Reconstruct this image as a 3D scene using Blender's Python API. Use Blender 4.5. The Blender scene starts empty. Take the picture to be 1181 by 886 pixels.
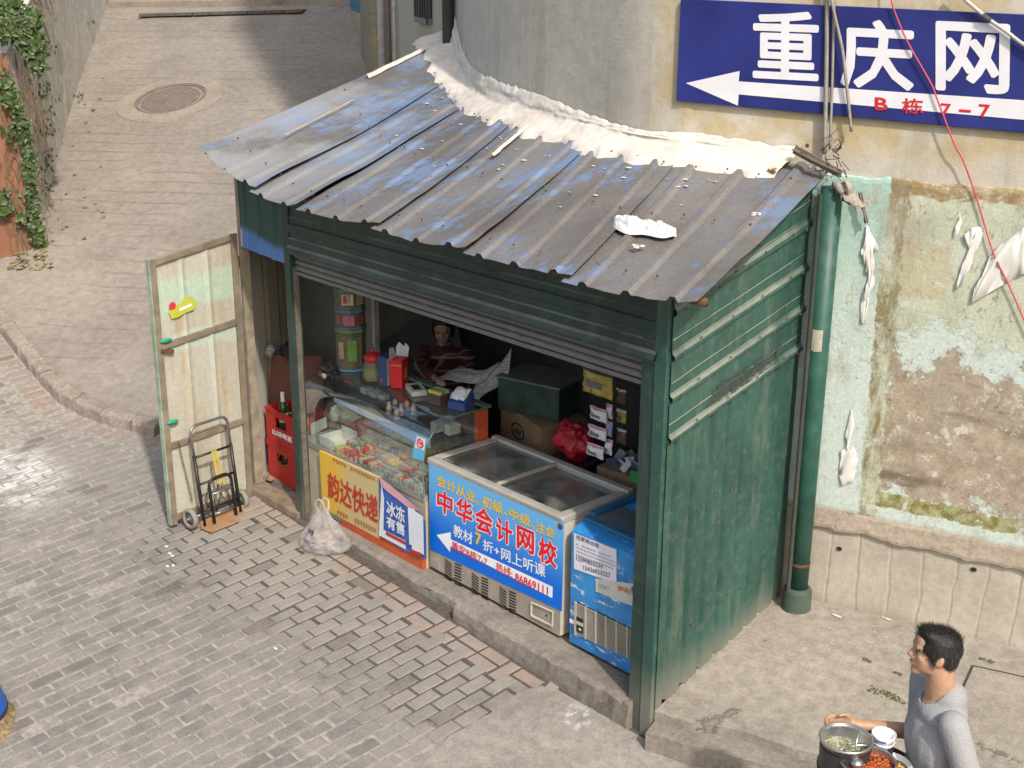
import bpy, math, random
from mathutils import Vector, Matrix, noise as mnoise
random.seed(7)
S = bpy.context.scene
COL = S.collection

# ------------------------------------------------------------------ camera, sky, sun, exposure
PW, PH, FPX = 1181.0, 886.0, 1454.0
cp, sp = math.cos(math.radians(18.2)), math.sin(math.radians(18.2))
cz, sz = math.cos(math.radians(42)), math.sin(math.radians(42))
fwd0, right0, up0 = Vector((-cz, sz, 0)), Vector((sz, cz, 0)), Vector((0, 0, 1))
F = fwd0*cp - up0*sp
v0 = up0*cp + fwd0*sp
cr, sr = math.cos(math.radians(.3)), math.sin(math.radians(.3))
R = right0*cr + v0*sr
U = v0*cr - right0*sr
C = Vector((3.976, -4.614, 4.024))
cam = bpy.data.cameras.new('camera'); camo = bpy.data.objects.new('camera', cam); COL.objects.link(camo)
cam.sensor_width = 36; cam.lens = 36*FPX/PW; cam.clip_end = 500; cam.clip_start = .05
camo.matrix_world = Matrix(((R.x, U.x, -F.x, C.x), (R.y, U.y, -F.y, C.y), (R.z, U.z, -F.z, C.z), (0, 0, 0, 1)))
S.camera = camo

SUN = Vector((.95, -.345, 1.0)).normalized()
w = bpy.data.worlds.new('World'); S.world = w; w.use_nodes = True
nt = w.node_tree; bg = nt.nodes['Background']
sky = nt.nodes.new('ShaderNodeTexSky'); sky.sky_type = 'NISHITA'; sky.sun_disc = False
sky.sun_elevation = math.asin(SUN.z); sky.sun_rotation = math.atan2(SUN.x, SUN.y)
sky.air_density = 1.3; sky.dust_density = 4.0; sky.ozone_density = .6
nt.links.new(sky.outputs[0], bg.inputs[0]); bg.inputs[1].default_value = .14
sun = bpy.data.lights.new('sun', 'SUN'); suno = bpy.data.objects.new('sun', sun); COL.objects.link(suno)
sun.energy = 2.75; sun.angle = math.radians(1.7); sun.color = (1, .935, .845)
suno.rotation_euler = SUN.to_track_quat('Z', 'Y').to_euler(); suno.location = (8, -6, 12)
vs = S.view_settings; vs.view_transform = 'Standard'; vs.look = 'None'; vs.gamma = 1; vs.exposure = 0.5; vs.use_curve_mapping = False
S.cycles.max_bounces = 8; S.cycles.transparent_max_bounces = 16; S.cycles.use_denoising = True

def ray(px, py):
    return (F*FPX + R*(px-PW/2) - U*(py-PH/2)).normalized()
def hit(px, py, n, d):                      # point of a real plane n.P = d seen at that place of the photo
    n = Vector(n); r = ray(px, py); return C + r*((d-n.dot(C))/n.dot(r))
def hy(px, py, y): return hit(px, py, (0, 1, 0), y)
def hx(px, py, x): return hit(px, py, (1, 0, 0), x)
def hz(px, py, z): return hit(px, py, (0, 0, 1), z)
def proj(P):
    q = Vector(P)-C; z = q.dot(F); return (PW/2+FPX*q.dot(R)/z, PH/2-FPX*q.dot(U)/z)
def plaza(x, y):
    t = -x-6.45; return -.04*x + .08*y + .148*(math.sqrt(t*t+.03)+t)/2
def hp(px, py, dz=0): return hit(px, py, (.04, -.08, 1), dz)
A18 = math.radians(18)
WD = Vector((math.cos(A18), math.sin(A18), 0)); WN = Vector((-math.sin(A18), math.cos(A18), 0))   # wall: along, inward
WP = Vector((-.066, 1.575, 0))
def hw(px, py, off=0): return hit(px, py, WN, WN.dot(WP)-off)

# ------------------------------------------------------------------ materials
def lin(r, g, b):
    f = lambda c: (c/255/12.92 if c/255 <= .04045 else ((c/255+.055)/1.055)**2.4)
    return (f(r), f(g), f(b), 1)
class NB:
    def __init__(s, name):
        s.m = bpy.data.materials.new(name); s.m.use_nodes = True; s.t = s.m.node_tree
        s.p = s.t.nodes['Principled BSDF']; s.out = s.t.nodes['Material Output']
    def n(s, ty, **k):
        o = s.t.nodes.new(ty)
        for a, v in k.items(): setattr(o, a, v)
        return o
    def L(s, a, b): s.t.links.new(a, b)
    def co(s, kind='Object', scale=(1, 1, 1), rot=(0, 0, 0), loc=(0, 0, 0)):
        if not hasattr(s, '_tc'): s._tc = s.n('ShaderNodeTexCoord')
        m = s.n('ShaderNodeMapping'); m.inputs['Scale'].default_value = scale; m.inputs['Rotation'].default_value = rot; m.inputs['Location'].default_value = loc
        s.L(s._tc.outputs[kind], m.inputs[0]); return m.outputs[0]
    def geo(s):
        if not hasattr(s, '_g'): s._g = s.n('ShaderNodeNewGeometry')
        return s._g.outputs
    def pos(s, scale=(1, 1, 1), rot=(0, 0, 0), loc=(0, 0, 0)):
        m = s.n('ShaderNodeMapping'); m.inputs['Scale'].default_value = scale; m.inputs['Rotation'].default_value = rot; m.inputs['Location'].default_value = loc
        s.L(s.geo()['Position'], m.inputs[0]); return m.outputs[0]
    def noise(s, sc, vec=None, det=5, ro=.6, dist=0):
        o = s.n('ShaderNodeTexNoise'); o.inputs['Scale'].default_value = sc; o.inputs['Detail'].default_value = det
        o.inputs['Roughness'].default_value = ro; o.inputs['Distortion'].default_value = dist
        s.L(vec if vec is not None else s.co(), o.inputs['Vector']); return o.outputs['Fac']
    def voro(s, sc, vec=None, feat='F1'):
        o = s.n('ShaderNodeTexVoronoi'); o.feature = feat; o.inputs['Scale'].default_value = sc
        s.L(vec if vec is not None else s.co(), o.inputs['Vector']); return o.outputs['Distance']
    def wave(s, sc, vec, dist=0, det=2, prof='SIN', dirn='X'):
        o = s.n('ShaderNodeTexWave'); o.wave_profile = prof; o.bands_direction = dirn
        o.inputs['Scale'].default_value = sc; o.inputs['Distortion'].default_value = dist; o.inputs['Detail'].default_value = det
        s.L(vec, o.inputs['Vector']); return o.outputs['Fac']
    def set(s, sock, v):
        if isinstance(v, (int, float)): sock.default_value = v
        elif isinstance(v, tuple): sock.default_value = v if len(v) == len(sock.default_value) else v+(1,)
        else: s.L(v, sock)
    def step(s, fac, a, b):                  # smooth 0..1 between a and b
        o = s.n('ShaderNodeMapRange'); o.interpolation_type = 'SMOOTHSTEP'; s.set(o.inputs[0], fac)
        o.inputs[1].default_value = a; o.inputs[2].default_value = b; return o.outputs[0]
    def math(s, op, a, b=0.0, clamp=False):
        o = s.n('ShaderNodeMath', operation=op, use_clamp=clamp); s.set(o.inputs[0], a); s.set(o.inputs[1], b); return o.outputs[0]
    def mix(s, f, a, b):
        o = s.n('ShaderNodeMix', data_type='RGBA'); s.set(o.inputs[0], f); s.set(o.inputs[6], a); s.set(o.inputs[7], b); return o.outputs[2]
    def mul(s, a, b, f=1.0):
        o = s.n('ShaderNodeMix', data_type='RGBA', blend_type='MULTIPLY'); s.set(o.inputs[0], f); s.set(o.inputs[6], a); s.set(o.inputs[7], b); return o.outputs[2]
    def sep(s, vec):
        o = s.n('ShaderNodeSeparateXYZ'); s.L(vec, o.inputs[0]); return o.outputs
    def bump(s, h, st=.4, di=.01):
        o = s.n('ShaderNodeBump'); o.inputs['Strength'].default_value = st; o.inputs['Distance'].default_value = di
        s.set(o.inputs['Height'], h); s.L(o.outputs[0], s.p.inputs['Normal']); return o
    def col(s, v): s.set(s.p.inputs['Base Color'], v)
    def rough(s, v): s.set(s.p.inputs['Roughness'], v)
    def metal(s, v): s.set(s.p.inputs['Metallic'], v)
    def orand(s):
        return s.n('ShaderNodeObjectInfo').outputs['Random']
def k3(c, k): return (min(c[0]*k, 1), min(c[1]*k, 1), min(c[2]*k, 1), 1)
MC = {}
def M(name, c, rough=.65, var=.18, sc=9, bump=.15, metal=0, dirt=.25, dirtc=(.13, .11, .09, 1), spec=.4):
    """ plain painted / moulded surface with tonal drift, grime and fine relief """
    if name in MC: return MC[name]
    b = NB(name); n1 = b.noise(sc, det=6); n2 = b.noise(sc*.22, det=4)
    c4 = tuple(c) if len(c) == 4 else tuple(c)+(1,)
    v = b.mix(b.step(n1, .3, .7), k3(c4, 1-var), k3(c4, 1+var*.7))
    if dirt: v = b.mix(b.math('MULTIPLY', b.step(b.math('ADD', b.math('MULTIPLY', n2, .6), b.math('MULTIPLY', n1, .4)), .5, .72), dirt), v, dirtc)
    b.col(v); b.rough(b.math('ADD', rough-.08, b.math('MULTIPLY', n1, .16))); b.metal(metal)
    b.p.inputs['Specular IOR Level'].default_value = spec
    if bump: b.bump(b.noise(sc*6, det=4), bump, .004)
    MC[name] = b.m; return b.m

def glass_mat(name, tint=(.9, .95, .95, 1), refl=.12, dust=.08):
    b = NB(name)
    tr = b.n('ShaderNodeBsdfTransparent'); tr.inputs[0].default_value = tint
    gl = b.n('ShaderNodeBsdfGlossy'); gl.inputs['Roughness'].default_value = .04; gl.inputs[0].default_value = (.9, .95, 1, 1)
    df = b.n('ShaderNodeBsdfDiffuse'); df.inputs[0].default_value = (.5, .5, .47, 1)
    fr = b.n('ShaderNodeFresnel'); fr.inputs[0].default_value = 1.45
    m1 = b.n('ShaderNodeMixShader'); m2 = b.n('ShaderNodeMixShader')
    nz = b.noise(5, det=6)
    b.L(b.math('MULTIPLY', b.step(nz, .3, .8), dust), m1.inputs[0]); b.L(tr.outputs[0], m1.inputs[1]); b.L(df.outputs[0], m1.inputs[2])
    b.L(b.math('ADD', b.math('MULTIPLY', fr.outputs[0], refl), 0.0, True), m2.inputs[0]); b.L(m1.outputs[0], m2.inputs[1]); b.L(gl.outputs[0], m2.inputs[2])
    b.L(m2.outputs[0], b.out.inputs[0]); return b.m

# ------------------------------------------------------------------ mesh helpers
class MB:
    def __init__(s): s.v = []; s.f = []; s.mi = []; s.cur = 0
    def add(s, vs, fs):
        o = len(s.v); s.v += [tuple(p) for p in vs]; s.f += [tuple(o+i for i in q) for q in fs]; s.mi += [s.cur]*len(fs); return s
    def quad(s, a, b, c, d): return s.add([a, b, c, d], [(0, 1, 2, 3)])
    def box(s, lo, hi, mtx=None):
        (x0, y0, z0), (x1, y1, z1) = lo, hi
        vs = [Vector(p) for p in ((x0, y0, z0), (x1, y0, z0), (x1, y1, z0), (x0, y1, z0), (x0, y0, z1), (x1, y0, z1), (x1, y1, z1), (x0, y1, z1))]
        if mtx: vs = [mtx @ p for p in vs]
        return s.add(vs, [(0, 3, 2, 1), (4, 5, 6, 7), (0, 1, 5, 4), (1, 2, 6, 5), (2, 3, 7, 6), (3, 0, 4, 7)])
    def cbox(s, c, sz_, mtx=None):
        c = Vector(c); h = Vector(sz_)*.5
        if mtx: return s.box(-h, h, Matrix.Translation(c) @ mtx)
        return s.box(c-h, c+h)
    def hexa(s, b4, t4): return s.add(list(b4)+list(t4), [(3, 2, 1, 0), (4, 5, 6, 7), (0, 1, 5, 4), (1, 2, 6, 5), (2, 3, 7, 6), (3, 0, 4, 7)])
    def beam(s, a, b, w_, h_, upv=(0, 0, 1)):   # bar from a to b, w across, h along upv
        a, b = Vector(a), Vector(b); d = (b-a).normalized(); u = Vector(upv); r = d.cross(u).normalized(); u = r.cross(d).normalized()
        q = lambda p: [p-r*w_/2-u*h_/2, p+r*w_/2-u*h_/2, p+r*w_/2+u*h_/2, p-r*w_/2+u*h_/2]
        return s.hexa(q(a), q(b))
    def tube(s, pts, r, seg=8, caps=True):
        pts = [Vector(p) for p in pts]; rs = r if isinstance(r, (list, tuple)) else [r]*len(pts)
        rings = []; prev = None
        for i, p in enumerate(pts):
            t = (pts[min(i+1, len(pts)-1)]-pts[max(i-1, 0)]).normalized()
            if prev is None:
                a = t.orthogonal().normalized()
            else:
                a = (prev - t*prev.dot(t)); a = a.normalized() if a.length > 1e-6 else t.orthogonal().normalized()
            prev = a; b = t.cross(a)
            rings.append([p+(a*math.cos(2*math.pi*k/seg)+b*math.sin(2*math.pi*k/seg))*rs[i] for k in range(seg)])
        vs = [q for g in rings for q in g]; fs = []
        for i in range(len(pts)-1):
            for k in range(seg):
                fs.append((i*seg+k, i*seg+(k+1) % seg, (i+1)*seg+(k+1) % seg, (i+1)*seg+k))
        if caps:
            fs.append(tuple(range(seg-1, -1, -1))); fs.append(tuple((len(pts)-1)*seg+k for k in range(seg)))
        return s.add(vs, fs)
    def lathe(s, prof, c=(0, 0, 0), seg=24, mtx=None, sx=1, sy=1):
        vs = []; fs = []; n = len(prof)
        for k in range(seg):
            a = 2*math.pi*k/seg
            for r_, z in prof:
                p = Vector((r_*math.cos(a)*sx, r_*math.sin(a)*sy, z))
                if mtx: p = mtx @ p
                vs.append(p+Vector(c))
        for k in range(seg):
            for i in range(n-1):
                fs.append((k*n+i, ((k+1) % seg)*n+i, ((k+1) % seg)*n+i+1, k*n+i+1))
        return s.add(vs, fs)
    def prism(s, poly, h):                     # poly: 3D points in order; h: extrusion vector
        h = Vector(h); n = len(poly); vs = [Vector(p) for p in poly]+[Vector(p)+h for p in poly]
        fs = [tuple(range(n-1, -1, -1)), tuple(range(n, 2*n))]+[(i, (i+1) % n, n+(i+1) % n, n+i) for i in range(n)]
        return s.add(vs, fs)
    def grid(s, fn, nu, nv):
        vs = [fn(i/nu, j/nv) for j in range(nv+1) for i in range(nu+1)]
        fs = [(j*(nu+1)+i, j*(nu+1)+i+1, (j+1)*(nu+1)+i+1, (j+1)*(nu+1)+i) for j in range(nv) for i in range(nu)]
        return s.add(vs, fs)
    def sphere(s, c, r, seg=12, ring=8, sc=(1, 1, 1), mtx=None):
        prof = [(math.sin(math.pi*i/ring), -math.cos(math.pi*i/ring)) for i in range(ring+1)]
        m = (mtx or Matrix.Identity(3)) @ Matrix.Diagonal((r*sc[0], r*sc[1], r*sc[2]))
        return s.lathe([(max(a, 1e-4), b) for a, b in prof], c, seg, m)
    def build(s, name, mats, parent=None, smooth=False, bevel=0, solid=0, sub=0, world=True):
        me = bpy.data.meshes.new(name)
        vs = s.v
        if parent is not None and world:
            inv = MW[parent.name].inverted(); vs = [inv @ Vector(p) for p in vs]
        me.from_pydata([tuple(p) for p in vs], [], s.f)
        mats = mats if isinstance(mats, (list, tuple)) else [mats]
        for m in mats: me.materials.append(m)
        if len(mats) > 1: me.polygons.foreach_set('material_index', s.mi)
        if smooth: me.polygons.foreach_set('use_smooth', [True]*len(me.polygons))
        me.update()
        o = bpy.data.objects.new(name, me); COL.objects.link(o)
        MW[o.name] = MW[parent.name].copy() if parent is not None else Matrix.Identity(4)
        if parent is not None: o.parent = parent
        if solid:
            md = o.modifiers.new('solid', 'SOLIDIFY'); md.thickness = solid; md.offset = 0
        if sub:
            md = o.modifiers.new('sub', 'SUBSURF'); md.levels = sub; md.render_levels = sub
        if bevel:
            md = o.modifiers.new('bevel', 'BEVEL'); md.width = bevel; md.segments = 2; md.limit_method = 'ANGLE'; md.angle_limit = .6
        return o
MW = {}
def tag(o, label=None, cat=None, group=None, kind=None):
    if label: o['label'] = label
    if cat: o['category'] = cat
    if group: o['group'] = group
    if kind: o['kind'] = kind
    return o
def thing(name, label, cat, loc=(0, 0, 0), rz=0, group=None, mtx=None):
    o = bpy.data.objects.new(name, None); COL.objects.link(o); o.empty_display_size = .1
    m = mtx if mtx is not None else Matrix.Translation(Vector(loc)) @ Matrix.Rotation(rz, 4, 'Z')
    o.matrix_world = m; MW[o.name] = m.copy()
    return tag(o, label, cat, group)
def copy_tree(o, mtx, label=None):
    c = o.copy(); COL.objects.link(c); c.matrix_world = mtx; MW[c.name] = mtx.copy()
    if label: c['label'] = label
    def rec(a, b):
        for ch in [x for x in bpy.data.objects if x.parent == a]:
            d = ch.copy(); COL.objects.link(d); d.parent = b; rec(ch, d)
    rec(o, c); return c
DG = {}
def text_mesh(body, bold=0.0):
    cu = bpy.data.curves.new('lettering', 'FONT'); cu.body = body; cu.size = 1; cu.offset = bold; cu.resolution_u = 2
    o = bpy.data.objects.new('lettering', cu); COL.objects.link(o)
    dg = bpy.context.evaluated_depsgraph_get(); me = bpy.data.meshes.new_from_object(o.evaluated_get(dg))
    vs = [v.co.copy() for v in me.vertices]; fs = [tuple(p.vertices) for p in me.polygons]
    bpy.data.objects.remove(o); bpy.data.curves.remove(cu); bpy.data.meshes.remove(me)
    return vs, fs
def lettering(body, p00, p10, p01, mat, parent, bold=.012, lift=.0015, name='lettering', mb=None, slant=0):
    """ flat print: fills the parallelogram p00 (lower left), p10 (lower right), p01 (upper left) """
    vs, fs = text_mesh(body, 0)
    x0 = min(v.x for v in vs); x1 = max(v.x for v in vs); y0 = min(v.y for v in vs); y1 = max(v.y for v in vs)
    p00, p10, p01 = Vector(p00), Vector(p10), Vector(p01); n = (p10-p00).cross(p01-p00).normalized()
    m = mb or MB(); ks = [(0, 0)]+([(bold*math.cos(a*math.pi/4), bold*math.sin(a*math.pi/4)) for a in range(8)] if bold else [])
    x0 -= bold; x1 += bold; y0 -= bold; y1 += bold
    for i, (ox, oy) in enumerate(ks):
        m.add([p00+(p10-p00)*((v.x+ox-x0)/(x1-x0)+slant*(v.y+oy-y0)/(y1-y0))+(p01-p00)*((v.y+oy-y0)/(y1-y0))+n*(lift+i*.00009) for v in vs], fs)
    return m if mb else m.build(name, mat, parent)
def fbm(x, y, z=0, o=4): return mnoise.fractal(Vector((x, y, z)), 1.0, 2.0, o)
def rnd(a, b): return random.uniform(a, b)
# ------------------------------------------------------------------ ground: plaza, kerb, ramp, apron
KP = [(-12.8, .9), (-11, .02), (-9.52, -.236), (-8.317, -.358), (-7.528, -.432), (-6.742, -.462), (-6.223, -.36), (-5.829, -.228), (-5.458, -.095), (-5.0, .07), (-4.6, .25)]
def kdist(x, y):
    best = 1e9
    for (ax, ay), (bx, by) in zip(KP, KP[1:]):
        dx, dy = bx-ax, by-ay; t = max(0, min(1, ((x-ax)*dx+(y-ay)*dy)/(dx*dx+dy*dy)))
        best = min(best, math.hypot(x-ax-t*dx, y-ay-t*dy))
    return best
def yk(x):
    if x <= KP[0][0]: return KP[0][1]-(x-KP[0][0])*.7
    for (ax, ay), (bx, by) in zip(KP, KP[1:]):
        if ax <= x <= bx: return ay+(by-ay)*(x-ax)/(bx-ax)
    return 9
def rampz(x, y): return -.17*x+.30*y-.6475
def hr(px, py):
    r = ray(px, py); t = 4.0
    for _ in range(900):
        p = C+r*t
        if p.z < rampz(p.x, p.y): return p
        t += .03
    return p

def concrete(name, c, c2, crack=.5, scale=1.0):
    b = NB(name); P = b.pos()
    n1 = b.noise(1.1*scale, P, 7, .62); n2 = b.noise(14*scale, P, 6, .7); n3 = b.noise(90*scale, P, 3, .6)
    v = b.mix(b.step(n1, .32, .68), c, c2)
    v = b.mul(v, b.mix(b.step(n2, .25, .75), (.72, .71, .7, 1), (1.14, 1.12, 1.1, 1)))
    v = b.mul(v, b.mix(b.step(n3, .3, .75), (.8, .8, .8, 1), (1.08, 1.08, 1.08, 1)))
    st = b.step(b.noise(2.3*scale, b.pos(loc=(5, 3, 1)), 6, .65), .58, .74); v = b.mix(b.math('MULTIPLY', st, .45), v, k3(c, .52))
    wt = b.step(b.noise(3.1*scale, b.pos(loc=(1, 9, 4)), 6, .7), .62, .76); v = b.mix(b.math('MULTIPLY', wt, .4), v, k3(c2, 1.45))
    h = b.math('ADD', b.math('MULTIPLY', n2, .6), b.math('MULTIPLY', n3, .4))
    if crack:
        ck = b.voro(.38*scale, b.pos(loc=(.3, .8, 0)), 'DISTANCE_TO_EDGE')
        wob = b.math('ADD', b.math('ADD', ck, b.math('MULTIPLY', b.math('SUBTRACT', n2, .5), .10)), b.math('MULTIPLY', b.math('SUBTRACT', n1, .42), .22))
        line = b.step(b.math('ABSOLUTE', wob), .010, .002); v = b.mix(b.math('MULTIPLY', line, crack), v, (.07, .06, .05, 1)); h = b.math('SUBTRACT', h, line)
    b.col(v); b.rough(.9); b.p.inputs['Specular IOR Level'].default_value = .2; b.bump(h, .5, .008); return b.m

m_mortar = NB('paving_mortar')
b = m_mortar; P = b.pos(); sx = b.sep(b.pos())
n1 = b.noise(2.2, P, 6); n2 = b.noise(26, P, 5)
# dark silted joints by the kiosk, pale cement slurry on the far and lower paving
zone = b.math('ADD', b.math('ADD', sx[1], b.math('MULTIPLY', sx[0], -.10)), b.math('MULTIPLY', b.math('SUBTRACT', n1, .5), 1.1))
z2 = b.math('MULTIPLY', b.step(zone, -.95, -.6), b.step(b.math('ADD', sx[0], b.math('MULTIPLY', n1, .8)), -4.1, -3.4))
v = b.mix(z2, (.285, .26, .228, 1), (.085, .072, .058, 1))
chalk = b.step(b.noise(1.3, b.pos(loc=(0, 0, 0)), 3), .62, .7)
v = b.mul(v, b.mix(b.step(n2, .3, .7), (.7, .7, .7, 1), (1.2, 1.2, 1.2, 1)))
b.col(v); b.rough(.95); b.bump(n2, .5, .006); m_mortar = b.m

def brick_mat(name, c, c2, red=False):
    b = NB(name); rn = b.math('FRACT', b.math('ADD', b.geo()['Random Per Island'], b.math('MULTIPLY', b.orand(), 3.7)))
    P = b.pos(); n1 = b.noise(7, P, 6, .65); n2 = b.noise(70, P, 4); n0 = b.noise(.8, P, 5)
    v = b.mix(rn, c, c2); v = b.mul(v, b.mix(b.step(n1, .3, .7), (.8, .8, .8, 1), (1.12, 1.1, 1.08, 1)))
    v = b.mul(v, b.mix(b.step(n2, .3, .7), (.82, .82, .82, 1), (1.1, 1.1, 1.1, 1)))
    v = b.mix(b.math('ADD', b.math('MULTIPLY', b.step(n0, .45, .65), .3), b.math('MULTIPLY', b.step(b.math('ADD', b.sep(b.pos())[1], b.math('MULTIPLY', n0, .8)), -1.0, .1), .45)), v, (.28, .258, .228, 1))
    v = b.mul(v, (.72, .71, .70, 1), b.step(rn, .92, .95)); v = b.mul(v, (.70, .69, .67, 1), b.math('MULTIPLY', b.step(b.noise(1.1, b.pos(loc=(3, 8, 2)), 6, .7), .58, .70), .8))     # dried silt film
    sx = b.sep(b.pos())
    d = b.math('ADD', b.math('POWER', b.math('MULTIPLY', b.math('ADD', sx[0], 5.75), .9), 2.0), b.math('POWER', b.math('MULTIPLY', b.math('ADD', sx[1], 1.35), 1.6), 2.0))
    chalk = b.math('MULTIPLY', b.step(d, .75, .0), b.step(b.noise(9, b.pos(scale=(1, .35, 1)), 6, .75), .38, .66))
    v = b.mix(b.math('MULTIPLY', chalk, .75), v, (.72, .72, .72, 1))                       # spilt lime
    b.col(v); b.rough(.88); b.p.inputs['Specular IOR Level'].default_value = .1; b.bump(b.math('ADD', n1, b.math('MULTIPLY', n2, .6)), .3, .004); return b.m
m_brick = brick_mat('grey_paver', (.198, .188, .175, 1), (.248, .233, .212, 1))
m_redbrick = brick_mat('red_paver', (.30, .20, .16, 1), (.275, .225, .19, 1))
m_conc = concrete('apron_concrete', (.285, .26, .225, 1), (.36, .33, .29, 1), .5)
m_patch = concrete('patch_concrete', (.265, .245, .218, 1), (.325, .302, .27, 1), .55)
m_curb = concrete('curb_concrete', (.20, .18, .155, 1), (.30, .27, .235, 1), .25, 2.2)

# ramp: grooved concrete, the grooves run across the slope
b = NB('ramp_concrete'); P = b.pos()
n1 = b.noise(.9, P, 7, .6); n2 = b.noise(12, P, 6, .7); n3 = b.noise(80, P, 3)
v = b.mix(b.step(n1, .3, .7), (.255, .228, .195, 1), (.32, .29, .252, 1))
v = b.mul(v, b.mix(b.step(n2, .25, .75), (.78, .77, .76, 1), (1.12, 1.1, 1.09, 1)))
v = b.mul(v, b.mix(b.step(n3, .3, .75), (.85, .85, .85, 1), (1.06, 1.06, 1.06, 1)))
g = b.wave(1.35, b.pos(rot=(0, 0, math.radians(-33)), scale=(1, 1, 0)), 1.6, 3, 'SIN', 'Y')
gm = b.math('MULTIPLY', b.step(g, .90, .99), b.step(b.noise(1.7, b.pos(scale=(.6, .6, .6), rot=(0, 0, .6)), 4), .42, .6))
v = b.mix(b.math('MULTIPLY', gm, .26), v, (.11, .09, .075, 1))
st = b.step(b.noise(.55, b.pos(loc=(4, 2, 0)), 6, .65), .55, .72); v = b.mix(b.math('MULTIPLY', st, .35), v, (.17, .15, .13, 1))
b.col(v); b.rough(.92); b.p.inputs['Specular IOR Level'].default_value = .2
b.bump(b.math('SUBTRACT', b.math('MULTIPLY', n2, .7), gm), .5, .012); m_ramp = b.m

g = MB(); g.grid(lambda u, v: Vector((-32+44*u, -9+30*v, plaza(-32+44*u, -9+30*v)-.02-(.0 if -9+30*v < .4 else .25))), 22, 15)
tag(g.build('ground', m_mortar), 'cement bedded paved ground of the alley', kind='structure')

# plaza bedding sheet that the pavers stand in
def inpatch(px, py):
    L = [(395, 930), (462, 884), (505, 862), (560, 826), (598, 800), (632, 792), (652, 772)]
    if px >= 652: return True
    if px < 395: return False
    for (ax, ay), (bx, by) in zip(L, L[1:]):
        if ax <= px <= bx: return py > ay+(by-ay)*(px-ax)/(bx-ax)
    return False
g = MB(); g.grid(lambda u, v: Vector((-12.5+12.7*u, -4.2+5.0*v, plaza(-12.5+12.7*u, -4.2+5.0*v))), 50, 20)
pave = tag(g.build('pavement', m_mortar), 'grey brick pavement in front of the kiosk', kind='structure')

# bricks
def brick_proto(L_, W_, H_, name, mat):
    e = .006; x, y = W_/2, L_/2
    vs = []
    for z, i in ((-.03, 0), (H_-e*.6, 0), (H_, e)):
        vs += [(-x+i, -y+i, z), (x-i, -y+i, z), (x-i, y-i, z), (-x+i, y-i, z)]
    fs = [(8, 9, 10, 11)]
    for a in (0, 4): fs += [(a+k, a+(k+1) % 4, a+4+(k+1) % 4, a+4+k) for k in range(4)]
    return vs, fs
bl, bw = .2, .1
cand = []
for i in range(-120, 3):
    x = i*.1025+.02
    for j in range(-22, 4):
        y = j*.2035+(.10 if i % 2 else 0)
        cand.append((x, y, bl, bw, 0, 0))
sel = []
for x, y, l_, w_, a, red in cand:
    if y > -.30 and x > -3.95: continue
    if x < -4.55 and y > yk(x)-.24-l_/2: continue
    if -4.55 <= x <= -3.95 and y > -.05: continue
    px, py = proj((x, y, plaza(x, y)))
    if px < -430 or px > 1260 or py < 300 or py > 950: continue
    if inpatch(px, py): continue
    sel.append((x, y, l_, w_, a, red, px, py))
# red border along the kiosk, mixed soldier and stretcher courses
x = -3.92
while x < -.62:
    if random.random() < .62:
        wd = bw; q = [(x+wd/2, -.19, .2, .096, 0, 1 if random.random() < .6 else 0)]
        if random.random() < .3: q = [(x+wd/2, -.235, .098, .096, 0, 1), (x+wd/2, -.132, .098, .096, 0, 1)]
    else:
        wd = .2; q = [(x+wd/2, -.24, .196, .094, math.pi/2, 1 if random.random() < .7 else 0), (x+wd/2, -.137, .196, .094, math.pi/2, 1 if random.random() < .7 else 0)]
    for t in q:
        px, py = proj((t[0], t[1], plaza(t[0], t[1])))
        if not inpatch(px, py): sel.append(t+(px, py))
    x += wd+.004
# red course that follows the kerb
s_ = 0
for (ax, ay), (bx, by) in zip(KP[2:], KP[3:9]):
    L_ = math.hypot(bx-ax, by-ay); d = ((bx-ax)/L_, (by-ay)/L_); n = (d[1], -d[0]); k = int(L_/.104)
    for t in range(k):
        q = (t+.5)*L_/k; cx, cy = ax+d[0]*q+n[0]*.115, ay+d[1]*q+n[1]*.115
        px, py = proj((cx, cy, plaza(cx, cy))); 
        if px > -430: sel.append((cx, cy, .2, .097, math.atan2(d[1], d[0]), 1, px, py))
sel.sort(key=lambda t: (Vector((t[0], t[1], plaza(t[0], t[1])))-C).length)
PV, PF = brick_proto(.19, .091, .008, 'brick', m_brick)
tilt = Matrix.Rotation(math.atan(.08), 4, 'X') @ Matrix.Rotation(math.atan(.04), 4, 'Y')
def slurry(x, y):      # where cement slurry fills the joints the pavers stand hardly proud
    return 1 if (y-.1*x) < -.85+.4*fbm(x*.8, y*.8) or x < -3.9 else 0
protos = {}
inframe = [t for t in sel if -20 < t[6] < 1200 and t[7] < 905]
rest = MB(); nobj = 0
def brick_m(t):
    x, y = t[0]+rnd(-.003, .003), t[1]+rnd(-.004, .004)
    dz = rnd(-.0035, .0035)-(.006 if random.random() < .05 else 0) + (-.0035 if slurry(x, y) else .001)
    return Matrix.Translation((x, y, plaza(x, y)+dz)) @ tilt @ Matrix.Rotation(t[4]+rnd(-.025, .025), 4, 'Z') @ Matrix.Rotation(rnd(-.012, .012), 4, 'X')
visible_first = sorted(inframe, key=lambda t: (Vector((t[0], t[1], 0))-C).length)[:300]
vset = set(id(t) for t in visible_first)
rr = MB()
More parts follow.
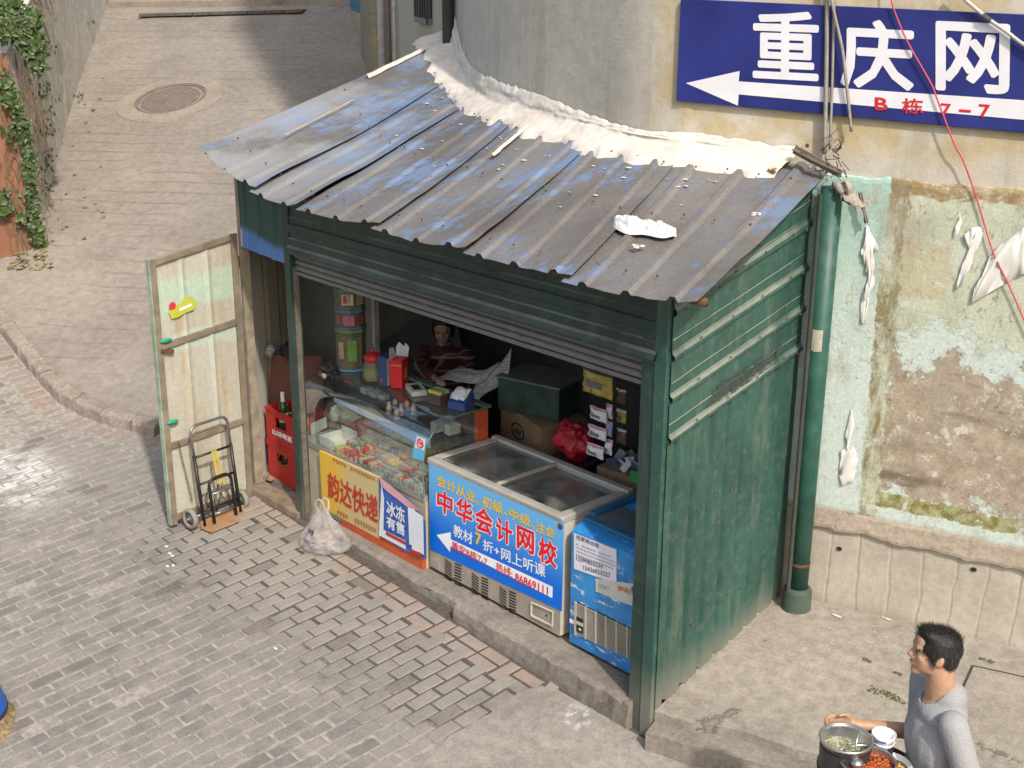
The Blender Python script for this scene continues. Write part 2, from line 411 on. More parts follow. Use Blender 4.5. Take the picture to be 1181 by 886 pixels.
for t in sel:
    m = brick_m(t); l_, w_ = t[2], t[3]
    if id(t) in vset:
        key = (round(l_, 2), round(w_, 2), t[5])
        if key not in protos:
            vv, ff = brick_proto(l_-.012, w_-.011, .008, 'brick', None); me = bpy.data.meshes.new('brick'); me.from_pydata(vv, [], ff)
            me.materials.append(m_redbrick if t[5] else m_brick); me.update(); protos[key] = me
        o = bpy.data.objects.new('brick', protos[key]); COL.objects.link(o); o.parent = pave; o.matrix_local = m
    else:
        vv, ff = brick_proto(l_-.012, w_-.011, .008, 'brick', None)
        (rr if t[5] else rest).add([m @ Vector(p) for p in vv], ff)
tag(rest.build('distant_bricks', m_brick, pave), kind='stuff')
tag(rr.build('distant_red_bricks', m_redbrick, pave), kind='stuff')

# concrete patch in the lower right
def patch_poly():
    L = [(330, 960), (395, 930), (462, 884), (505, 862), (560, 826), (598, 800), (632, 792), (652, 772)]
    out = []
    for (ax, ay), (bx, by) in zip(L, L[1:]):
        for k in range(8):
            t = k/8; px = ax+(bx-ax)*t+rnd(-3, 3); py = ay+(by-ay)*t+rnd(-3, 3); p = hp(px, py); out.append(Vector((p.x, p.y, plaza(p.x, p.y)+.0115)))
    for p in ((-.62, -.1), (.05, -.06), (.06, -.03), (3.95, 1.5), (6, 1.5), (6, -4.2), (-.6, -4.2)): out.append(Vector((p[0], p[1], plaza(*p)+.0115)))
    return out
pp = patch_poly(); g = MB(); g.prism([p-Vector((0, 0, .03)) for p in pp], (0, 0, .03))
tag(g.build('concrete_patch', m_patch), 'bare concrete patch of the street beside the bricks', kind='structure')
# spilt lime on the patch
b = NB('lime_spill'); n = b.noise(9, b.pos(), 7, .8)
b.col((.75, .75, .74, 1)); b.rough(.9)
mt = b.n('ShaderNodeBsdfTransparent'); ms = b.n('ShaderNodeMixShader')
oc = b.sep(b.co())
rad = b.math('SQRT', b.math('ADD', b.math('POWER', oc[0], 2.0), b.math('POWER', oc[1], 2.0)))
b.L(b.math('MULTIPLY', b.math('MULTIPLY', b.step(n, .46, .62), b.step(rad, .17, .0)), .95), ms.inputs[0]); b.L(mt.outputs[0], ms.inputs[1]); b.L(b.p.outputs[0], ms.inputs[2]); b.L(ms.outputs[0], b.out.inputs[0])
p = hp(668, 829); t = thing('lime_spill', 'white lime powder spilt on the bare concrete before the curb', 'stain', (p.x, p.y, plaza(p.x, p.y)+.0155)); 
g = MB(); g.grid(lambda u, v: Vector((p.x-.2+.4*u, p.y-.2+.4*v, plaza(p.x-.2+.4*u, p.y-.2+.4*v)+.0155)), 2, 2); g.build('powder', b.m, t)

# kerb stones
kerb = tag(MB().add([(-9.9, .1, -.2), (-5.4, -.1, -.2), (-5.4, 0, -.2)], [(0, 1, 2)]).build('kerb', m_curb), 'rounded concrete kerb below the ramp', kind='structure')
def kpt(s):
    for (ax, ay), (bx, by) in zip(KP[1:], KP[2:9]):
        L_ = math.hypot(bx-ax, by-ay)
        if s <= L_: return Vector((ax+(bx-ax)*s/L_, ay+(by-ay)*s/L_, 0)), Vector(((bx-ax)/L_, (by-ay)/L_, 0))
        s -= L_
    return None
s = 0; m_kerb = concrete('kerb_concrete', (.27, .235, .2, 1), (.34, .30, .26, 1), .3, 2.0)
while True:
    ln = rnd(.5, .62) if s < 3.2 else rnd(.26, .42); a = kpt(s+.006); e = kpt(s+ln-.008)
    if not a or not e: break
    g = MB(); nn = 5
    rows = []
    for k in range(nn+1):
        p, d = kpt(s+.006+(ln-.014)*k/nn); n = Vector((-d.y, d.x, 0)); rough = .002 if s < 2.8 else .010
        def q(off, z, top=0):
            X_, Y_ = p.x+n.x*off, p.y+n.y*off; zz = (max(rampz(p.x+n.x*.15, p.y+n.y*.15), plaza(p.x, p.y)+.02)+z) if top else plaza(p.x, p.y)+z
            return Vector((X_, Y_, zz))+Vector((rnd(-1, 1), rnd(-1, 1), rnd(-1, 1)))*rough
        rows.append([q(0, -.05), q(.006, -.028, 1), q(.03, -.004, 1), q(.13, .006, 1), q(.16, -.05)])
    vs = [x for r_ in rows for x in r_]; fs = [(k*5+i, k*5+i+1, (k+1)*5+i+1, (k+1)*5+i) for k in range(nn) for i in range(4)]
    fs += [(0, 1, 2, 3, 4), tuple(nn*5+i for i in (4, 3, 2, 1, 0))]
    g.add(vs, fs); g.build('kerb_stone', m_kerb, kerb, bevel=.012); s += ln

# ramp sheet
g = MB(); idx = {}
nx, ny = 96, 64; X0, X1, Y0, Y1 = -24, -2.2, -.6, 13
for j in range(ny+1):
    for i in range(nx+1):
        x = X0+(X1-X0)*i/nx; y = Y0+(Y1-Y0)*j/ny
        y2 = max(y, yk(x)+.125) if x < -4.5 else y
        if y2-y > (Y1-Y0)/ny*1.2: y2 = y2  # collapsed rows lie on the kerb line
        idx[i, j] = len(g.v); g.v.append((x, y2, rampz(x, y2)))
for j in range(ny):
    for i in range(nx):
        q = [idx[i, j], idx[i+1, j], idx[i+1, j+1], idx[i, j+1]]
        if len(set(g.v[k] for k in q)) < 4: q = list(dict.fromkeys(q)) 
        ys = [g.v[k] for k in q]
        if max(p[1] for p in ys)-min(p[1] for p in ys) < .001: continue
        if all(p[2] < plaza(p[0], p[1])-.1 for p in ys): continue
        g.f.append(tuple(q)); g.mi.append(0)
tag(g.build('road', m_ramp, smooth=True), 'steep grooved concrete ramp climbing behind the kiosk', kind='structure')

# manhole: iron cover in a round concrete collar, tilted with the ramp
mc = hr(197, 115); e = .3
nrm = Vector((-(rampz(mc.x+e, mc.y)-rampz(mc.x-e, mc.y))/(2*e), -(rampz(mc.x, mc.y+e)-rampz(mc.x, mc.y-e))/(2*e), 1)).normalized()
mm = Matrix.Translation(mc) @ nrm.to_track_quat('Z', 'Y').to_matrix().to_4x4()
mh = thing('manhole', 'round ribbed iron manhole cover in pale concrete collar on the ramp', 'manhole', mtx=mm)
g = MB(); rr_ = (mc-C).length/FPX
Rm = 37.5*rr_*1.02
seg = 40; pr = []
for k in range(seg):
    a = 2*math.pi*k/seg; pr.append((math.cos(a), math.sin(a), 1+.05*fbm(math.cos(a)*2, math.sin(a)*2, 3)))
vs = [(c_*Rm*1.03, s_*Rm*1.03, .022) for c_, s_, q in pr]+[(c_*Rm*1.52*q, s_*Rm*1.52*q, .016) for c_, s_, q in pr]+[(c_*Rm*1.55*q, s_*Rm*1.55*q, -.03) for c_, s_, q in pr]+[(c_*Rm*1.03, s_*Rm*1.03, -.03) for c_, s_, q in pr]
fs = []
for r_ in range(3): fs += [(r_*seg+k, (r_+1)*seg+k, (r_+1)*seg+(k+1) % seg, r_*seg+(k+1) % seg) for k in range(seg)]
fs += [(k, (k+1) % seg, 3*seg+(k+1) % seg, 3*seg+k) for k in range(seg)]
g.add(vs, fs); g.build('collar', concrete('collar_concrete', (.29, .255, .21, 1), (.36, .325, .275, 1), .2, 2), mh, world=False)
m_iron = M('cast_iron', (.18, .145, .125), .75, .2, 14, .4, dirt=.4, dirtc=(.26, .22, .18, 1))
g = MB(); g.lathe([(1e-4, .0), (Rm*.78, .0), (Rm*.78, .012), (Rm*.84, .012), (Rm*.84, .002), (Rm*.93, .002), (Rm*.93, .018), (Rm, .018), (Rm, -.03)], (0, 0, 0), 40)
for k in range(-8, 9):
    x = k*Rm*.092; h_ = math.sqrt(max(0, (Rm*.76)**2-x*x))
    if h_ > .05: g.box((x-Rm*.024, -h_, .0), (x+Rm*.024, h_, .012))
cv = g.build('cover', m_iron, mh, world=False)

# trench drain and the step above it
a, b_ = hr(163, 19), hr(352, 14)
dr = thing('trench_drain', 'row of dark iron drain grates across the top of the ramp', 'drain', a)
mdg = M('drain_iron', (.10, .088, .08), .7, .2, 12, .3)
dpts = [hr(163+(352-163)*k/9, 19-5*k/9) for k in range(10)]
for k in range(9):
    p, q = dpts[k].lerp(dpts[k+1], .03), dpts[k].lerp(dpts[k+1], .97); p.z += .012; q.z += .012
    d = (q-p).normalized(); n = Vector((0, 0, 1)).cross(d).normalized()
    g = MB(); g.beam(p, q, .24, .03)
    for t in range(6):
        c_ = p.lerp(q, (t+.5)/6); g.beam(c_-n*.10+Vector((0, 0, .02)), c_+n*.10+Vector((0, 0, .02)), .05, .014)
    g.build('grate', mdg, dr)
g = MB(); spts = [hr(126+(440-126)*k/14, 9.5-4*k/14) for k in range(15)]
for p, q in zip(spts, spts[1:]):
    g.hexa([p+Vector((0, 0, -.1)), q+Vector((0, 0, -.1)), q+fwd0*.5+Vector((0, 0, -.1)), p+fwd0*.5+Vector((0, 0, -.1))], [p+Vector((0, 0, .09)), q+Vector((0, 0, .09)), q+fwd0*.5+Vector((0, 0, .22)), p+fwd0*.5+Vector((0, 0, .22))])
tag(g.build('step', m_kerb), 'low concrete step above the drain', kind='structure')

# concrete apron beside the kiosk, two cracked layers
AD = Vector((math.cos(math.radians(21)), math.sin(math.radians(21)), 0))
def apz(x, y): return .17+.05*y
def apron(name, off, dz, th, seed, mat):
    g = MB(); top = []
    for k in range(41):
        q = k/40*4.4; p = Vector((.045, -.01, 0))+AD*q-Vector((-AD.y, AD.x, 0))*(off+.035*fbm(q*3, seed)+.015*fbm(q*14, seed+5))
        top.append(p)
    back = [Vector((.03, 0, 0))+AD*0+WN*1.75, WP+WD*4.6+WN*.1]
    poly = top+[WP+WD*4.6+WN*.05, WP+WD*-.4+WN*.05, Vector((-.26, 1.3, 0)), Vector((.03, .06, 0))]
    poly = [Vector((p.x, p.y, apz(p.x, p.y)-dz)) for p in poly]
    g.prism([p-Vector((0, 0, th)) for p in poly], (0, 0, th)); return g.build(name, mat)
apr = tag(apron('apron', 0.0, 0, .06, 1, m_conc), 'cracked concrete apron beside the green wall', kind='structure')
tag(apron('apron_step', .13, .055, .25, 7, m_curb), 'lower concrete step under the apron edge', kind='structure')
m_moss = M('moss', (.085, .10, .035), .95, .4, 30, .6, dirt=.3)
m_chip = M('lime_chip', (.55, .53, .49), .9, .1, 30, .2)
# joint in the apron slab
g = MB(); ja, jb = hit(1105, 806, (0, -.05, 1), .17), hit(1122, 768, (0, -.05, 1), .17)
g.beam(Vector((ja.x, ja.y, apz(ja.x, ja.y)+.0025)), Vector((jb.x, jb.y, apz(jb.x, jb.y)+.0025)), .012, .004)
jc = hit(1420, 834, (0, -.05, 1), .17); g.beam(Vector((jb.x, jb.y, apz(jb.x, jb.y)+.0025)), Vector((jc.x, jc.y, apz(jc.x, jc.y)+.0025)), .006, .004)
g.build('slab_joint', M('joint_dirt', (.05, .042, .035), .95, .2, 20, .3), apr)
for px, py, r_ in ((1000, 762, .02), (1012, 798, .05), (1026, 802, .045), (1036, 808, .03), (1035, 777, .018), (1138, 762, .03)):
    p = hit(px, py, (0, -.05, 1), .17); g = MB()
    for k in range(26):
        q = p+Vector((rnd(-r_, r_)*1.3, rnd(-r_, r_)*.6, 0)); g.sphere((q.x, q.y, apz(q.x, q.y)+.001), rnd(.003, .008), 6, 4, (1.2, 1.2, .7))
    tag(g.build('moss_patch', m_moss, apr), kind='stuff')
g = MB()
for k in range(20):
    px, py = rnd(925, 1090), rnd(704, 730)+rnd(0, 1)**2*40; p = hit(px, py, (0, -.05, 1), .17)
    g.add([(p.x+rnd(.003, .012)*math.cos(a)*1.4, p.y+rnd(.002, .007)*math.sin(a), apz(p.x, p.y)+.004) for a in (0, 1.2, 2.4, 3.6, 5)], [(0, 1, 2, 3, 4)])
for px, py, r_ in ((965, 711, .035), (1022, 714, .03), (925, 706, .02), (956, 725, .014), (961, 706, .014)):
    p = hit(px, py, (0, -.05, 1), .17); g.add([(p.x+r_*rnd(.7, 1.2)*math.cos(a)*1.3, p.y+.5*r_*rnd(.6, 1)*math.sin(a), apz(p.x, p.y)+.005) for a in (0, 1, 2, 3, 4, 5.2)], [(0, 1, 2, 3, 4, 5)])
tag(g.build('plaster_crumbs', m_chip, apr), kind='stuff')
# ------------------------------------------------------------------ building behind
def wp(u, z, off=0): return WP+WD*u-WN*off+Vector((0, 0, z))
W_ = [(-1.1, 1.24), (-3.5, 1.75), (-5.1, 2.8), (-12.2, 6.72)]
def hl(px, py, i=2, off=0):
    a, b_ = Vector(W_[i]+(0,)), Vector(W_[i+1]+(0,)); d = (b_-a).normalized(); n = Vector((-d.y, d.x, 0))
    return hit(px, py, n, n.dot(a)+off)
b = NB('plaster_wall'); P = b.pos()
n1 = b.noise(.8, P, 7, .62); n2 = b.noise(9, P, 6, .7); n3 = b.noise(60, P, 4)
v = b.mix(b.step(n1, .3, .7), (.46, .43, .37, 1), (.55, .52, .46, 1))
v = b.mul(v, b.mix(b.step(n2, .25, .75), (.86, .85, .83, 1), (1.07, 1.06, 1.05, 1)))
run = b.noise(3.2, b.pos(scale=(1, 1, .07)), 6, .7); v = b.mix(b.math('MULTIPLY', b.step(run, .52, .74), .5), v, (.24, .225, .19, 1))
sx = b.sep(b.pos())
# wall's shade further up the lane, painted in as greyer render
far = b.step(b.math('ADD', sx[0], b.math('MULTIPLY', n1, 1.2)), -2.4, -5.2); v = b.mix(b.math('MULTIPLY', far, .55), v, (.33, .325, .28, 1))
# yellowed halo round the sign board
hal = b.math('MULTIPLY', b.step(sx[0], -1.32, -1.12), b.step(sx[0], 1.8, 1.0)); hz_ = b.math('MULTIPLY', b.step(sx[2], 2.96, 3.12), b.step(sx[2], 4.6, 4.0))
hn = b.math('MULTIPLY', b.math('MULTIPLY', hal, hz_), b.step(b.noise(3.5, b.pos(loc=(2, 0, 1)), 5, .7), .36, .62)); v = b.mix(b.math('MULTIPLY', hn, .6), v, (.40, .30, .11, 1))
b.col(v); b.rough(.92); b.p.inputs['Specular IOR Level'].default_value = .2; b.bump(b.math('ADD', n2, b.math('MULTIPLY', n3, .5)), .4, .01); m_wall = b.m

b = NB('peeling_paint'); P = b.co(); sx = b.sep(b.co()); u, z = sx[0], sx[2]
na = b.noise(3.5, P, 7, .68); nb = b.noise(14, P, 6, .7); nc = b.noise(55, P, 4); nd = b.noise(5.5, b.co(scale=(1, 1, .35), loc=(3, 0, 2)), 6, .7)
zz = b.math('ADD', z, b.math('MULTIPLY', b.math('SUBTRACT', na, .5), .75)); uu = b.math('ADD', u, b.math('MULTIPLY', b.math('SUBTRACT', nd, .5), .34))
bare = b.mix(b.step(nb, .3, .7), (.28, .23, .17, 1), (.42, .36, .28, 1)); bare = b.mix(b.step(b.noise(2.2, b.co(scale=(.5, 1, 2.2), loc=(1, 0, 7)), 6), .52, .68), bare, (.17, .14, .105, 1))
bare = b.mix(b.math('MULTIPLY', b.step(b.noise(6, b.co(loc=(9, 0, 0)), 7, .75), .56, .66), .8), bare, (.62, .58, .52, 1))
aqua = b.mix(b.step(nb, .3, .7), (.48, .57, .53, 1), (.57, .64, .60, 1)); green = b.mix(b.step(na, .35, .65), (.44, .48, .36, 1), (.53, .56, .45, 1))
green = b.mix(b.math('MULTIPLY', b.step(b.noise(26, b.co(scale=(1, 1, .5)), 5, .8), .54, .66), .75), green, (.22, .20, .09, 1))
ochre = b.mix(b.step(nb, .4, .6), (.28, .20, .09, 1), (.42, .35, .24, 1)); pale = (.58, .56, .50, 1)
n5 = b.noise(4.2, b.co(loc=(2, 5, 1)), 9, .72); n6 = b.noise(3.1, b.co(loc=(8, 5, 4), scale=(1, 1, 1.8)), 9, .74); n7 = b.noise(9, b.co(loc=(6, 1, 9)), 8, .74)
def crisp(zone, nz, gain=1.0): return b.step(b.math('ADD', zone, b.math('MULTIPLY', b.math('SUBTRACT', nz, .5), 2.2*gain)), .45, .555)
v = bare; H_ = 0.0
up_ = b.math('MULTIPLY', b.step(z, 1.45, 2.3), .92); c1 = crisp(up_, n5); v = b.mix(c1, v, aqua)
lo_ = b.step(z, 1.32, .92); c2 = crisp(b.math('MULTIPLY', lo_, .85), n6); v = b.mix(c2, v, aqua)
c3 = crisp(b.math('MULTIPLY', b.step(z, 1.75, 2.45), .95), n6, .9); v = b.mix(b.math('MULTIPLY', c3, c1), v, green)
c4 = crisp(b.step(z, 2.76, 2.93), n7, .6); v = b.mix(c4, v, ochre)
band = b.math('MULTIPLY', b.step(z, .95, 1.0), b.step(z, 1.12, 1.04)); c5 = crisp(b.math('MULTIPLY', band, .8), n7); v = b.mix(c5, v, b.mix(b.step(nb, .4, .6), (.19, .165, .05, 1), (.36, .36, .20, 1)))
rect = b.math('MULTIPLY', b.math('MULTIPLY', b.step(u, .30, .32), b.step(u, .62, .60)), b.math('MULTIPLY', b.step(z, 2.27, 2.29), b.step(z, 2.60, 2.58))); v = b.mix(b.math('MULTIPLY', b.math('MULTIPLY', rect, b.step(nb, .35, .45)), .6), v, (.46, .39, .25, 1))
cg = crisp(b.step(u, .46, .24), n7, .6); v = b.mix(b.math('MULTIPLY', cg, .85), v, b.mix(b.step(nd, .42, .58), (.21, .165, .07, 1), green))
strip = crisp(b.step(u, .34, .14), n7, .45); v = b.mix(strip, v, b.mix(b.step(z, 2.8, 1.9), (.36, .53, .46, 1), aqua))
wht = b.step(b.noise(6.5, b.co(scale=(1, 1, .7), loc=(4, 0, 4)), 9, .76), .585, .60); v = b.mix(b.math('MULTIPLY', wht, .8), v, pale)
wh2 = b.step(b.noise(15, b.co(scale=(.7, 1, 1), loc=(1, 3, 4)), 9, .78), .60, .62); v = b.mix(b.math('MULTIPLY', wh2, .8), v, (.60, .58, .54, 1))
dk = b.step(b.noise(19, b.co(loc=(7, 1, 3)), 7, .78), .635, .66); v = b.mix(b.math('MULTIPLY', dk, .7), v, (.14, .11, .08, 1))
grm = b.step(b.noise(2.0, b.co(loc=(5, 5, 2), scale=(1, 1, .6)), 7, .7), .50, .66); v = b.mix(b.math('MULTIPLY', grm, .55), v, (.33, .285, .225, 1))
v = b.mul(v, b.mix(b.step(nc, .3, .7), (.85, .85, .85, 1), (1.06, 1.06, 1.06, 1))); nb = b.math('ADD', b.math('MULTIPLY', nb, .5), b.math('MULTIPLY', b.math('ADD', b.math('ADD', c1, c2), b.math('ADD', c3, wht)), .35))
b.col(v); b.rough(.85); b.p.inputs['Specular IOR Level'].default_value = .25
b.bump(b.math('ADD', b.math('ADD', b.math('MULTIPLY', strip, .6), b.math('MULTIPLY', nb, 1.0)), b.math('MULTIPLY', b.math('ADD', wht, dk), .4)), .5, .008); m_peel = b.m

b = NB('board_marked_concrete'); P = b.co(); n1 = b.noise(2.5, P, 6); n2 = b.noise(18, P, 6, .7); st = b.wave(1.7, b.co(), 2.2, 3, 'SIN', 'X')
v = b.mix(b.step(n1, .3, .7), (.38, .345, .285, 1), (.48, .44, .37, 1)); v = b.mul(v, b.mix(b.step(n2, .3, .7), (.86, .86, .86, 1), (1.07, 1.07, 1.07, 1)))
v = b.mix(b.math('MULTIPLY', b.math('MULTIPLY', b.step(st, .97, .995), b.step(n1, .4, .6)), .4), v, (.22, .19, .15, 1)); zs = b.sep(b.co())[2]
v = b.mix(b.math('MULTIPLY', b.step(b.math('ADD', zs, b.math('MULTIPLY', n1, .16)), .42, .32), .5), v, (.25, .21, .15, 1))
v = b.mix(b.math('MULTIPLY', b.step(b.noise(7, b.co(loc=(3, 3, 3)), 4), .64, .7), .4), v, (.33, .30, .2, 1))
b.col(v); b.rough(.9); b.bump(b.math('SUBTRACT', n2, b.step(st, .965, .995)), .35, .008); m_plinth = b.m
m_ledge = concrete('rough_plaster', (.42, .36, .29, 1), (.50, .44, .36, 1), .35, 2.2)

bd = thing('building', 'tall cream plastered building wall with peeling painted dado behind the kiosk', 'building', WP, A18)
g = MB(); TOP = 13.5
poly = [WP+WD*6, WP+WD*-.95]
e1 = (WP+WD*-1.0); poly += [e1, Vector((-1.32, 1.255, 0)), Vector((-1.9, 1.36, 0)), Vector((-3.2, 1.66, 0)), Vector((-3.75, 1.93, 0)), Vector((-4.3, 2.30, 0)), Vector((-5.1, 2.8, 0)), Vector((-7, 3.85, 0)), Vector((-10.3, 5.67, 0))]
def spline(P_, n=6):
    out = []
    for i in range(len(P_)-1):
        p0, p1, p2, p3 = P_[max(i-1, 0)], P_[i], P_[i+1], P_[min(i+2, len(P_)-1)]
        for k in range(n):
            t = k/n; out.append(.5*((2*p1)+(p2-p0)*t+(2*p0-5*p1+4*p2-p3)*t*t+(3*p1-p0-3*p2+p3)*t**3))
    return out+[P_[-1]]
poly = [poly[0]]+spline([WP+WD*-.95, WP+WD*-1.05, Vector((-1.42, 1.215, 0)), Vector((-2.1, 1.36, 0)), Vector((-2.8, 1.54, 0)), Vector((-3.5, 1.80, 0)), Vector((-4.2, 2.22, 0)), Vector((-5.1, 2.8, 0)), Vector((-7, 3.85, 0)), Vector((-10.3, 5.67, 0))])
front = [(p.x, p.y) for p in poly]
rows = []
for z in (.0, 2.92, 4.5, 7, 10, TOP): rows.append([Vector((x, y, z)) for x, y in front])
for j in range(5):
    for i in range(len(front)-1):
        if j == 0 and i == 0: continue
        g.quad(rows[j][i], rows[j+1][i], rows[j+1][i+1], rows[j][i+1])
# roof slab and back of the block
back = [Vector((x, y, 0)) for x, y in ((-8.5, 9), (6.5, 9))]
n = len(front)
g.add([Vector((x, y, TOP)) for x, y in front]+[p+Vector((0, 0, TOP)) for p in back], [tuple(range(n+2))])
g.quad(rows[0][-1], rows[-1][-1], back[0]+Vector((0, 0, TOP)), back[0]); g.quad(back[0], back[0]+Vector((0, 0, TOP)), back[1]+Vector((0, 0, TOP)), back[1]); g.quad(back[1], back[1]+Vector((0, 0, TOP)), rows[-1][0], rows[0][0])
wo_ = g.build('wall', m_wall, bd, smooth=True); md = wo_.modifiers.new('w', 'WELD'); md.merge_threshold = .0005; md = wo_.modifiers.new('e', 'EDGE_SPLIT'); md.split_angle = .5
# painted plaster coat (proud), rough strip below it, recessed plinth
NU = 150
def ragged(u, a, s): return a*fbm(u*5, s)+a*.5*fbm(u*22, s+3)
def coat(name, zt, zb, off, offb, mat, at, ab, s, du=-.35):
    g = MB(); V = []
    for k in range(NU+1):
        u = du+(5.0-du)*k/NU; t = zt+ragged(u, at, s); q = zb+ragged(u, ab, s+9)
        V += [wp(u, t, .0), wp(u, t-.008, off*.8), wp(u, t-.03, off), wp(u, (t+q)/2, off), wp(u, q+.02, offb), wp(u, q, offb*.85), wp(u, q-.004, -.02)]
    g.add(V, [(k*7+i, (k+1)*7+i, (k+1)*7+i+1, k*7+i+1)[::-1] for k in range(NU) for i in range(6)]); return g.build(name, mat, bd)
coat('painted_coat', 2.93, .90, .018, .02, m_peel, .02, .012, 2)
coat('broken_plaster_edge', .915, .768, .021, .024, m_ledge, .010, .026, 5)
g = MB(); g.quad(wp(-.5, 0, -.004), wp(5, 0, -.004), wp(5, .95, -.004), wp(-.5, .95, -.004)); g.quad(wp(-.5, .9, -.006), wp(6, .9, -.006), wp(6, 2.93, -.006), wp(-.5, 2.93, -.006)); g.build('plinth', m_plinth, bd)
# mossy fringe along the foot and small holes
g = MB()
for px, py in ((968, 633), (1123, 657)):
    g = MB(); p = hw(px, py, .004); g.lathe([(1e-4, .001), (.012, .001), (.014, 0)], p, 10, Matrix(((WD.x, 0, -WN.x), (WD.y, 0, -WN.y), (0, 1, 0))), 1.3, 1)
    g.build('anchor_hole', M('hole_black', (.02, .018, .015), .95, .1, 5, 0), bd)
# torn poster paper
m_paper = M('torn_paper', (.68, .67, .63), .85, .08, 12, .25, dirt=.2)
def paper(px_poly, curl=.03, s=0):
    import bmesh
    bm = bmesh.new(); vs = []
    n = len(px_poly)
    for i, (x, y) in enumerate(px_poly):
        x2, y2 = px_poly[(i+1) % n]
        for k in range(3):
            t = k/3; vs.append(bm.verts.new(hw(x+(x2-x)*t+rnd(-.7, .7), y+(y2-y)*t+rnd(-.7, .7), .0215)))
    f_ = bm.faces.new(vs); bmesh.ops.triangulate(bm, faces=[f_]); bmesh.ops.subdivide_edges(bm, edges=bm.edges[:], cuts=2, use_grid_fill=True)
    zs = [v_.co.z for v_ in bm.verts]; z0_, z1_ = min(zs), max(zs)
    for v_ in bm.verts:
        u_ = (v_.co-WP).dot(WD); t = (v_.co.z-z0_)/(z1_-z0_+1e-6)
        d = .001+curl*(.55*abs(mnoise.noise(Vector((u_*9+s, v_.co.z*9, s))))+.5*abs(mnoise.noise(Vector((u_*26, v_.co.z*14, s+3))))+.8*max(0, .3-t)*abs(math.sin(u_*20+s)))
        v_.co -= WN*d
    g = MB(); bm.verts.index_update(); g.add([v_.co.copy() for v_ in bm.verts], [tuple(v_.index for v_ in f2.verts) for f2 in bm.faces]); bm.free()
    g.build('torn_paper', m_paper, bd, smooth=True, solid=.001)
for i, q in enumerate([[(1000, 258), (1006, 272), (1014, 287), (1008, 290), (1010, 325), (1003, 340), (998, 345), (1001, 318), (997, 300), (993, 290), (998, 278)],
        [(997, 330), (1002, 345), (999, 372), (993, 372), (993, 350)],
        [(1112, 270), (1122, 262), (1135, 262), (1130, 285), (1118, 310), (1112, 327), (1103, 333), (1108, 312), (1117, 290)],
        [(1150, 285), (1181, 262), (1195, 262), (1195, 310), (1170, 320), (1145, 335), (1122, 348), (1125, 330), (1138, 312), (1140, 298)],
        [(1108, 247), (1110, 255), (1104, 272), (1101, 275), (1102, 262)],
        [(970, 520), (985, 515), (990, 530), (983, 556), (972, 560), (968, 545)], [(975, 505), (982, 470), (986, 490), (978, 520)]]):
    paper(q, .022 if i not in (2, 3, 0) else .045, i*3.1)

# wall sign: dark blue board, white arrow band, white characters, red small print
m_blue = M('sign_navy', (.018, .026, .17), .5, .22, 2.5, .08, dirt=.35, dirtc=(.05, .06, .17, 1), spec=.4)
m_swhite = M('sign_white', (.70, .70, .74), .5, .06, 5, 0, dirt=.22, dirtc=(.38, .36, .36, 1))
m_sred = M('sign_red', (.55, .02, .03), .5, .1, 3, 0, dirt=0)
sl, sr_ = hw(785, 50), hw(1181, 80)
so = thing('wall_sign', 'navy blue wall sign with large white characters and a white arrow pointing left', 'sign', WP+Vector((0, 0, 3.2)), A18)
uL = (sl-WP).dot(WD); uR = (sr_-WP).dot(WD)
g = MB(); g.hexa([wp(uL, 3.287, .005), wp(uR+1.1, 3.195, .005), wp(uR+1.1, 3.195, .03), wp(uL, 3.287, .03)], [wp(uL, 3.868, .005), wp(uR+1.1, 3.79, .005), wp(uR+1.1, 3.79, .03), wp(uL, 3.868, .03)]); g.build('board', m_blue, so, bevel=.003)
g = MB(); arrow = [(791, 96), (853, 82), (852, 94), (1200, 117), (1560, 142), (1560, 168), (1200, 140), (852, 109), (851, 122)]
g.add([hw(x, y, .0325) for x, y in arrow], [(0, 1, 2, 7, 8), (2, 3, 6, 7), (3, 4, 5, 6)]); g.build('arrow_band', m_swhite, so)
def sgn(body, x0, x1, y0, y1, y0b, y1b, mat, bold, lift):
    a, b_, c_ = hw(x0, y1, lift), hw(x1, y1b, lift), hw(x0, y0, lift); lettering(body, a, b_, c_, mat, so, bold, 0)
sgn('重', 868, 944, 12, 90, 16, 94, m_swhite, .02, .033)
sgn('庆', 969, 1054, 21, 100, 27, 106, m_swhite, .024, .033)
sgn('网', 1079, 1164, 24, 104, 28, 110, m_swhite, .024, .033)
sgn('B', 1009, 1024, 112, 127, 112, 128, m_sred, .02, .0345); sgn('栋', 1040, 1065, 113, 131, 114, 132, m_sred, .016, .0345); sgn('7', 1085, 1097, 119, 133, 119, 134, m_sred, .02, .0345)
sgn('-', 1106, 1120, 126, 129, 127, 130, m_sred, .02, .0345); sgn('7', 1129, 1142, 120, 135, 121, 136, m_sred, .02, .0345)

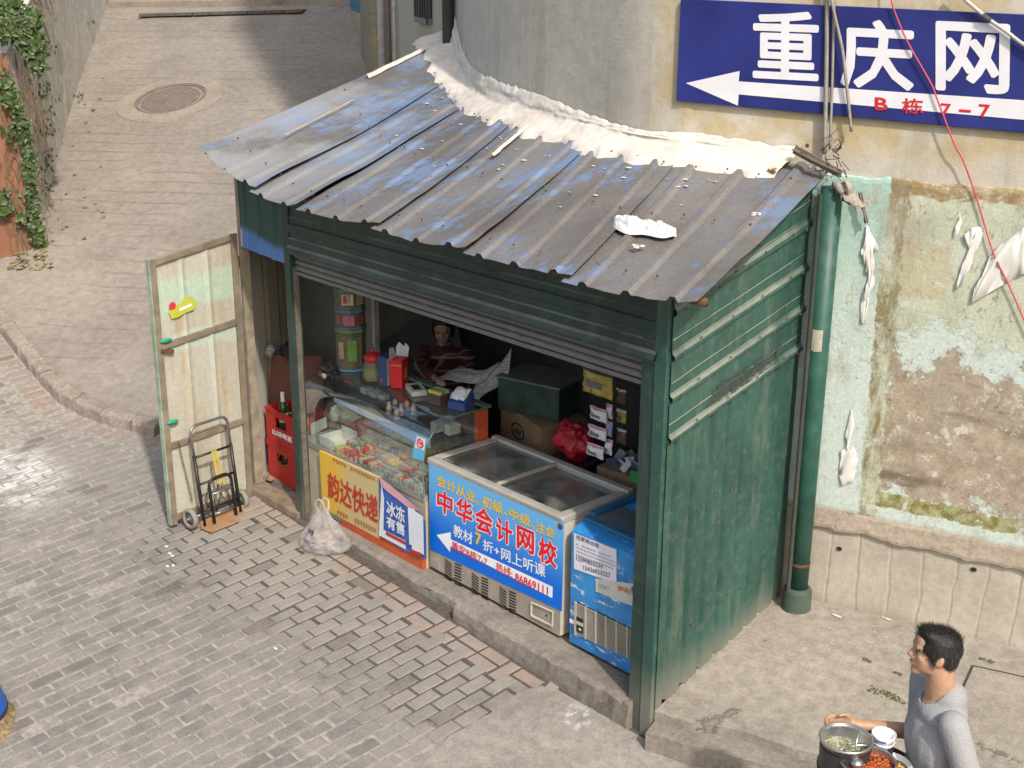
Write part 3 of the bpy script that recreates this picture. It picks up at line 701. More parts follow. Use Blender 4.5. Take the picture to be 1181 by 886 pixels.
# conduits and cables on the wall
m_cond = M('grey_conduit', (.27, .25, .21), .6, .2, 20, .1)
def cable(name, label, pts, r, mat, cat='cable', off=.02, seg=6, fn=hw):
    g = MB(); P_ = [fn(x, y, off+o) if o is not None else 0 for x, y, o in pts]
    # catmull smoothing
    Q = []
    for i in range(len(P_)-1):
        p0, p1, p2, p3 = P_[max(i-1, 0)], P_[i], P_[i+1], P_[min(i+2, len(P_)-1)]
        for k in range(5):
            t = k/5; Q.append(.5*((2*p1)+(p2-p0)*t+(2*p0-5*p1+4*p2-p3)*t*t+(3*p1-p0-3*p2+p3)*t**3))
    Q.append(P_[-1]); g.tube(Q, r, seg); o = g.build(name, mat, smooth=True); return tag(o, label, cat)
cable('conduit_pipe', 'leftmost grey conduit running straight down over the blue sign', [(955, -60, .05), (954, 0, .025), (953, 90, .027), (951, 178, .03)], .0125, m_cond, 'conduit')
cable('conduit_pipe', 'thin middle conduit straight down between two others on the sign', [(963, -60, .05), (962, 0, .025), (960, 90, .027), (957, 172, .03)], .008, m_cond, 'conduit')
cable('conduit_pipe', 'bent conduit slanting right across the first characters of the sign', [(956, -40, .05), (959, 0, .05), (971, 55, .045), (976, 95, .04), (982, 152, .025)], .009, m_cond, 'conduit')
m_rc = M('red_cable', (.50, .06, .09), .5, .1, 10, 0, dirt=.1)
cable('red_cable', 'thin red cable hanging in front of the sign and peeling wall', [(1026, -20, .03), (1029, 5, .03), (1046, 47, .03), (1073, 95, .03), (1080, 112, .03), (1100, 165, .03), (1112, 188, .02), (1130, 240, .015), (1145, 290, .02), (1165, 332, .02), (1186, 380, .02), (1240, 500, .02), (1290, 590, .02), (1350, 640, .03)], .0045, m_rc)
cable('grey_cable', 'pale grey cable crossing the top right corner of the sign', [(1100, -12, .035), (1118, 4, .035), (1140, 22, .035), (1160, 36, .035), (1195, 60, .035), (1300, 110, .035), (1420, 140, .035), (1600, 150, .035)], .011, M('pale_cable', (.45, .43, .4), .5, .1, 10, 0))
g = MB(); p = hw(1140, 22, .055); g.tube([p-Vector((.03, .012, -.018)), p+Vector((.012, .004, -.01))], .014, 8); 
tag(g.build('cable_clip', M('clip_dark', (.06, .06, .05), .6)), 'small dark clip on the pale cable over the sign', 'clip')

# downpipe
m_pipe = M('pipe_green', (.022, .085, .066), .5, .25, 7, .12, dirt=.35, dirtc=(.20, .20, .17, 1))
dp = thing('downpipe', 'thick green painted downpipe with a flared foot at the kiosk corner', 'pipe', hit(918, 708, (0, -.05, 1), .17))
pb = hit(918, 700, (0, -.05, 1), .17); pt = hw(960, 216, .09); pb.z -= .01
g = MB(); g.tube([pb, pb.lerp(pt, .5), pt], .062, 18); g.build('pipe', m_pipe, dp, smooth=True)
g = MB(); g.lathe([(.064, .155), (.078, .15), (.088, .135), (.09, .12), (.09, .02), (.098, .0), (.098, -.02)], pb, 20); g.build('foot', M('pipe_foot', (.055, .08, .065), .7, .2, 9, .25, dirt=.5, dirtc=(.25, .22, .19, 1)), dp, smooth=True)
g = MB(); c_ = pb.lerp(pt, .665); ax = (pt-pb).normalized(); fc = (C-c_); fc -= ax*fc.dot(ax); fc.normalize(); sd_ = ax.cross(fc)
g.grid(lambda u, v: c_+ax*(.13*(v-.5)+.012*fbm(u*4, v*4))+(fc*math.cos(-.2+1.0*(u-.5))+sd_*math.sin(-.2+1.0*(u-.5)))*.0635, 6, 4); g.build('paint_patch', M('bare_patch', (.40, .37, .30), .8, .2, 20, .2), dp, smooth=True)
for t, h_ in ((.12, .02),):
    g = MB(); c_ = pb.lerp(pt, t); ax = (pt-pb).normalized(); g.tube([c_-ax*h_/2, c_+ax*h_/2], .0645, 18, False); g.build('pipe_clamp' if h_ < .03 else 'paint_patch', M('rust', (.12, .055, .03), .8, .3, 20, .3) if h_ < .03 else M('bare_patch', (.40, .37, .30), .8, .2, 20, .2), dp, smooth=True)
cb, ct = hit(907, 704, (0, -.05, 1), .17), hw(947, 224, .13)
g = MB(); g.tube([cb, ct], .014, 8); tag(g.build('thin_conduit', M('dark_conduit', (.05, .055, .045), .7)), 'thin dark conduit squeezed between the downpipe and green wall', 'conduit')

# scrap angle irons and rags on the roof corner
m_scrap = M('scrap_steel', (.16, .13, .105), .7, .3, 16, .4, dirt=.5, dirtc=(.12, .06, .035, 1))
sc_ = thing('scrap_bracket', 'rusty bent angle iron bracket on the roof corner above the downpipe', 'bracket', hw(945, 190, .05))
g = MB(); a, c_, d = hw(916, 172, .12), hw(938, 184, .14), hw(970, 199, .16)
g.beam(a, c_, .05, .008); g.beam(a, c_, .008, .05); g.beam(c_, d, .05, .008); g.beam(c_, d+Vector((0, 0, -.01)), .008, .045); g.build('angle_iron', m_scrap, sc_, bevel=.001)
g = MB(); 
for q in ((931, 168), (968, 197)):
    p = hw(q[0], q[1], .165); g.lathe([(1e-4, .006), (.010, .005), (.012, 0)], p, 10, Matrix(((WD.x, 0, -WN.x), (WD.y, 0, -WN.y), (0, 1, 0))))
g.build('rust_bolt', M('rust', (.12, .055, .03), .8, .3, 20, .3), sc_)
m_rag = M('dirty_rag', (.30, .27, .22), .95, .3, 18, .4, dirt=.5)
def rag(name, label, px_poly, off, mat, amp=.03, n=7):
    P_ = [hw(x, y, off) for x, y in px_poly]; g = MB()
    def f(u, v):
        p = P_[0].lerp(P_[1], u).lerp(P_[3].lerp(P_[2], u), v); return p-WN*amp*fbm(u*3+px_poly[0][0], v*3, .3)+Vector((0, 0, 1))*amp*.8*fbm(u*4, v*4, px_poly[0][1])
    g.grid(f, n, n); o = g.build(name, mat, smooth=True, solid=.004); return tag(o, label, 'rag')
rag('dirty_rag', 'grey dirty rag hanging off the downpipe top', [(958, 214), (976, 208), (998, 238), (972, 232)], .16, m_rag, .05)
rag('dirty_rag', 'narrow brown rag strip dangling beside the torn white paper', [(990, 222), (994, 222), (1001, 256), (998, 258)], .06, m_scrap, .02)
g = MB()
for k in range(26):
    p = hw(rnd(945, 975), rnd(160, 200), rnd(.06, .14)); q = p+Vector((rnd(-.08, .08), rnd(-.08, .05), rnd(-.06, .07))); r_ = p.lerp(q, .5)+Vector((rnd(-.03, .03), rnd(-.03, .03), rnd(-.03, .03))); g.tube([p, r_, q], rnd(.0015, .004), 4)
tag(g.build('wire_tangle', M('wire_dark', (.06, .055, .05), .7)), 'tangle of dark wires at the foot of the conduits', 'wires')

# things on the far wall
g = MB(); p, q = hl(484, -6), hl(498, 24)
wn = thing('barred_window', 'small dark barred window high on the shaded wall', 'window', p)
d2 = (Vector(W_[3]+(0,))-Vector(W_[2]+(0,))).normalized(); n2_ = Vector((d2.y, -d2.x, 0))
if n2_.dot(C-p) < 0: n2_ = -n2_
a, c_ = hl(484, 10), hl(498, 10); zt, zb = 4.6, hl(492, 20).z
a.z = c_.z = 0
g.hexa([a+n2_*.004+Vector((0, 0, zb)), c_+n2_*.004+Vector((0, 0, zb)), c_+n2_*.012+Vector((0, 0, zb)), a+n2_*.012+Vector((0, 0, zb))], [a+n2_*.004+Vector((0, 0, zt)), c_+n2_*.004+Vector((0, 0, zt)), c_+n2_*.012+Vector((0, 0, zt)), a+n2_*.012+Vector((0, 0, zt))]); g.build('pane', M('dark_opening', (.012, .013, .015), .4, .1, 4, 0), wn)
for k in range(6):
    p = a.lerp(c_, k/5)+n2_*.05; g = MB(); g.tube([p+Vector((0, 0, zb-.06)), p+Vector((0, 0, zt))], .011, 6); g.build('bar', M('bar_iron', (.05, .045, .045), .7), wn)
g = MB(); g.beam(a+n2_*.03+Vector((0, 0, zb-.03)), c_+n2_*.03+Vector((0, 0, zb-.03)), .06, .05); g.build('sill', M('sill_grey', (.2, .2, .19), .8), wn)
def wpipe(px, r, mat, label, name='wall_pipe', zt=7, off=.0):
    p = hl(px, 30); p += n2_*(r+.02+off); g = MB(); g.tube([Vector((p.x, p.y, rampz(p.x, p.y)-.1)), Vector((p.x, p.y, zt))], r, 10); tag(g.build(name, mat, smooth=True), label, 'pipe')
wpipe(446.5, .05, M('pale_pipe', (.50, .50, .49), .6), 'pale grey pipe left of the others on the far shaded wall')
wpipe(453, .035, M('brown_pipe', (.20, .17, .14), .7), 'brownish pipe between two pale pipes on the far wall')
wpipe(459, .022, M('pale_pipe', (.50, .50, .49), .6), 'thin whitish pipe right of the brownish pipe on the far wall')
wpipe(527, .055, M('black_pipe', (.035, .035, .032), .6), 'black pipe running up the wall above the cement peak')
# stained pillar and teal door panel at the far end
p, q = hl(439, 40), hl(424, 20)
g = MB(); 
base = [Vector((p.x, p.y, 0)), Vector((q.x, q.y, 0))]
bb = [base[0]-n2_*.3, base[1]-n2_*.3, base[1]+n2_*.10, base[0]+n2_*.10]
g.hexa([v_+Vector((0, 0, 1)) for v_ in bb], [v_+Vector((0, 0, 9)) for v_ in bb])
tag(g.build('stained_pillar', concrete('stained_render', (.40, .34, .22, 1), (.30, .27, .22, 1), .3, 1.2)), 'yellow stained plaster pillar at the far end of the wall', 'pillar')
q2 = hl(402, 5); bb = [Vector((q.x, q.y, 0))-n2_*.2, Vector((q2.x, q2.y, 0))-n2_*.2, Vector((q2.x, q2.y, 0))+n2_*.02, Vector((q.x, q.y, 0))+n2_*.02]
dz = hl(415, 14).z
g = MB(); g.hexa([v_+Vector((0, 0, dz)) for v_ in bb], [v_+Vector((0, 0, dz+2.2)) for v_ in bb]); tag(g.build('teal_panel', M('teal_paint', (.02, .19, .33), .5)), 'bright teal panel at the top edge beyond the stained pillar', 'panel')
g = MB(); g.hexa([v_+n2_*.03+Vector((0, 0, dz-1.2)) for v_ in bb], [v_+n2_*.03+Vector((0, 0, dz-.004)) for v_ in bb]); tag(g.build('pale_plinth', m_ledge), 'pale plinth under the teal panel', 'plinth')

# ------------------------------------------------------------------ retaining wall with ivy, left
b = NB('retaining_wall_concrete'); P = b.pos(); n1 = b.noise(1.2, P, 7, .65); n2 = b.noise(9, P, 6, .72); run = b.noise(4, b.pos(scale=(1, 1, .10)), 6, .75)
v = b.mix(b.step(n1, .3, .7), (.46, .43, .36, 1), (.60, .57, .50, 1)); v = b.mul(v, b.mix(b.step(n2, .25, .75), (.75, .74, .72, 1), (1.12, 1.1, 1.08, 1)))
v = b.mix(b.math('MULTIPLY', b.step(run, .56, .72), .5), v, (.16, .145, .10, 1)); v = b.mix(b.math('MULTIPLY', b.step(b.noise(5, b.pos(scale=(1, 1, .12), loc=(3, 1, 0)), 5, .7), .62, .72), .7), v, (.55, .53, .47, 1))
v = b.mix(b.math('MULTIPLY', b.step(n1, .55, .66), .5), v, (.13, .135, .055, 1))
b.col(v); b.rough(.95); b.bump(b.math('ADD', n2, run), .5, .02); m_ret = b.m
m_orange = M('orange_render', (.23, .108, .06), .85, .15, 3, .25, dirt=.3, dirtc=(.2, .12, .07, 1))
bp = [hr(40, 287), hr(52.3, 256), hr(77.6, 144), hr(92, 97), hr(119, 22), hr(132, -10)]
bp.append(bp[-1]+(bp[-1]-bp[-2])*4)
rw = thing('retaining_wall', 'weathered concrete retaining wall with an orange end along the ramp', 'wall', bp[0])
def ztop(p, py):
    best = None
    for k in range(400):
        zz_ = p.z+k*.02
        if proj((p.x, p.y, zz_))[1] < py: return zz_
    return p.z+5
z0 = ztop(bp[0], 62); hts = z0-bp[0].z
print('retaining height', hts)
g = MB(); out = []
dd = (bp[2]-bp[0]); dd.z = 0; dd.normalize(); nn_ = Vector((-dd.y, dd.x, 0))
if nn_.x > 0: nn_ = -nn_
if nn_.dot(R) > 0: nn_ = -nn_
tops = [Vector((p.x, p.y, p.z+hts))+nn_*.06 for p in bp]
for i in range(len(bp)-1): g.quad(bp[i]-Vector((0, 0, .6)), bp[i+1]-Vector((0, 0, .6)), tops[i+1], tops[i])
for i in range(len(bp)-1): g.quad(tops[i], tops[i+1], tops[i+1]+nn_*.35, tops[i]+nn_*.35)
g.build('face', m_ret, rw)
lf = hr(-40, 312); lf2 = bp[0]+(lf-bp[0]).normalized()*4
g = MB(); g.quad(bp[0]-Vector((0, 0, .6))-dd*.004, tops[0]-dd*.004, Vector((lf2.x, lf2.y, tops[0].z)), Vector((lf2.x, lf2.y, lf2.z-.8))); g.quad(tops[0], tops[0]+dd*30+Vector((0, 0, 5)), Vector((lf2.x, lf2.y, tops[0].z))+dd*30+Vector((0, 0, 5)), Vector((lf2.x, lf2.y, tops[0].z))); g.build('orange_end', m_orange, rw)
# ivy: leaves as small folded quads
b = NB('ivy_leaf'); rn = b.geo()['Random Per Island']; v = b.mix(rn, (.02, .045, .012, 1), (.075, .115, .03, 1)); b.col(v); b.rough(.45); b.p.inputs['Specular IOR Level'].default_value = .4
try: b.p.inputs['Subsurface Weight'].default_value = 0
except Exception: pass
m_ivy = b.m; m_dry = M('dry_stems', (.16, .115, .075), .9, .3, 20, .2)
iv = thing('ivy', 'dark green ivy hanging over the orange end of the retaining wall', 'ivy', tops[0])
g = MB()
def leaf(p, n_, s_):
    n_ = (n_+Vector((rnd(-.5, .5), rnd(-.5, .5), rnd(-.2, .6)))).normalized(); t_ = n_.orthogonal().normalized(); t_ = (Matrix.Rotation(rnd(0, 6.28), 3, n_) @ t_); u_ = n_.cross(t_)
    g.add([p-t_*s_*.1, p+u_*s_*.55-t_*s_*.15+n_*s_*.12, p+u_*s_*.42+t_*s_*.4+n_*s_*.1, p+t_*s_, p-u_*s_*.42+t_*s_*.4+n_*s_*.1, p-u_*s_*.55-t_*s_*.15+n_*s_*.12], [(0, 1, 2, 3), (0, 3, 4, 5)])
ne = (-dd-nn_*.0); od = (lf-bp[0]); od.z = 0; od.normalize()
on = Vector((od.y, -od.x, 0)); 
if on.dot(C-bp[0]) < 0: on = -on
FN = -nn_
stems = MB()
def ivy_at(px, py, spread, cnt, face):          # face 0: orange end, 1: long face
    for _ in range(cnt):
        qx, qy = px+random.gauss(0, spread), py+random.gauss(0, spread*1.2)
        if face == 0: p = hit(qx, qy, on, on.dot(bp[0])); n_ = on
        else: p = hit(qx, qy, FN, FN.dot(bp[0])); n_ = FN
        if (p-bp[0]).length > 9: continue
        leaf(p+n_*rnd(.01, .12), n_, rnd(.02, .045)+.03*rnd(0, 1)**2)
for px, py, s_, c_ in [(10, 12, 9, 210), (30, 25, 8, 190), (40, 50, 7, 170), (22, 40, 8, 120), (5, 30, 8, 100), (42, 72, 6, 90), (6, 98, 5, 60), (10, 110, 5, 70), (18, 122, 5, 50), (24, 140, 5, 60), (28, 160, 5, 60), (32, 182, 5, 55), (34, 200, 5, 45), (12, 152, 4, 16), (5, 240, 4, 40), (4, 225, 4, 20), (25, 250, 4, 26), (40, 262, 5, 60), (44, 275, 4, 36), (36, 222, 5, 32), (38, 240, 5, 28)]:
    ivy_at(px, py, s_*.8, int(c_*1.5), 0)
for px, py, s_, c_ in [(44, 60, 6, 60), (44, 100, 5, 40), (46, 150, 6, 50), (45, 190, 6, 46), (46, 215, 4, 26), (42, 110, 4, 26), (58, 112, 3, 12), (50, 176, 4, 24), (52, 128, 3, 14), (82, 112, 2.5, 14), (98, 25, 2, 8)]:
    ivy_at(px, py, s_*.8, c_, 1)
g.build('foliage', m_ivy, iv)
for k in range(46):
    px, py = rnd(0, 46), rnd(60, 250); p = hit(px, py, on, on.dot(bp[0]))+on*.015; pts = [p]
    for _ in range(6): pts.append(pts[-1]+od*rnd(-.05, .05)+Vector((0, 0, -rnd(.06, .16))))
    stems.tube(pts, rnd(.003, .007), 4)
for k in range(70):
    p = tops[0].lerp(tops[2], rnd(.0, .9))+FN*rnd(-.2, .05); pts = [p]
    for _ in range(5): pts.append(pts[-1]+dd*rnd(-.08, .08)+FN*rnd(-.01, .045)+Vector((0, 0, -rnd(-.05, .2))))
    stems.tube(pts, rnd(.004, .01), 4)
tag(stems.build('stems', m_dry, iv), kind='stuff')
# leaf litter at the wall foot
g = MB()
for k in range(160):
    p = hr(rnd(8, 60), rnd(262, 312)) if k < 120 else hr(rnd(20, 120), rnd(40, 290))
    if proj(p)[0] < 40 and proj(p)[1] < 285: continue
    n_ = Vector((.2, -.3, 1)); leaf(p+Vector((0, 0, .015)), n_, rnd(.03, .06))
b = NB('dead_leaf'); b.col(b.mix(b.geo()['Random Per Island'], (.10, .075, .04, 1), (.26, .22, .09, 1))); b.rough(.9)
tag(g.build('leaf_litter', b.m), 'scattered dead leaves at the foot of the retaining wall', 'leaf litter', kind='stuff')
# ------------------------------------------------------------------ kiosk shell
def table(T, x):
    if x <= T[0][0]: return T[0][1]
    for (a, p), (b_, q) in zip(T, T[1:]):
        if x <= b_: return p+(q-p)*(x-a)/(b_-a)
    return T[-1][1]
ZE = [(-4.12, 2.82), (-3.8, 2.715), (-3.4, 2.61), (-3.0, 2.56), (-1.97, 2.556), (-1.07, 2.552), (-.19, 2.545), (.46, 2.575)]
ZT = [(-5.4, 3.50), (-5.1, 3.45), (-4.6, 3.30), (-3.86, 3.12), (-3.1, 3.07), (-2.1, 3.04), (-1.43, 3.02), (-.96, 3.0), (-.35, 2.97), (-.17, 2.93)]
RD = Vector((-.32, .95, 0)).normalized()
def wall_hit(p, d):
    best = None
    for (ax, ay), (bx, by) in zip(front, front[1:]):
        ex, ey = bx-ax, by-ay; den = d.x*ey-d.y*ex
        if abs(den) < 1e-9: continue
        t = ((ax-p.x)*ey-(ay-p.y)*ex)/den; s = ((ax-p.x)*d.y-(ay-p.y)*d.x)/den
        if t > 0 and -1e-6 <= s <= 1+1e-6 and (best is None or t < best): best = t
    return best or 1.8
def roofpt(s, t, h=0, eave=0, ds=0):
    e = Vector((s, -.3+eave, table(ZE, s))); L_ = wall_hit(e, RD); top = e+RD*L_; zt = table(ZT, top.x)
    p = e.lerp(top, t); p.x += ds*t; z = e.z+(zt-e.z)*t+.012*fbm(s*1.3, t*2, 4)-.02*math.sin(math.pi*t)
    return Vector((p.x, p.y, z+h))
b = NB('weathered_roof_paint'); P = b.pos(); rr_ = b.pos(rot=(0, 0, math.radians(-18.6)), scale=(1, .28, 1))
n1 = b.noise(1.4, b.pos(rot=(0, 0, math.radians(-18.6)), scale=(1, .6, 1)), 6, .65); n2 = b.noise(17, rr_, 8, .8); n3 = b.noise(60, P, 4, .7); n4 = b.noise(2.1, b.pos(loc=(3, 7, 0), rot=(0, 0, -.32), scale=(1, .5, 1)), 5)
grime = b.mix(b.step(n1, .3, .7), (.112, .103, .097, 1), (.182, .175, .170, 1)); grime = b.mul(grime, b.mix(b.step(n3, .3, .7), (.8, .8, .8, 1), (1.12, 1.12, 1.12, 1)))
blue = b.mix(b.step(n4, .35, .65), (.065, .12, .26, 1), (.14, .195, .30, 1))
sx = b.sep(b.pos())
left = b.step(sx[0], -2.2, -4.2); thr = b.math('ADD', b.math('ADD', b.math('MULTIPLY', n2, .55), b.math('MULTIPLY', n4, .5)), b.math('MULTIPLY', left, .025))
v = b.mix(b.step(thr, .535, .60), grime, blue)
pale = b.math('MULTIPLY', left, b.step(n1, .40, .62)); v = b.mix(b.math('MULTIPLY', pale, .5), v, (.29, .31, .335, 1))
sp_ = b.step(b.voro(17, P), .05, .03); v = b.mix(b.math('MULTIPLY', sp_, b.step(n4, .5, .6)), v, (.62, .6, .55, 1))
ru = b.step(b.noise(23, b.pos(loc=(1, 2, 3)), 6, .8), .68, .74); v = b.mix(b.math('MULTIPLY', ru, .7), v, (.10, .07, .05, 1))
b.col(v); b.rough(b.math('ADD', .5, b.math('MULTIPLY', n3, .25))); b.metal(.0); b.p.inputs['Specular IOR Level'].default_value = .35; b.bump(b.math('ADD', n2, n3), .18, .004); m_roof = b.m

def green_mat(name, c=(.022, .10, .075), dust=.5, sc=1.0):
    b = NB(name); P = b.pos(); n1 = b.noise(1.8*sc, P, 6, .65); n2 = b.noise(16*sc, P, 6, .7); n3 = b.noise(8, b.pos(scale=(1, 1, .12)), 6, .7)
    v = b.mix(b.step(n1, .3, .7), k3(c+(1,), .8), k3(c+(1,), 1.25)); v = b.mix(b.math('MULTIPLY', b.step(n2, .45, .8), dust*.35), v, (.22, .24, .2, 1))
    v = b.mix(b.math('MULTIPLY', b.step(n3, .52, .72), dust*.5), v, (.16, .19, .155, 1))
    sz_ = b.sep(b.pos())[2]; v = b.mix(b.math('MULTIPLY', b.step(b.math('ADD', sz_, b.math('MULTIPLY', n1, .3)), .62, .32), dust*.8), v, (.24, .215, .175, 1))
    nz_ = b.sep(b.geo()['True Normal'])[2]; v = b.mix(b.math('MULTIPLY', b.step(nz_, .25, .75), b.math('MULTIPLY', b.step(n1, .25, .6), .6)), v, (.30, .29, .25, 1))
    ch = b.step(b.noise(34, b.pos(loc=(2, 2, 2)), 5, .8), .70, .73); v = b.mix(b.math('MULTIPLY', ch, .8), v, (.45, .45, .40, 1))
    b.col(v); b.rough(b.math('ADD', .38, b.math('MULTIPLY', n2, .3))); b.p.inputs['Specular IOR Level'].default_value = .45; b.bump(b.math('ADD', b.math('MULTIPLY', n2, .15), b.noise(2.6, b.pos(), 3)), .35, .03); return b.m
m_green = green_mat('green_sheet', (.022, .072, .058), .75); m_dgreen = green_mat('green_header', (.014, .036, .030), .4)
m_rust = M('rust', (.12, .055, .03), .8, .3, 20, .3)
m_shut = M('shutter_grey', (.15, .15, .145), .55, .15, 8, .1, metal=.2, dirt=.3)
m_wpanel = M('white_panel', (.58, .58, .52), .7, .12, 3, .1, dirt=.3)
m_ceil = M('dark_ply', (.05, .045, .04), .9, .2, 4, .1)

ki = thing('kiosk', 'green sheet metal street kiosk with weathered blue grey tin roof', 'kiosk', (-2, 0, 0))
roof = MB(); 
for yy in (-.18, .55, 1.2):      # purlins carry the sheets
    pass
pts_r = []
g = MB()
for t in (.10, .5, .86):
    A = [roofpt(s, t, -.05) for s in (-4.05, -3.4, -2.7, -2.0, -1.2, -.5, .1, .40-.03*t)]
    g.tube(A, .022, 8)
roofo = g.build('roof', m_rust, ki, smooth=True); roofo['label'] = 'corrugated tin roof of overlapping weathered sheets'
SB = [-4.12, -3.42, -2.92, -2.06, -1.24, -.43, .445]; DT = [0, -.05, .03, -.07, .02, -.1, 0]
for i in range(6):
    s0, s1 = SB[i], SB[i+1]+(.05 if i < 5 else 0); npit = max(2, round((s1-s0)/.27)); pit = (s1-s0)/npit
    prof = [(s0, .0)]
    for k in range(npit):
        c_ = s0+pit*(k+.5)
        prof += [(c_-.036, 0.0), (c_-.015, .022), (c_+.015, .022), (c_+.036, 0.0)]
        prof += [(c_+pit*.27, .0012), (c_+pit*.5, 0.0)]
    nt_ = 14; ev = [0, -.012, .018, -.01, .008, -.02][i]; vs = []
    for j in range(nt_+1):
        t = j/nt_*1.0
        for k, (s, h) in enumerate(prof):
            lift = .030*((s-s0)/(s1-s0))**4*(1.35-t)*(1+.5*fbm(t*3, i*5))
            if j == 0: lift += .012*fbm(s*7, i)
            q = roofpt(s, max(t, 0), h+lift, ev*(1-t)+(.010*fbm(s*9, i*2) if j == 0 else 0), DT[i]+(DT[i+1]-DT[i])*(s-s0)/(s1-s0))
            vs.append(q)
    npf = len(prof); g = MB(); g.add(vs, [(j*npf+k, j*npf+k+1, (j+1)*npf+k+1, (j+1)*npf+k) for j in range(nt_) for k in range(npf-1)])
    g.build('roof_sheet', m_roof, roofo, solid=.002)
# short patch sheet lying over the left eave
g = MB(); g.tube([roofpt(-3.78, .22, .04), roofpt(-3.80, .5, .04)], .006, 6); g.build('pale_stick', M('stick_pale', (.45, .33, .22), .8), roofo)
# screws
g = MB()
for i in range(22):
    for t in (.10, .5, .86):
        s = -4.0+.205*i+rnd(-.01, .01); g.sphere(roofpt(s, t+rnd(-.01, .01), .03), .007, 6, 4)
tag(g.build('screw_heads', m_rust, roofo), kind='stuff')

# cement seam
b = NB('white_cement'); n1 = b.noise(3, b.pos(), 6); n2 = b.noise(22, b.pos(), 6, .7)
b.col(b.mul(b.mix(b.step(n1, .3, .7), (.54, .50, .45, 1), (.66, .62, .57, 1)), b.mix(b.step(n2, .25, .75), (.84, .83, .81, 1), (1.04, 1.04, 1.03, 1)))); n9 = b.step(b.noise(4.5, b.pos(loc=(2, 4, 6)), 7, .75), .55, .68); b.col(b.mix(b.math('MULTIPLY', n9, .5), b.p.inputs['Base Color'].links[0].from_socket, (.36, .33, .28, 1))); b.rough(.9); b.bump(n2, .4, .008); m_cem = b.m
UP = [(-5.12, 3.60), (-4.9, 3.56), (-4.3, 3.35), (-3.7, 3.28), (-3.1, 3.245), (-2.57, 3.215), (-1.86, 3.14), (-1.33, 3.095), (-.96, 3.10), (-.65, 3.09), (-.33, 3.065)]
def wall_y(x):
    for (ax, ay), (bx, by) in zip(front, front[1:]):
        if min(ax, bx) <= x <= max(ax, bx): return ay+(by-ay)*(x-ax)/(bx-ax)
def roof_z(x, y):
    e = Vector((x, y, 0)); k = (y+.3)/RD.y; s = x-RD.x*k; e0 = Vector((s, -.3, table(ZE, s))); L_ = wall_hit(e0, RD); t = min(1, max(0, k/L_)); return roofpt(s, t).z
g = MB(); NK = 340; V = []; ncol = 18
for k in range(NK+1):
    x = -.335-4.79*k/NK; y = wall_y(x); lft = max(0, (-x-3.9)/1.2)
    wn_ = Vector((0, -1, 0)) if x > -3.4 else Vector((0, -1, 0)).lerp(Vector((-.42, -.9, 0)), min(1, (-x-3.4)/.9))
    up = table(UP, x)+.025*fbm(x*2.6, 1)+.016*fbm(x*11, 2, 0, 5)+lft*.26*abs(fbm(x*14, 5))**1.4
    reach = max(.04, .25+.10*fbm(x*2.0, 4, 0, 3)+.03*fbm(x*8, 6, 0, 2)+lft*.10); row = []
    for c_ in range(ncol):
        q = c_/(ncol-1)
        if q < .5:
            r_ = q/.5; d = reach*(1-r_)+.045*r_; p = Vector((x, y, 0))+wn_*d
            th = .034*(r_**.7)*(1+.6*fbm(x*3, q*5, 2))+.004*fbm(x*24, q*14, 4, 4)+.008*abs(fbm(x*7, q*12, 7))
            z = roof_z(p.x, p.y)+(-.006 if c_ == 0 else .022*min(1, r_*5)+th)
            row.append(Vector((p.x, p.y, z)))
        else:
            r_ = (q-.5)/.5; base = roof_z(x, y-.045)+.065; z = base+(up-base)*r_; d = .045*(1-r_)**.7+.004+(.014*fbm(x*3, q*9, 8)+.005*fbm(x*17, q*22, 3, 4))*(1-r_**3)
            row.append(Vector((x, y, z))+wn_*max(d, .003))
    V += row
g.add(V, [(k*ncol+c_, (k+1)*ncol+c_, (k+1)*ncol+c_+1, k*ncol+c_+1) for k in range(NK) for c_ in range(ncol-1)])
seam = g.build('cement_seam', m_cem, ki, smooth=True); seam['label'] = 'thick white trowelled cement along the roof and wall joint'
for (s, t0, t1, wd) in ((-1.86, .62, .93, .05), (-4.02, .60, .96, .07)):
    g = MB(); n = 14
    def f(u, v): 
        q = roofpt(s+wd*(v-.5)*(1-.3*u)+.01*fbm(u*6, v), t0+(t1-t0)*u, .034+.012*math.sin(v*3.14)); return q
    g.grid(f, n, 4); g.build('cement_streak', m_cem, ki, smooth=True)
g = MB()
for k in range(95):
    x = rnd(-4.2, -.5); y = wall_y(x)-rnd(.26, .45)-.5*rnd(0, 1)**3; p = Vector((x, y, roof_z(x, y)+.008)); r_ = rnd(.002, .006)+.012*rnd(0, 1)**5
    g.sphere(p, r_, 6, 4, (1.5, 1.2, .3))
tag(g.build('cement_splashes', m_cem, ki), kind='stuff')

# posts, header, shutter
def post(x0, x1, y0, y1, z1, mat, name='post', z0=None):
    g = MB(); z0 = plaza(x0, 0)-.03 if z0 is None else z0; g.box((x0, y0, z0), (x1, y1, z1)); return g.build(name, mat, ki, bevel=.004)
post(-3.50, -3.425, -.03, .05, 2.6, m_dgreen)
post(-.135, -.045, -.028, .06, 2.6, m_dgreen)
post(-.042, .036, -.034, .05, 2.56, m_green, 'corner_post')
post(-4.14, -4.10, -.02, .05, 2.72, M('rusty_angle', (.26, .22, .16), .75, .3, 10, .3, dirt=.5, dirtc=(.16, .07, .03, 1)), 'door_post')
g = MB(); g.box((-3.4245, -.012, .10), (-3.414, .03, 2.05)); g.build('chipped_strip', M('chipped_cream', (.12, .105, .085), .8, .3, 18, .3, dirt=.5), ki)
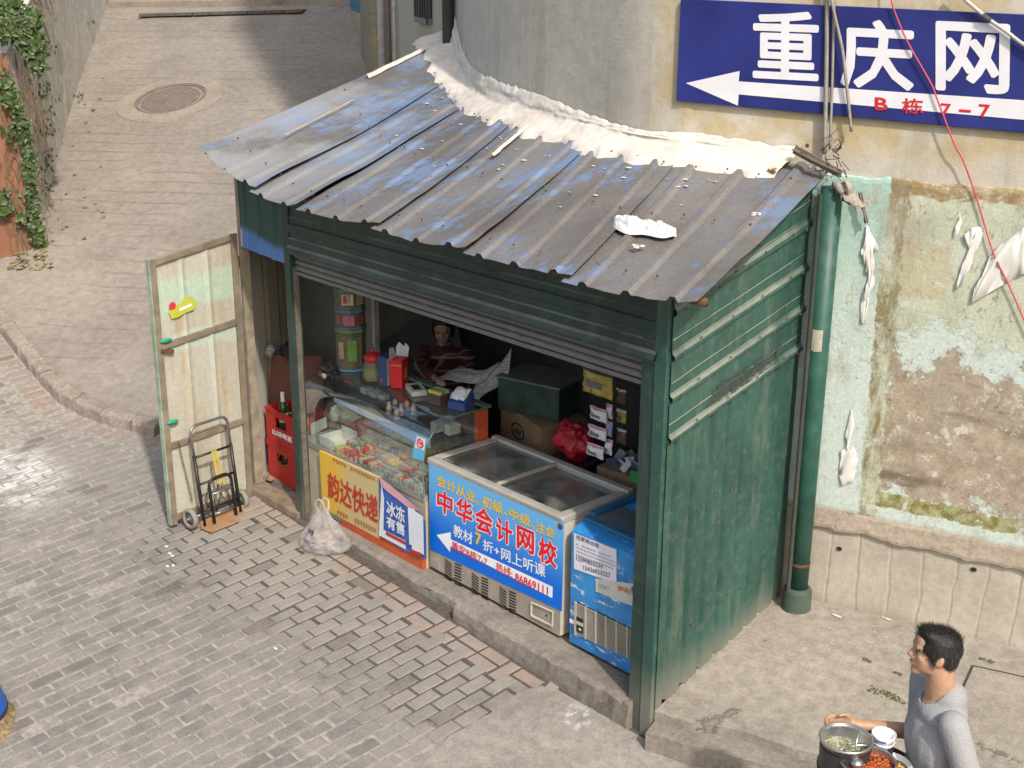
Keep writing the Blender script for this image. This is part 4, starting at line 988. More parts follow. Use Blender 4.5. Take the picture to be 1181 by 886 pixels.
# header: lapped boards of sheet with a rolled lower lip
def hdr(x0, x1, prof, name, mat, amp=.004):
    g = MB(); n = 40; V = []
    for k in range(n+1):
        x = x0+(x1-x0)*k/n
        for (y, z) in prof: V.append(Vector((x, y+amp*fbm(x*2.5, z*5), z+amp*.7*fbm(x*3, z*2+7))))
    m_ = len(prof); g.add(V, [(k*m_+i, (k+1)*m_+i, (k+1)*m_+i+1, k*m_+i+1) for k in range(n) for i in range(m_-1)]); return g.build(name, mat, ki, solid=.002)
hdr(-3.44, -.03, [(-.02, 2.355), (-.020, 2.40), (-.012, 2.41), (-.012, 2.47), (-.020, 2.48), (-.02, 2.50), (-.012, 2.51), (-.012, 2.60)], 'header_sheet', m_dgreen)
hdr(-3.44, -.03, [(-.018, 2.145), (-.045, 2.15), (-.055, 2.17), (-.045, 2.195), (-.03, 2.21), (-.030, 2.255), (-.022, 2.265), (-.022, 2.30), (-.03, 2.31), (-.03, 2.36)], 'header_sheet', m_dgreen)
for k in range(3):
    z = 2.145-k*.042; hdr(-3.42, -.12, [(.025, z), (.012, z-.008), (.010, z-.03), (.025, z-.038)], 'shutter_slat', m_shut, .001)
g = MB(); g.box((-3.42, .006, 1.995), (-.12, .03, 2.02)); g.build('shutter_rail', m_shut, ki, bevel=.003)
# panel above the doorway: ribbed sheet, sunlit blue and shaded green painted in
b = NB('sun_painted_sheet'); sz_ = b.sep(b.pos()); n1 = b.noise(5, b.pos(), 6)
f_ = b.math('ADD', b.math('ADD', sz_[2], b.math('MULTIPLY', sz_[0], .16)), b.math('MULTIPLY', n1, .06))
v = b.mix(b.step(f_, 1.65, 1.58), (.020, .062, .05, 1), (.07, .17, .42, 1)); v = b.mix(b.math('MULTIPLY', b.step(b.math('ADD', sz_[0], b.math('MULTIPLY', n1, .12)), -3.99, -4.02), b.step(sz_[2], 2.24, 2.2)), v, (.5, .47, .4, 1)); b.col(v); b.rough(.55); m_sunblue = b.m
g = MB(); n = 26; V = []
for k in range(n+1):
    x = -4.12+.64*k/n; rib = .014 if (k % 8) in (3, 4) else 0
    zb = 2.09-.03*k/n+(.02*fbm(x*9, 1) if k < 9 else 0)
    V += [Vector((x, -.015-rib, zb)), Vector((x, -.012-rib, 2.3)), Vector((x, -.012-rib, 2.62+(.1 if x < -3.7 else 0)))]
g.add(V, [(k*3+i, (k+1)*3+i, (k+1)*3+i+1, k*3+i+1) for k in range(n) for i in range(2)]); g.build('transom_sheet', m_sunblue, ki, solid=.002)

# right wall
SA, SBk = Vector((.042, -.01, 0)), Vector((-.238, 1.48, 0)); SD = (SBk-SA).normalized(); SN = Vector((SD.y, -SD.x, 0))
def hs(px, py): return hit(px, py, SN, SN.dot(SA))
fr_ = [hs(773, 372), hs(772, 419), hs(769, 467), hs(768, 514)]; bk_ = [hs(944.7, 260), hs(942, 308), hs(939, 354), hs(933, 399)]
print('ribs', [round(p.z, 2) for p in fr_], [round(p.z, 2) for p in bk_])
def side(a, z, off=0): p = SA+SD*a; return Vector((p.x+SN.x*off, p.y+SN.y*off, z))
LS = (SBk-SA).length
zf = [fr_[0].z+.02]+[p.z for p in fr_[1:]]; zb_ = [bk_[0].z]+[p.z for p in bk_[1:]]
for i in range(4):
    # strip between rib i-1 and rib i; its bottom is the rib
    tf, tb = (zf[i-1], zb_[i-1]) if i else (2.66, 2.96); bf, bb_ = zf[i], zb_[i]
    g = MB(); n = 16; V = []
    hh = [(1.0, .006), (.50, .006), (.485, .0095), (.455, .006), (.24, .006), (.22, .010), (.20, .008), (.14, .024), (.07, .026), (.02, .010), (-.02, .004)]
    for k in range(n+1):
        t = k/n; zt_, zb2 = tf+(tb-tf)*t, bf+(bb_-bf)*t
        top_r = roof_z(*(SA+SD*(LS*t)).xy)-.004
        for f_, o_ in hh:
            z = zb2+(zt_-zb2)*f_; V.append(side(LS*t, min(z, top_r), o_+.004*fbm(t*4, f_*3, i)))
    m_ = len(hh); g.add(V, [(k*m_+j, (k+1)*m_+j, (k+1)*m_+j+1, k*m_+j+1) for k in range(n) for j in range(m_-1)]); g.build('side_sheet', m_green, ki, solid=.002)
g = MB(); V = []; prof = []; a = 0.0; pit = LS/8
for k in range(8):
    c_ = pit*(k+.5); prof += [(pit*k, .004), (c_-.030, .004), (c_-.014, -.024), (c_+.014, -.024), (c_+.030, .004)]
prof.append((LS, .004)); rowsn = 12
for j in range(rowsn+1):
    for (a, o_) in prof:
        zlo = apz(*(SA+SD*a).xy)+.004+.012*abs(fbm(a*9, 3)); zhi = zf[3]+(zb_[3]-zf[3])*a/LS+.02; t = j/rowsn
        V.append(side(a, zlo+(zhi-zlo)*t, o_+.008*fbm(a*2, t*3, 5)))
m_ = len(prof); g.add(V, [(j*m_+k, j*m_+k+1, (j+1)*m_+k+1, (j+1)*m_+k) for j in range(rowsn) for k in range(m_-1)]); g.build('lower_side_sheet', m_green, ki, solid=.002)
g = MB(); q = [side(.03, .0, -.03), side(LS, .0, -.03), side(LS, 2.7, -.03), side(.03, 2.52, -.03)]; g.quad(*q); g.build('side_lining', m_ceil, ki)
g = MB()
for i in range(4):
    for k in range(9):
        t = (k+.5)/9; z = zf[i]+(zb_[i]-zf[i])*t+.03*(k % 2); q = side(LS*t, z+.02, .03); g.sphere(q, .006, 6, 4)
for k in range(16):
    for z in (.55, 1.25): g.sphere(side(LS*(k % 8+.1+.8*(k//8))/8, z+rnd(-.02, .02), .008), .006, 6, 4)
tag(g.build('screw_heads', m_rust, ki), kind='stuff')
# scuff of grey overpaint on the side
b = NB('overpaint'); b.col((.045, .06, .055, 1)); b.rough(.7); n = b.noise(10, b.pos(scale=(1, 1, 2.5)), 6, .75); tr = b.n('ShaderNodeBsdfTransparent'); ms = b.n('ShaderNodeMixShader'); b.L(b.math('MULTIPLY', b.step(n, .38, .56), .8), ms.inputs[0]); b.L(tr.outputs[0], ms.inputs[1]); b.L(b.p.outputs[0], ms.inputs[2]); b.L(ms.outputs[0], b.out.inputs[0])
g = MB(); P4 = [hs(812, 470), hs(822, 445), hs(900, 398), hs(892, 425)]; P4 = [p+SN*.016 for p in P4]; g.quad(*P4); g.build('overpaint_scuff', b.m, ki)
# inside: floor, partitions, lining, added dark sheets
g = MB(); g.prism([Vector(p) for p in ((-3.45, .03, .12), (-.06, .03, .12), (-.28, 1.3, .12), (-1.1, 1.2, .12), (-3.5, 1.9, .12), (-4.95, 2.6, .12), (-4.95, .9, .12), (-4.14, .0, .12))], (0, 0, .048)); g.build('floor_slab', m_curb, ki)
g = MB(); g.add([(-4.14, .02, .1), (-5.0, .9, .1), (-5.0, .9, 2.75), (-4.14, .02, 2.7)], [(0, 1, 2, 3)]); g.add([(-5.0, .9, .1), (-5.1, 2.7, .1), (-5.1, 2.7, 3), (-5.0, .9, 2.75)], [(0, 1, 2, 3)]); g.build('left_lining', m_wpanel, ki, solid=.006)
for t in (.0, .38, .75):
    a = Vector((-4.14, .02, 0)).lerp(Vector((-5, .9, 0)), t); g = MB(); g.box((a.x, a.y-.0, .15), (a.x+.03, a.y+.03, 2.65)); g.build('lining_batten', M('rusty_angle', (.26, .22, .16), .75), ki)
g = MB(); a, c_ = Vector((-4.14, .0, 1.82)), Vector((-5, .88, 1.82)); g.beam(a, c_, .03, .04); g.build('lining_batten', M('rusty_angle', (.26, .22, .16), .75), ki)
pr_ = hy(431, 380, 1.0).x
g = MB(); g.box((-5.0, 1.0, .17), (pr_, 1.02, 2.6)); g.build('partition', M('grey_panel', (.24, .24, .225), .8, .12, 3, .1), ki)
g = MB(); n = 24; g.grid(lambda u, v: roofpt(-4.05+4.0*u, .13+.84*v, -.09), n, 6); g.build('added_dark_ceiling', m_ceil, ki)  # dark sheet added to keep the roof underside from brightening the interior
g = MB(); g.grid(lambda u, v: Vector((-.28-4.75*u, wall_y(-.28-4.75*u)-.035, .15+2.72*v)), 30, 1); g.build('added_dark_back', M('added_dark_board', (.035, .033, .03), .9, .3, 3, .1), ki)  # dark boards added to stop light bouncing off the building wall
g = MB(); g.box((pr_, .985, .17), (pr_+.035, 1.03, 2.6)); g.build('partition_edge', M('pale_batten', (.5, .48, .42), .8), ki)
# front curb, broken in two
def curb(x0, x1, yf, zt, s, name='curb'):
    g = MB(); n = int((x1-x0)/.05); V = []
    for k in range(n+1):
        x = x0+(x1-x0)*k/n; e = lambda a, q: a*fbm(x*6, q+s)+a*.6*fbm(x*23, q+s+4)
        V += [Vector((x, yf+e(.006, 1), plaza(x, yf)-.05)), Vector((x, yf+e(.012, 2), plaza(x, yf)+.05)), Vector((x, yf+.008+e(.014, 3), zt-.02+e(.012, 4))), Vector((x, yf+.04+e(.01, 5), zt+e(.004, 6))), Vector((x, .14, zt)), Vector((x, .14, 0))]
    g.add(V, [(k*6+i, (k+1)*6+i, (k+1)*6+i+1, k*6+i+1) for k in range(n) for i in range(5)]); g.add([V[i] for i in range(6)], [(0, 1, 2, 3, 4, 5)]); g.add([V[n*6+i] for i in range(6)], [(5, 4, 3, 2, 1, 0)])
    return g.build(name, m_curb, ki)
curb(-1.62, -.10, -.075, .176, 0); curb(-3.40, -1.64, -.02, .166, 9)
g = MB(); sa, sb2 = hp(292, 560), hp(352, 597); g.hexa([Vector((-4.12, -.10, .10)), Vector((-3.46, -.06, .075)), Vector((-3.46, .10, .075)), Vector((-4.12, .06, .10))], [Vector((-4.12, -.085, .215)), Vector((-3.46, -.055, .185)), Vector((-3.46, .10, .185)), Vector((-4.12, .06, .215))]); g.build('door_sill', M('worn_timber', (.20, .155, .11), .9, .35, 12, .5, dirt=.4), ki, bevel=.01)

# door leaf (open at a right angle), hinged at the left post
hingeP = Vector((-4.075, -.10, 0)); freeP = Vector((-4.0, -.78, 0)); dl = (freeP-hingeP); DL = dl.length; dl.normalize(); dn = Vector((dl.y, -dl.x, 0))
if dn.x < 0: dn = -dn
def dpt(u, z, o=0): p = hingeP+dl*u+dn*o; return Vector((p.x, p.y, .135+z))
DHh, DHf = 2.065, 1.985
b = NB('door_sheet'); n1 = b.noise(2.4, b.pos(), 6); n2 = b.noise(6, b.pos(scale=(1, 1, .1)), 6, .7); n3 = b.noise(30, b.pos(), 5)
v = b.mix(b.step(n1, .35, .65), (.39, .37, .31, 1), (.42, .42, .36, 1)); v = b.mix(b.math('MULTIPLY', b.step(n2, .48, .66), .65), v, (.36, .25, .12, 1)); sz_ = b.sep(b.pos())
zb3 = b.math('ADD', sz_[2], b.math('MULTIPLY', n1, .2)); v = b.mix(b.math('MULTIPLY', b.math('MULTIPLY', b.step(zb3, 1.78, 1.85), b.step(zb3, 2.12, 2.02)), .6), v, (.38, .55, .44, 1)); v = b.mix(b.math('MULTIPLY', b.math('MULTIPLY', b.step(zb3, 1.5, 1.55), b.step(zb3, 1.68, 1.62)), .5), v, (.40, .55, .46, 1))
v = b.mul(v, b.mix(b.step(n3, .3, .7), (.9, .9, .9, 1), (1.05, 1.05, 1.05, 1))); b.col(v); b.rough(.6); b.bump(n3, .2, .004); m_door = b.m
m_dframe = M('rust_frame', (.20, .165, .12), .8, .3, 9, .3, dirt=.6, dirtc=(.15, .06, .025, 1))
g = MB(); n = 36; V = []
for k in range(n+1):
    u = .02+(DL-.04)*k/n; seam_ = .010 if k in (12, 24) else (.004 if k in (11, 13, 23, 25) else 0); H_ = DHh+(DHf-DHh)*u/DL
    for j in range(9): V.append(dpt(u, .02+(H_-.04)*j/8, .004+seam_+.004*fbm(u*4, j*.6)))
g.add(V, [(k*9+j, (k+1)*9+j, (k+1)*9+j+1, k*9+j+1) for k in range(n) for j in range(8)]); door = g.build('door', m_door, ki, solid=.003); door['label'] = 'open cream sheet metal door with a rusty frame'
def dbar(u0, z0, u1, z1, w_=.045, o=.016):
    g = MB(); a, c_ = dpt(u0, z0, o), dpt(u1, z1, o); g.beam(a, c_, .022, w_, (0, 0, 1) if abs(z1-z0) < .5 else dl); g.build('door_frame_bar', m_dframe, door, bevel=.002)
dbar(.0, 0, .0, DHh, .05); dbar(DL, 0, DL, DHf, .045)
for fz in (.0, .305, .682, .962): dbar(.022, DHh*(1-fz)-.0225, DL-.022, DHf*(1-fz)-.0225, .042)
g = MB(); g.box((0, 0, 0), (.012, .04, DHf), Matrix.Translation(dpt(DL+.02, 0, -.02)) @ Matrix.Rotation(math.atan2(dl.y, dl.x), 4, 'Z')); g.build('door_edge', M('door_edge_green', (.26, .33, .25), .7, .3, 9, .2), door)
m_lgreen = M('latch_green', (.015, .26, .15), .5, .1, 9, 0)
for fz, dz in ((.305, .02), (.60, 0)):
    g = MB(); c_ = dpt(DL-.045, DHf*(1-fz)+dz, .035); g.sphere(c_, .05, 12, 8, (1, 1, .32), Matrix.Rotation(math.atan2(dl.y, dl.x), 3, 'Z') @ Matrix.Diagonal((1, .3, 1))); g.build('latch', m_lgreen, door, smooth=True)
g = MB(); g.beam(dpt(DL-.10, DHf*.66, .03), dpt(DL+.0, DHf*.672, .03), .02, .025); g.build('bolt', m_rust, door)
# sticker (plain yellow-green splash with a red disc)
m_ylw = M('sticker_lime', (.42, .45, .05), .5, .1, 9, 0, dirt=.15); st_px = [(195, 360), (202, 353), (209, 350), (212, 344), (219, 342), (226, 347), (224, 357), (214, 361), (206, 366), (198, 368)]
nD = dn; dD = nD.dot(hingeP)+.022
g = MB(); g.add([hit(x, y, nD, dD) for x, y in st_px], [tuple(range(len(st_px)))]); g.build('sticker', m_ylw, door, solid=.0006)
g = MB(); c_ = hit(199, 353, nD, dD+.001); g.add([c_+(dl*math.cos(a)+Vector((0, 0, 1))*math.sin(a))*.028 for a in [i*.524 for i in range(12)]], [tuple(range(12))]); g.build('sticker_disc', M('sticker_red', (.6, .03, .03), .5, .1, 9, 0, dirt=0), door, solid=.0006)
g = MB(); g.quad(*[hit(x, y, nD, dD+.001) for x, y in ((207, 359), (221, 353), (221, 350), (207, 356))]); g.build('sticker_print', m_swhite, door, solid=.0005)
# chain
g = MB(); p0 = hit(206, 512, nD, dD+.015)
for k in range(22):
    q = p0+Vector((0, 0, -.022*k))+dl*(-.0035*k); a_ = dl if k % 2 else dn
    g.tube([q+a_*.006*math.cos(t)+Vector((0, 0, .014*math.sin(t))) for t in [i*math.pi/4 for i in range(9)]], .0022, 4, False)
g.build('chain', M('chain_steel', (.12, .11, .10), .5, .2, 9, 0, metal=.5), door)
for z in (.25, 1.0, 1.8):
    g = MB(); p = Vector((-4.085, -.06, .135+z)); g.tube([p, p+Vector((0, 0, .09))], .012, 8); g.build('hinge', m_rust, door)
# white crumpled bag lying on the roof
wc = hit(742, 262, (0, -.0, 1), 2.72); 
def on_roof(px, py):
    r_ = ray(px, py); t = 5.0
    for _ in range(1200):
        p = C+r_*t
        if p.y > -.28 and p.z < roof_z(p.x, p.y)+.03: return p
        t += .006
    return p
cA = on_roof(744, 264); m_wbag = M('white_plastic', (.62, .62, .62), .4, .05, 20, .3, dirt=.05)
g = MB(); e1_, e2_ = on_roof(708, 256), on_roof(780, 268); e3_ = on_roof(744, 276)-cA
def f(u, v):
    x = (u-.5); L_ = e1_.lerp(e2_, u); wv = (.42+.55*math.sin(math.pi*min(1, u*1.1))**.6*(.7+.3*math.sin(u*9)))
    p = L_+(e3_*1.15)*(v-.5)*2*wv*.9; return Vector((p.x, p.y, roof_z(p.x, p.y)+.028+.05*(math.sin(math.pi*v)**.6)*(.35+1.0*abs(mnoise.noise(Vector((u*6, v*4, 3))))+.35*abs(mnoise.noise(Vector((u*15, v*9, 5)))))*(math.sin(math.pi*u)**.3)))
g.grid(f, 30, 16); tag(g.build('plastic_bag', m_wbag, smooth=False), 'crumpled white plastic bag lying on the tin roof', 'bag')
for px, py, nm in ((893, 198, 0), (870, 248, 1), (736, 286, 1)):
    p = on_roof(px, py); g = MB()
    for k in range(9): g.sphere(p+Vector((rnd(-.025, .025), rnd(-.02, .02), rnd(.0, .015))), rnd(.006, .014), 6, 4, (1.4, 1, .6))
    tag(g.build('leaf_debris' if nm == 0 else 'mortar_crumb', M('debris_brown', (.28, .17, .07), .9) if nm == 0 else m_cem), {893: 'dry brown leaf scrap near the right end of the roof', 870: 'small pale mortar crumb low on the right roof sheet', 736: 'small pale mortar crumb in the middle of the roof'}[px], 'debris')
# ------------------------------------------------------------------ glass counter
m_gl = glass_mat('counter_glass', (.84, .91, .89, 1), .22, .10); m_gledge = M('glass_edge', (.10, .18, .16), .2, .1, 5, 0, dirt=0, spec=.6)
m_cream = M('cream_board', (.45, .41, .31), .7, .15, 6, .1, dirt=.4); m_orange2 = M('orange_board', (.50, .085, .03), .6, .15, 6, .1, dirt=.25)
CX0, CX1, CF, CB_, CT = -3.62, -2.135, .10, .67, 1.20
ct = thing('glass_counter', 'curved glass display counter with a yellow front board and orange base', 'counter', (-2.9, .4, .17))
g = MB(); g.box((CX0, CF+.02, .17), (CX1, CB_, .66)); g.build('cabinet', m_cream, ct)
g = MB(); g.box((CX0+.52, CF-.01, .168), (CX1-.002, CF+.018, .315)); g.build('base_board', m_orange2, ct, bevel=.003)
g = MB(); g.box((CX0, CF+.012, .662), (CX1, CB_-.01, .70)); g.build('deck', M('deck_grey', (.25, .24, .22), .7), ct)
g = MB(); g.box((CX1-.04, CB_-.09, .50), (CX1, CB_, 1.19)); g.build('side_board', m_orange2, ct)
g = MB(); g.box((CX0, CB_-.012, .70), (CX1-.045, CB_-.004, 1.12)); g.build('back_panel', M('counter_back', (.11, .07, .05), .6), ct)
prof = [(CF+.004, .705), (CF+.006, .85), (CF+.012, .98), (CF+.035, 1.06), (CF+.09, 1.13), (CF+.18, 1.18), (CF+.30, 1.20), (CB_-.02, 1.203)]
g = MB(); V = [Vector((x, y, z)) for x in (CX0, CX1) for y, z in prof]; n = len(prof); g.add(V, [(i, i+1, n+i+1, n+i) for i in range(n-1)]); g.build('curved_glass', m_gl, ct, smooth=True)
g = MB(); g.add([Vector((CX1-.001, y, z)) for y, z in prof]+[Vector((CX1-.001, CB_-.02, .705))], [tuple(range(n+1))]); g.build('end_glass', m_gl, ct)
g = MB(); g.tube([Vector((CX1, y, z)) for y, z in prof], .005, 6); g.build('glass_edge', m_gledge, ct)
g = MB(); g.box((CX0, CB_-.02, 1.195), (CX1, CB_+.03, 1.212)); g.build('rear_rail', m_gledge, ct)
SY, SZ = .29, .965
g = MB(); g.box((CX0+.02, SY, SZ), (CX1-.02, CB_-.02, SZ+.008)); g.build('glass_shelf', m_gl, ct)
a, b2, c_, d = hy(386, 458, SY), hy(497, 506, SY), hy(497, 517, SY), hy(386, 463, SY)
g = MB(); g.quad(a+Vector((0, -.004, 0)), b2+Vector((0, -.004, 0)), c_+Vector((0, -.004, 0)), d+Vector((0, -.004, 0))); g.build('shelf_strip', M('pale_blue_strip', (.36, .46, .66), .4, .06, 3, 0, dirt=.05), ct, solid=.003)
# yellow board, blue poster on the front
CFp = CF-.012
def cf(x, y, o=0): return hy(x, y, CFp-o)
m_yb = NB('yellow_board'); b = m_yb; n1 = b.noise(3, b.pos(), 5); b.col(b.mix(b.step(b.math('ADD', b.sep(b.pos())[0], b.math('MULTIPLY', n1, .4)), -3.0, -2.7), (.62, .40, .045, 1), (.50, .40, .20, 1))); b.rough(.6); m_yb = b.m
g = MB(); g.hexa([cf(368, 520)+Vector((0, .02, 0)), cf(437, 551)+Vector((0, .02, 0)), cf(438, 622)+Vector((0, .02, 0)), cf(372, 586)+Vector((0, .02, 0))], [cf(368, 520), cf(437, 551), cf(438, 622), cf(372, 586)]); g.build('front_board', m_yb, ct)
m_dred = M('print_red', (.45, .03, .025), .6, .1, 9, 0, dirt=.1)
lettering('韵达快递', cf(378, 573, .002), cf(436, 605, .002), cf(378, 543, .002), m_dred, ct, .02, .002)
for (x0, y0, x1, y1, h_) in ((384, 528, 400, 536, 5), (404, 538, 434, 552, 5), (389, 588, 404, 596, 6), (409, 597, 437, 612, 7)):
    for k in range(int((x1-x0)/3.2)):
        t0, t1 = k*3.2/(x1-x0), (k*3.2+2.2)/(x1-x0); g = MB() if k == 0 else g
        g.quad(cf(x0+(x1-x0)*t0, y0+(y1-y0)*t0, .003), cf(x0+(x1-x0)*t1, y0+(y1-y0)*t1, .003), cf(x0+(x1-x0)*t1, y0+(y1-y0)*t1+h_*rnd(.6, 1), .003), cf(x0+(x1-x0)*t0, y0+(y1-y0)*t0+h_*rnd(.6, 1), .003))
    g.build('small_print', M('faded_print', (.42, .16, .07), .6, .1, 9, 0, dirt=.1), ct)
po = tag(MB().add([cf(437, 550, .006), cf(455, 565, .008), cf(470, 574, .006), cf(480, 586, .012), cf(491, 602, .004), cf(492, 645, .004), cf(465, 634, .01), cf(438, 618, .006)], [tuple(range(8))]).build('drinks_poster', M('poster_blue', (.035, .11, .42), .5, .25, 5, .1, dirt=.15), ct, solid=.001))
m_pwhite = M('poster_white', (.66, .70, .76), .5, .08, 8, 0, dirt=.1)
g = MB(); g.quad(cf(470, 576, .014), cf(478, 584, .014), cf(481, 630, .014), cf(472, 628, .014)); g.quad(cf(437, 618, .014), cf(440, 558, .014), cf(443, 575, .014), cf(442, 619, .014)); g.quad(cf(440, 610, .0135), cf(468, 624, .0135), cf(468, 634, .0135), cf(440, 619, .0135)); g.quad(cf(474, 586, .0155), cf(488, 596, .0155), cf(489, 640, .0155), cf(475, 634, .0155)); g.build('poster_light_area', m_pwhite, po)
g = MB(); g.add([cf(437, 550, .0145), cf(452, 561, .0145), cf(486, 590, .0145), cf(470, 585, .0145), cf(448, 568, .0145), cf(440, 561, .0145)], [(0, 1, 2, 3, 4, 5)]); g.build('poster_ribbon', M('poster_pink', (.60, .33, .36), .5, .2, 6, 0), po)
lettering('冰冻', cf(446, 593, .013), cf(467, 604, .013), cf(446, 576, .013), m_pwhite, po, .03, .002); lettering('有售', cf(446, 608, .013), cf(467, 619, .013), cf(446, 594, .013), m_pwhite, po, .03, .002)
g = MB(); g.quad(cf(445, 613, .016), cf(468, 625, .016), cf(468, 629, .016), cf(445, 617, .016)); g.quad(cf(473, 633, .017), cf(486, 638, .017), cf(486, 642, .017), cf(473, 637, .017)); g.build('poster_red_print', m_dred, po)
# no smoking sticker on the end glass
ns = thing('no_smoking_sticker', 'small blue and white no smoking sticker on the counter glass', 'sticker', hy(482, 515, CF))
g = MB(); q = [hy(x, y, CF-.002) for x, y in ((480, 502), (492, 506), (488, 532), (475, 528))]; g.add(q, [(0, 1, 2, 3)]); g.build('sheet', M('sticker_cyan', (.10, .42, .68), .5, .08, 8, 0, dirt=.05), ns, solid=.001)
g = MB(); q = [hy(x, y, CF-.0035) for x, y in ((481, 503), (491, 507), (489, 520), (478, 516))]; g.add(q, [(0, 1, 2, 3)]); g.build('white_field', m_swhite, ns, solid=.0006)
c_ = hy(484.7, 511.5, CF-.006); g = MB(); g.tube([c_+Vector((math.cos(t), 0, math.sin(t)))*.030 for t in [i*math.pi/8 for i in range(17)]], .004, 5, False); g.tube([c_+Vector((-.02, 0, .02)), c_+Vector((.02, 0, -.02))], .003, 5); g.build('ban_ring', m_sred, ns)
g = MB(); g.box(c_+Vector((-.018, .001, -.004)), c_+Vector((.018, .003, .006))); g.build('cigarette_mark', M('ink', (.02, .02, .02), .6, .1, 5, 0, dirt=0), ns)

# cigarette packs on the deck
pack_cols = [(.45, .03, .03), (.45, .42, .36), (.30, .22, .12), (.55, .40, .05), (.20, .19, .17), (.50, .10, .06), (.40, .37, .30), (.12, .16, .22), (.42, .42, .40), (.35, .05, .06), (.13, .22, .14), (.55, .36, .22)]
pm = [M('pack_%d' % i, c_, .4, .1, 20, 0, dirt=.1) for i, c_ in enumerate(pack_cols)]; pw = M('pack_band', (.36, .33, .28), .5, .1, 9, 0)
pme = []
for i, m_ in enumerate(pm):
    g = MB(); g.box((-.0275, -.044, 0), (.0275, .044, .022)); g.cur = 1; g.box((-.0277, .008, .001), (.0277, .028, .0226)); g.box((-.012, -.0443, .004), (.012, -.030, .0224))
    me = bpy.data.meshes.new('pack'); me.from_pydata(g.v, [], g.f); me.materials.append(m_); me.materials.append(pw if i % 3 else pm[(i+3) % 12]); me.polygons.foreach_set('material_index', g.mi); pme.append(me)
col_names = ['red', 'white', 'brown', 'gold', 'dark grey', 'orange red', 'beige', 'navy', 'white', 'crimson', 'dark green', 'tan']
rows_y = [.165, .26, .355, .45, .545]
ORD = 'first second third fourth fifth sixth seventh eighth ninth tenth eleventh twelfth thirteenth fourteenth fifteenth sixteenth seventeenth eighteenth nineteenth twentieth'.split()
side_w = ['in the front row', 'in the second row', 'in the middle row', 'in the fourth row', 'in the back row']
for r_, y in enumerate(rows_y):
    x = -3.16; k = 0
    while x < -2.17:
        lay = random.choice((1, 1, 2)) if r_ else 2
        for l_ in range(lay):
            i = random.randrange(12); o = bpy.data.objects.new('cigarette_pack', pme[i]); COL.objects.link(o)
            o.matrix_world = Matrix.Translation((x+rnd(-.002, .002), y+rnd(-.004, .004), .702+.028*r_+.0235*l_)) @ Matrix.Rotation(rnd(-.05, .05), 4, 'Z') @ Matrix.Rotation(math.radians(0), 4, 'X')
            k_ = l_
            tag(o, '%s cigarette pack, %s, %s from left, %s' % (col_names[i], side_w[r_][7:], ORD[k], ('upper of two' if l_ == 1 else 'lower of two') if lay == 2 else 'single'), 'cigarette pack', 'cigarette packs on the counter deck')
        x += .0585; k += 1
    if r_:
        g = MB(); g.box((-3.2, y-.046, .7005), (-2.16, y+.046, .7005+.028*r_)); g.build('deck_step', M('deck_grey', (.25, .24, .22), .7), ct)
# carton trays with sachets at the counter's left
def simple_box(name, label, cat, lo, hi, mat, group=None, rz=0, top=None, bevel=.002):
    lo, hi = Vector(lo), Vector(hi); c_ = (lo+hi)/2; t = thing(name, label, cat, (c_.x, c_.y, lo.z), rz, group); h = (hi-lo)/2
    g = MB(); g.box((-h.x, -h.y, 0), (h.x, h.y, 2*h.z)); g.build('carton', mat, t, world=False, bevel=bevel); return t, h
m_rw = M('tray_red', (.5, .05, .04), .6, .1, 9, 0); m_whitebox = M('tray_white', (.55, .55, .52), .6, .1, 9, 0)
def tray(x0, x1, y0, y1, z, h, label, mat):
    t = thing('open_carton', label, 'carton', ((x0+x1)/2, (y0+y1)/2, z))
    for nm, lo, hi in (('bottom', (x0, y0, z), (x1, y1, z+.004)), ('side', (x0, y0, z+.004), (x1, y0+.004, z+h)), ('side', (x0, y1-.004, z+.004), (x1, y1, z+h*1.5)), ('side', (x0, y0+.004, z+.004), (x0+.004, y1-.004, z+h)), ('side', (x1-.004, y0+.004, z+.004), (x1, y1-.004, z+h))):
        g = MB(); g.box(lo, hi); g.build(nm, mat, t)
    return t
tray(-3.40, -3.20, .13, .33, .706, .07, 'white and red open carton at the left end under the glass', m_whitebox)
tray(-3.42, -3.21, .34, .56, .706, .09, 'red open carton behind the white one under the glass', m_rw)
def crumple(name, label, c_, r_, mat, cat='packet', sc=(1, 1, 1), amp=.35, group=None, seed=0, sm=True, par=None):
    g = MB(); g.sphere((0, 0, 0), 1, 44, 28); V = []
    for v_ in g.v:
        v_ = Vector(v_); k = 1+amp*fbm(v_.x*1.8+seed, v_.y*1.8, v_.z*1.8)-amp*.45*abs(fbm(v_.x*4+seed, v_.y*4, v_.z*4, 3)); V.append(Vector((v_.x*sc[0]*k, v_.y*sc[1]*k, v_.z*sc[2]*k))*r_+Vector(c_))
    g.v = V; o = g.build(name, mat, par, smooth=sm)
    return o if par else tag(o, label, cat, group)
m_sach = M('sachet_silver', (.5, .56, .52), .35, .2, 14, .2, dirt=.1); m_sgreen = M('sachet_green', (.10, .32, .14), .4, .3, 14, .2, dirt=.1)
crumple('snack_packet', 'pale green crumpled packet standing in the red carton', hy(386, 478, .42), .055, m_sach, sc=(.8, .4, 1.1), seed=1); crumple('snack_packet', 'green crumpled packet lying in the red carton', hy(398, 480, .40), .045, m_sgreen, sc=(1, .6, .6), seed=4)
g = MB(); q = [hy(358, 489, .3), hy(376, 481, .3), hy(377, 493, .3), hy(359, 503, .3)]; g.add(q, [(0, 1, 2, 3)]); tag(g.build('price_card', m_whitebox, solid=.002), 'white printed card standing at the left end of the counter', 'card')
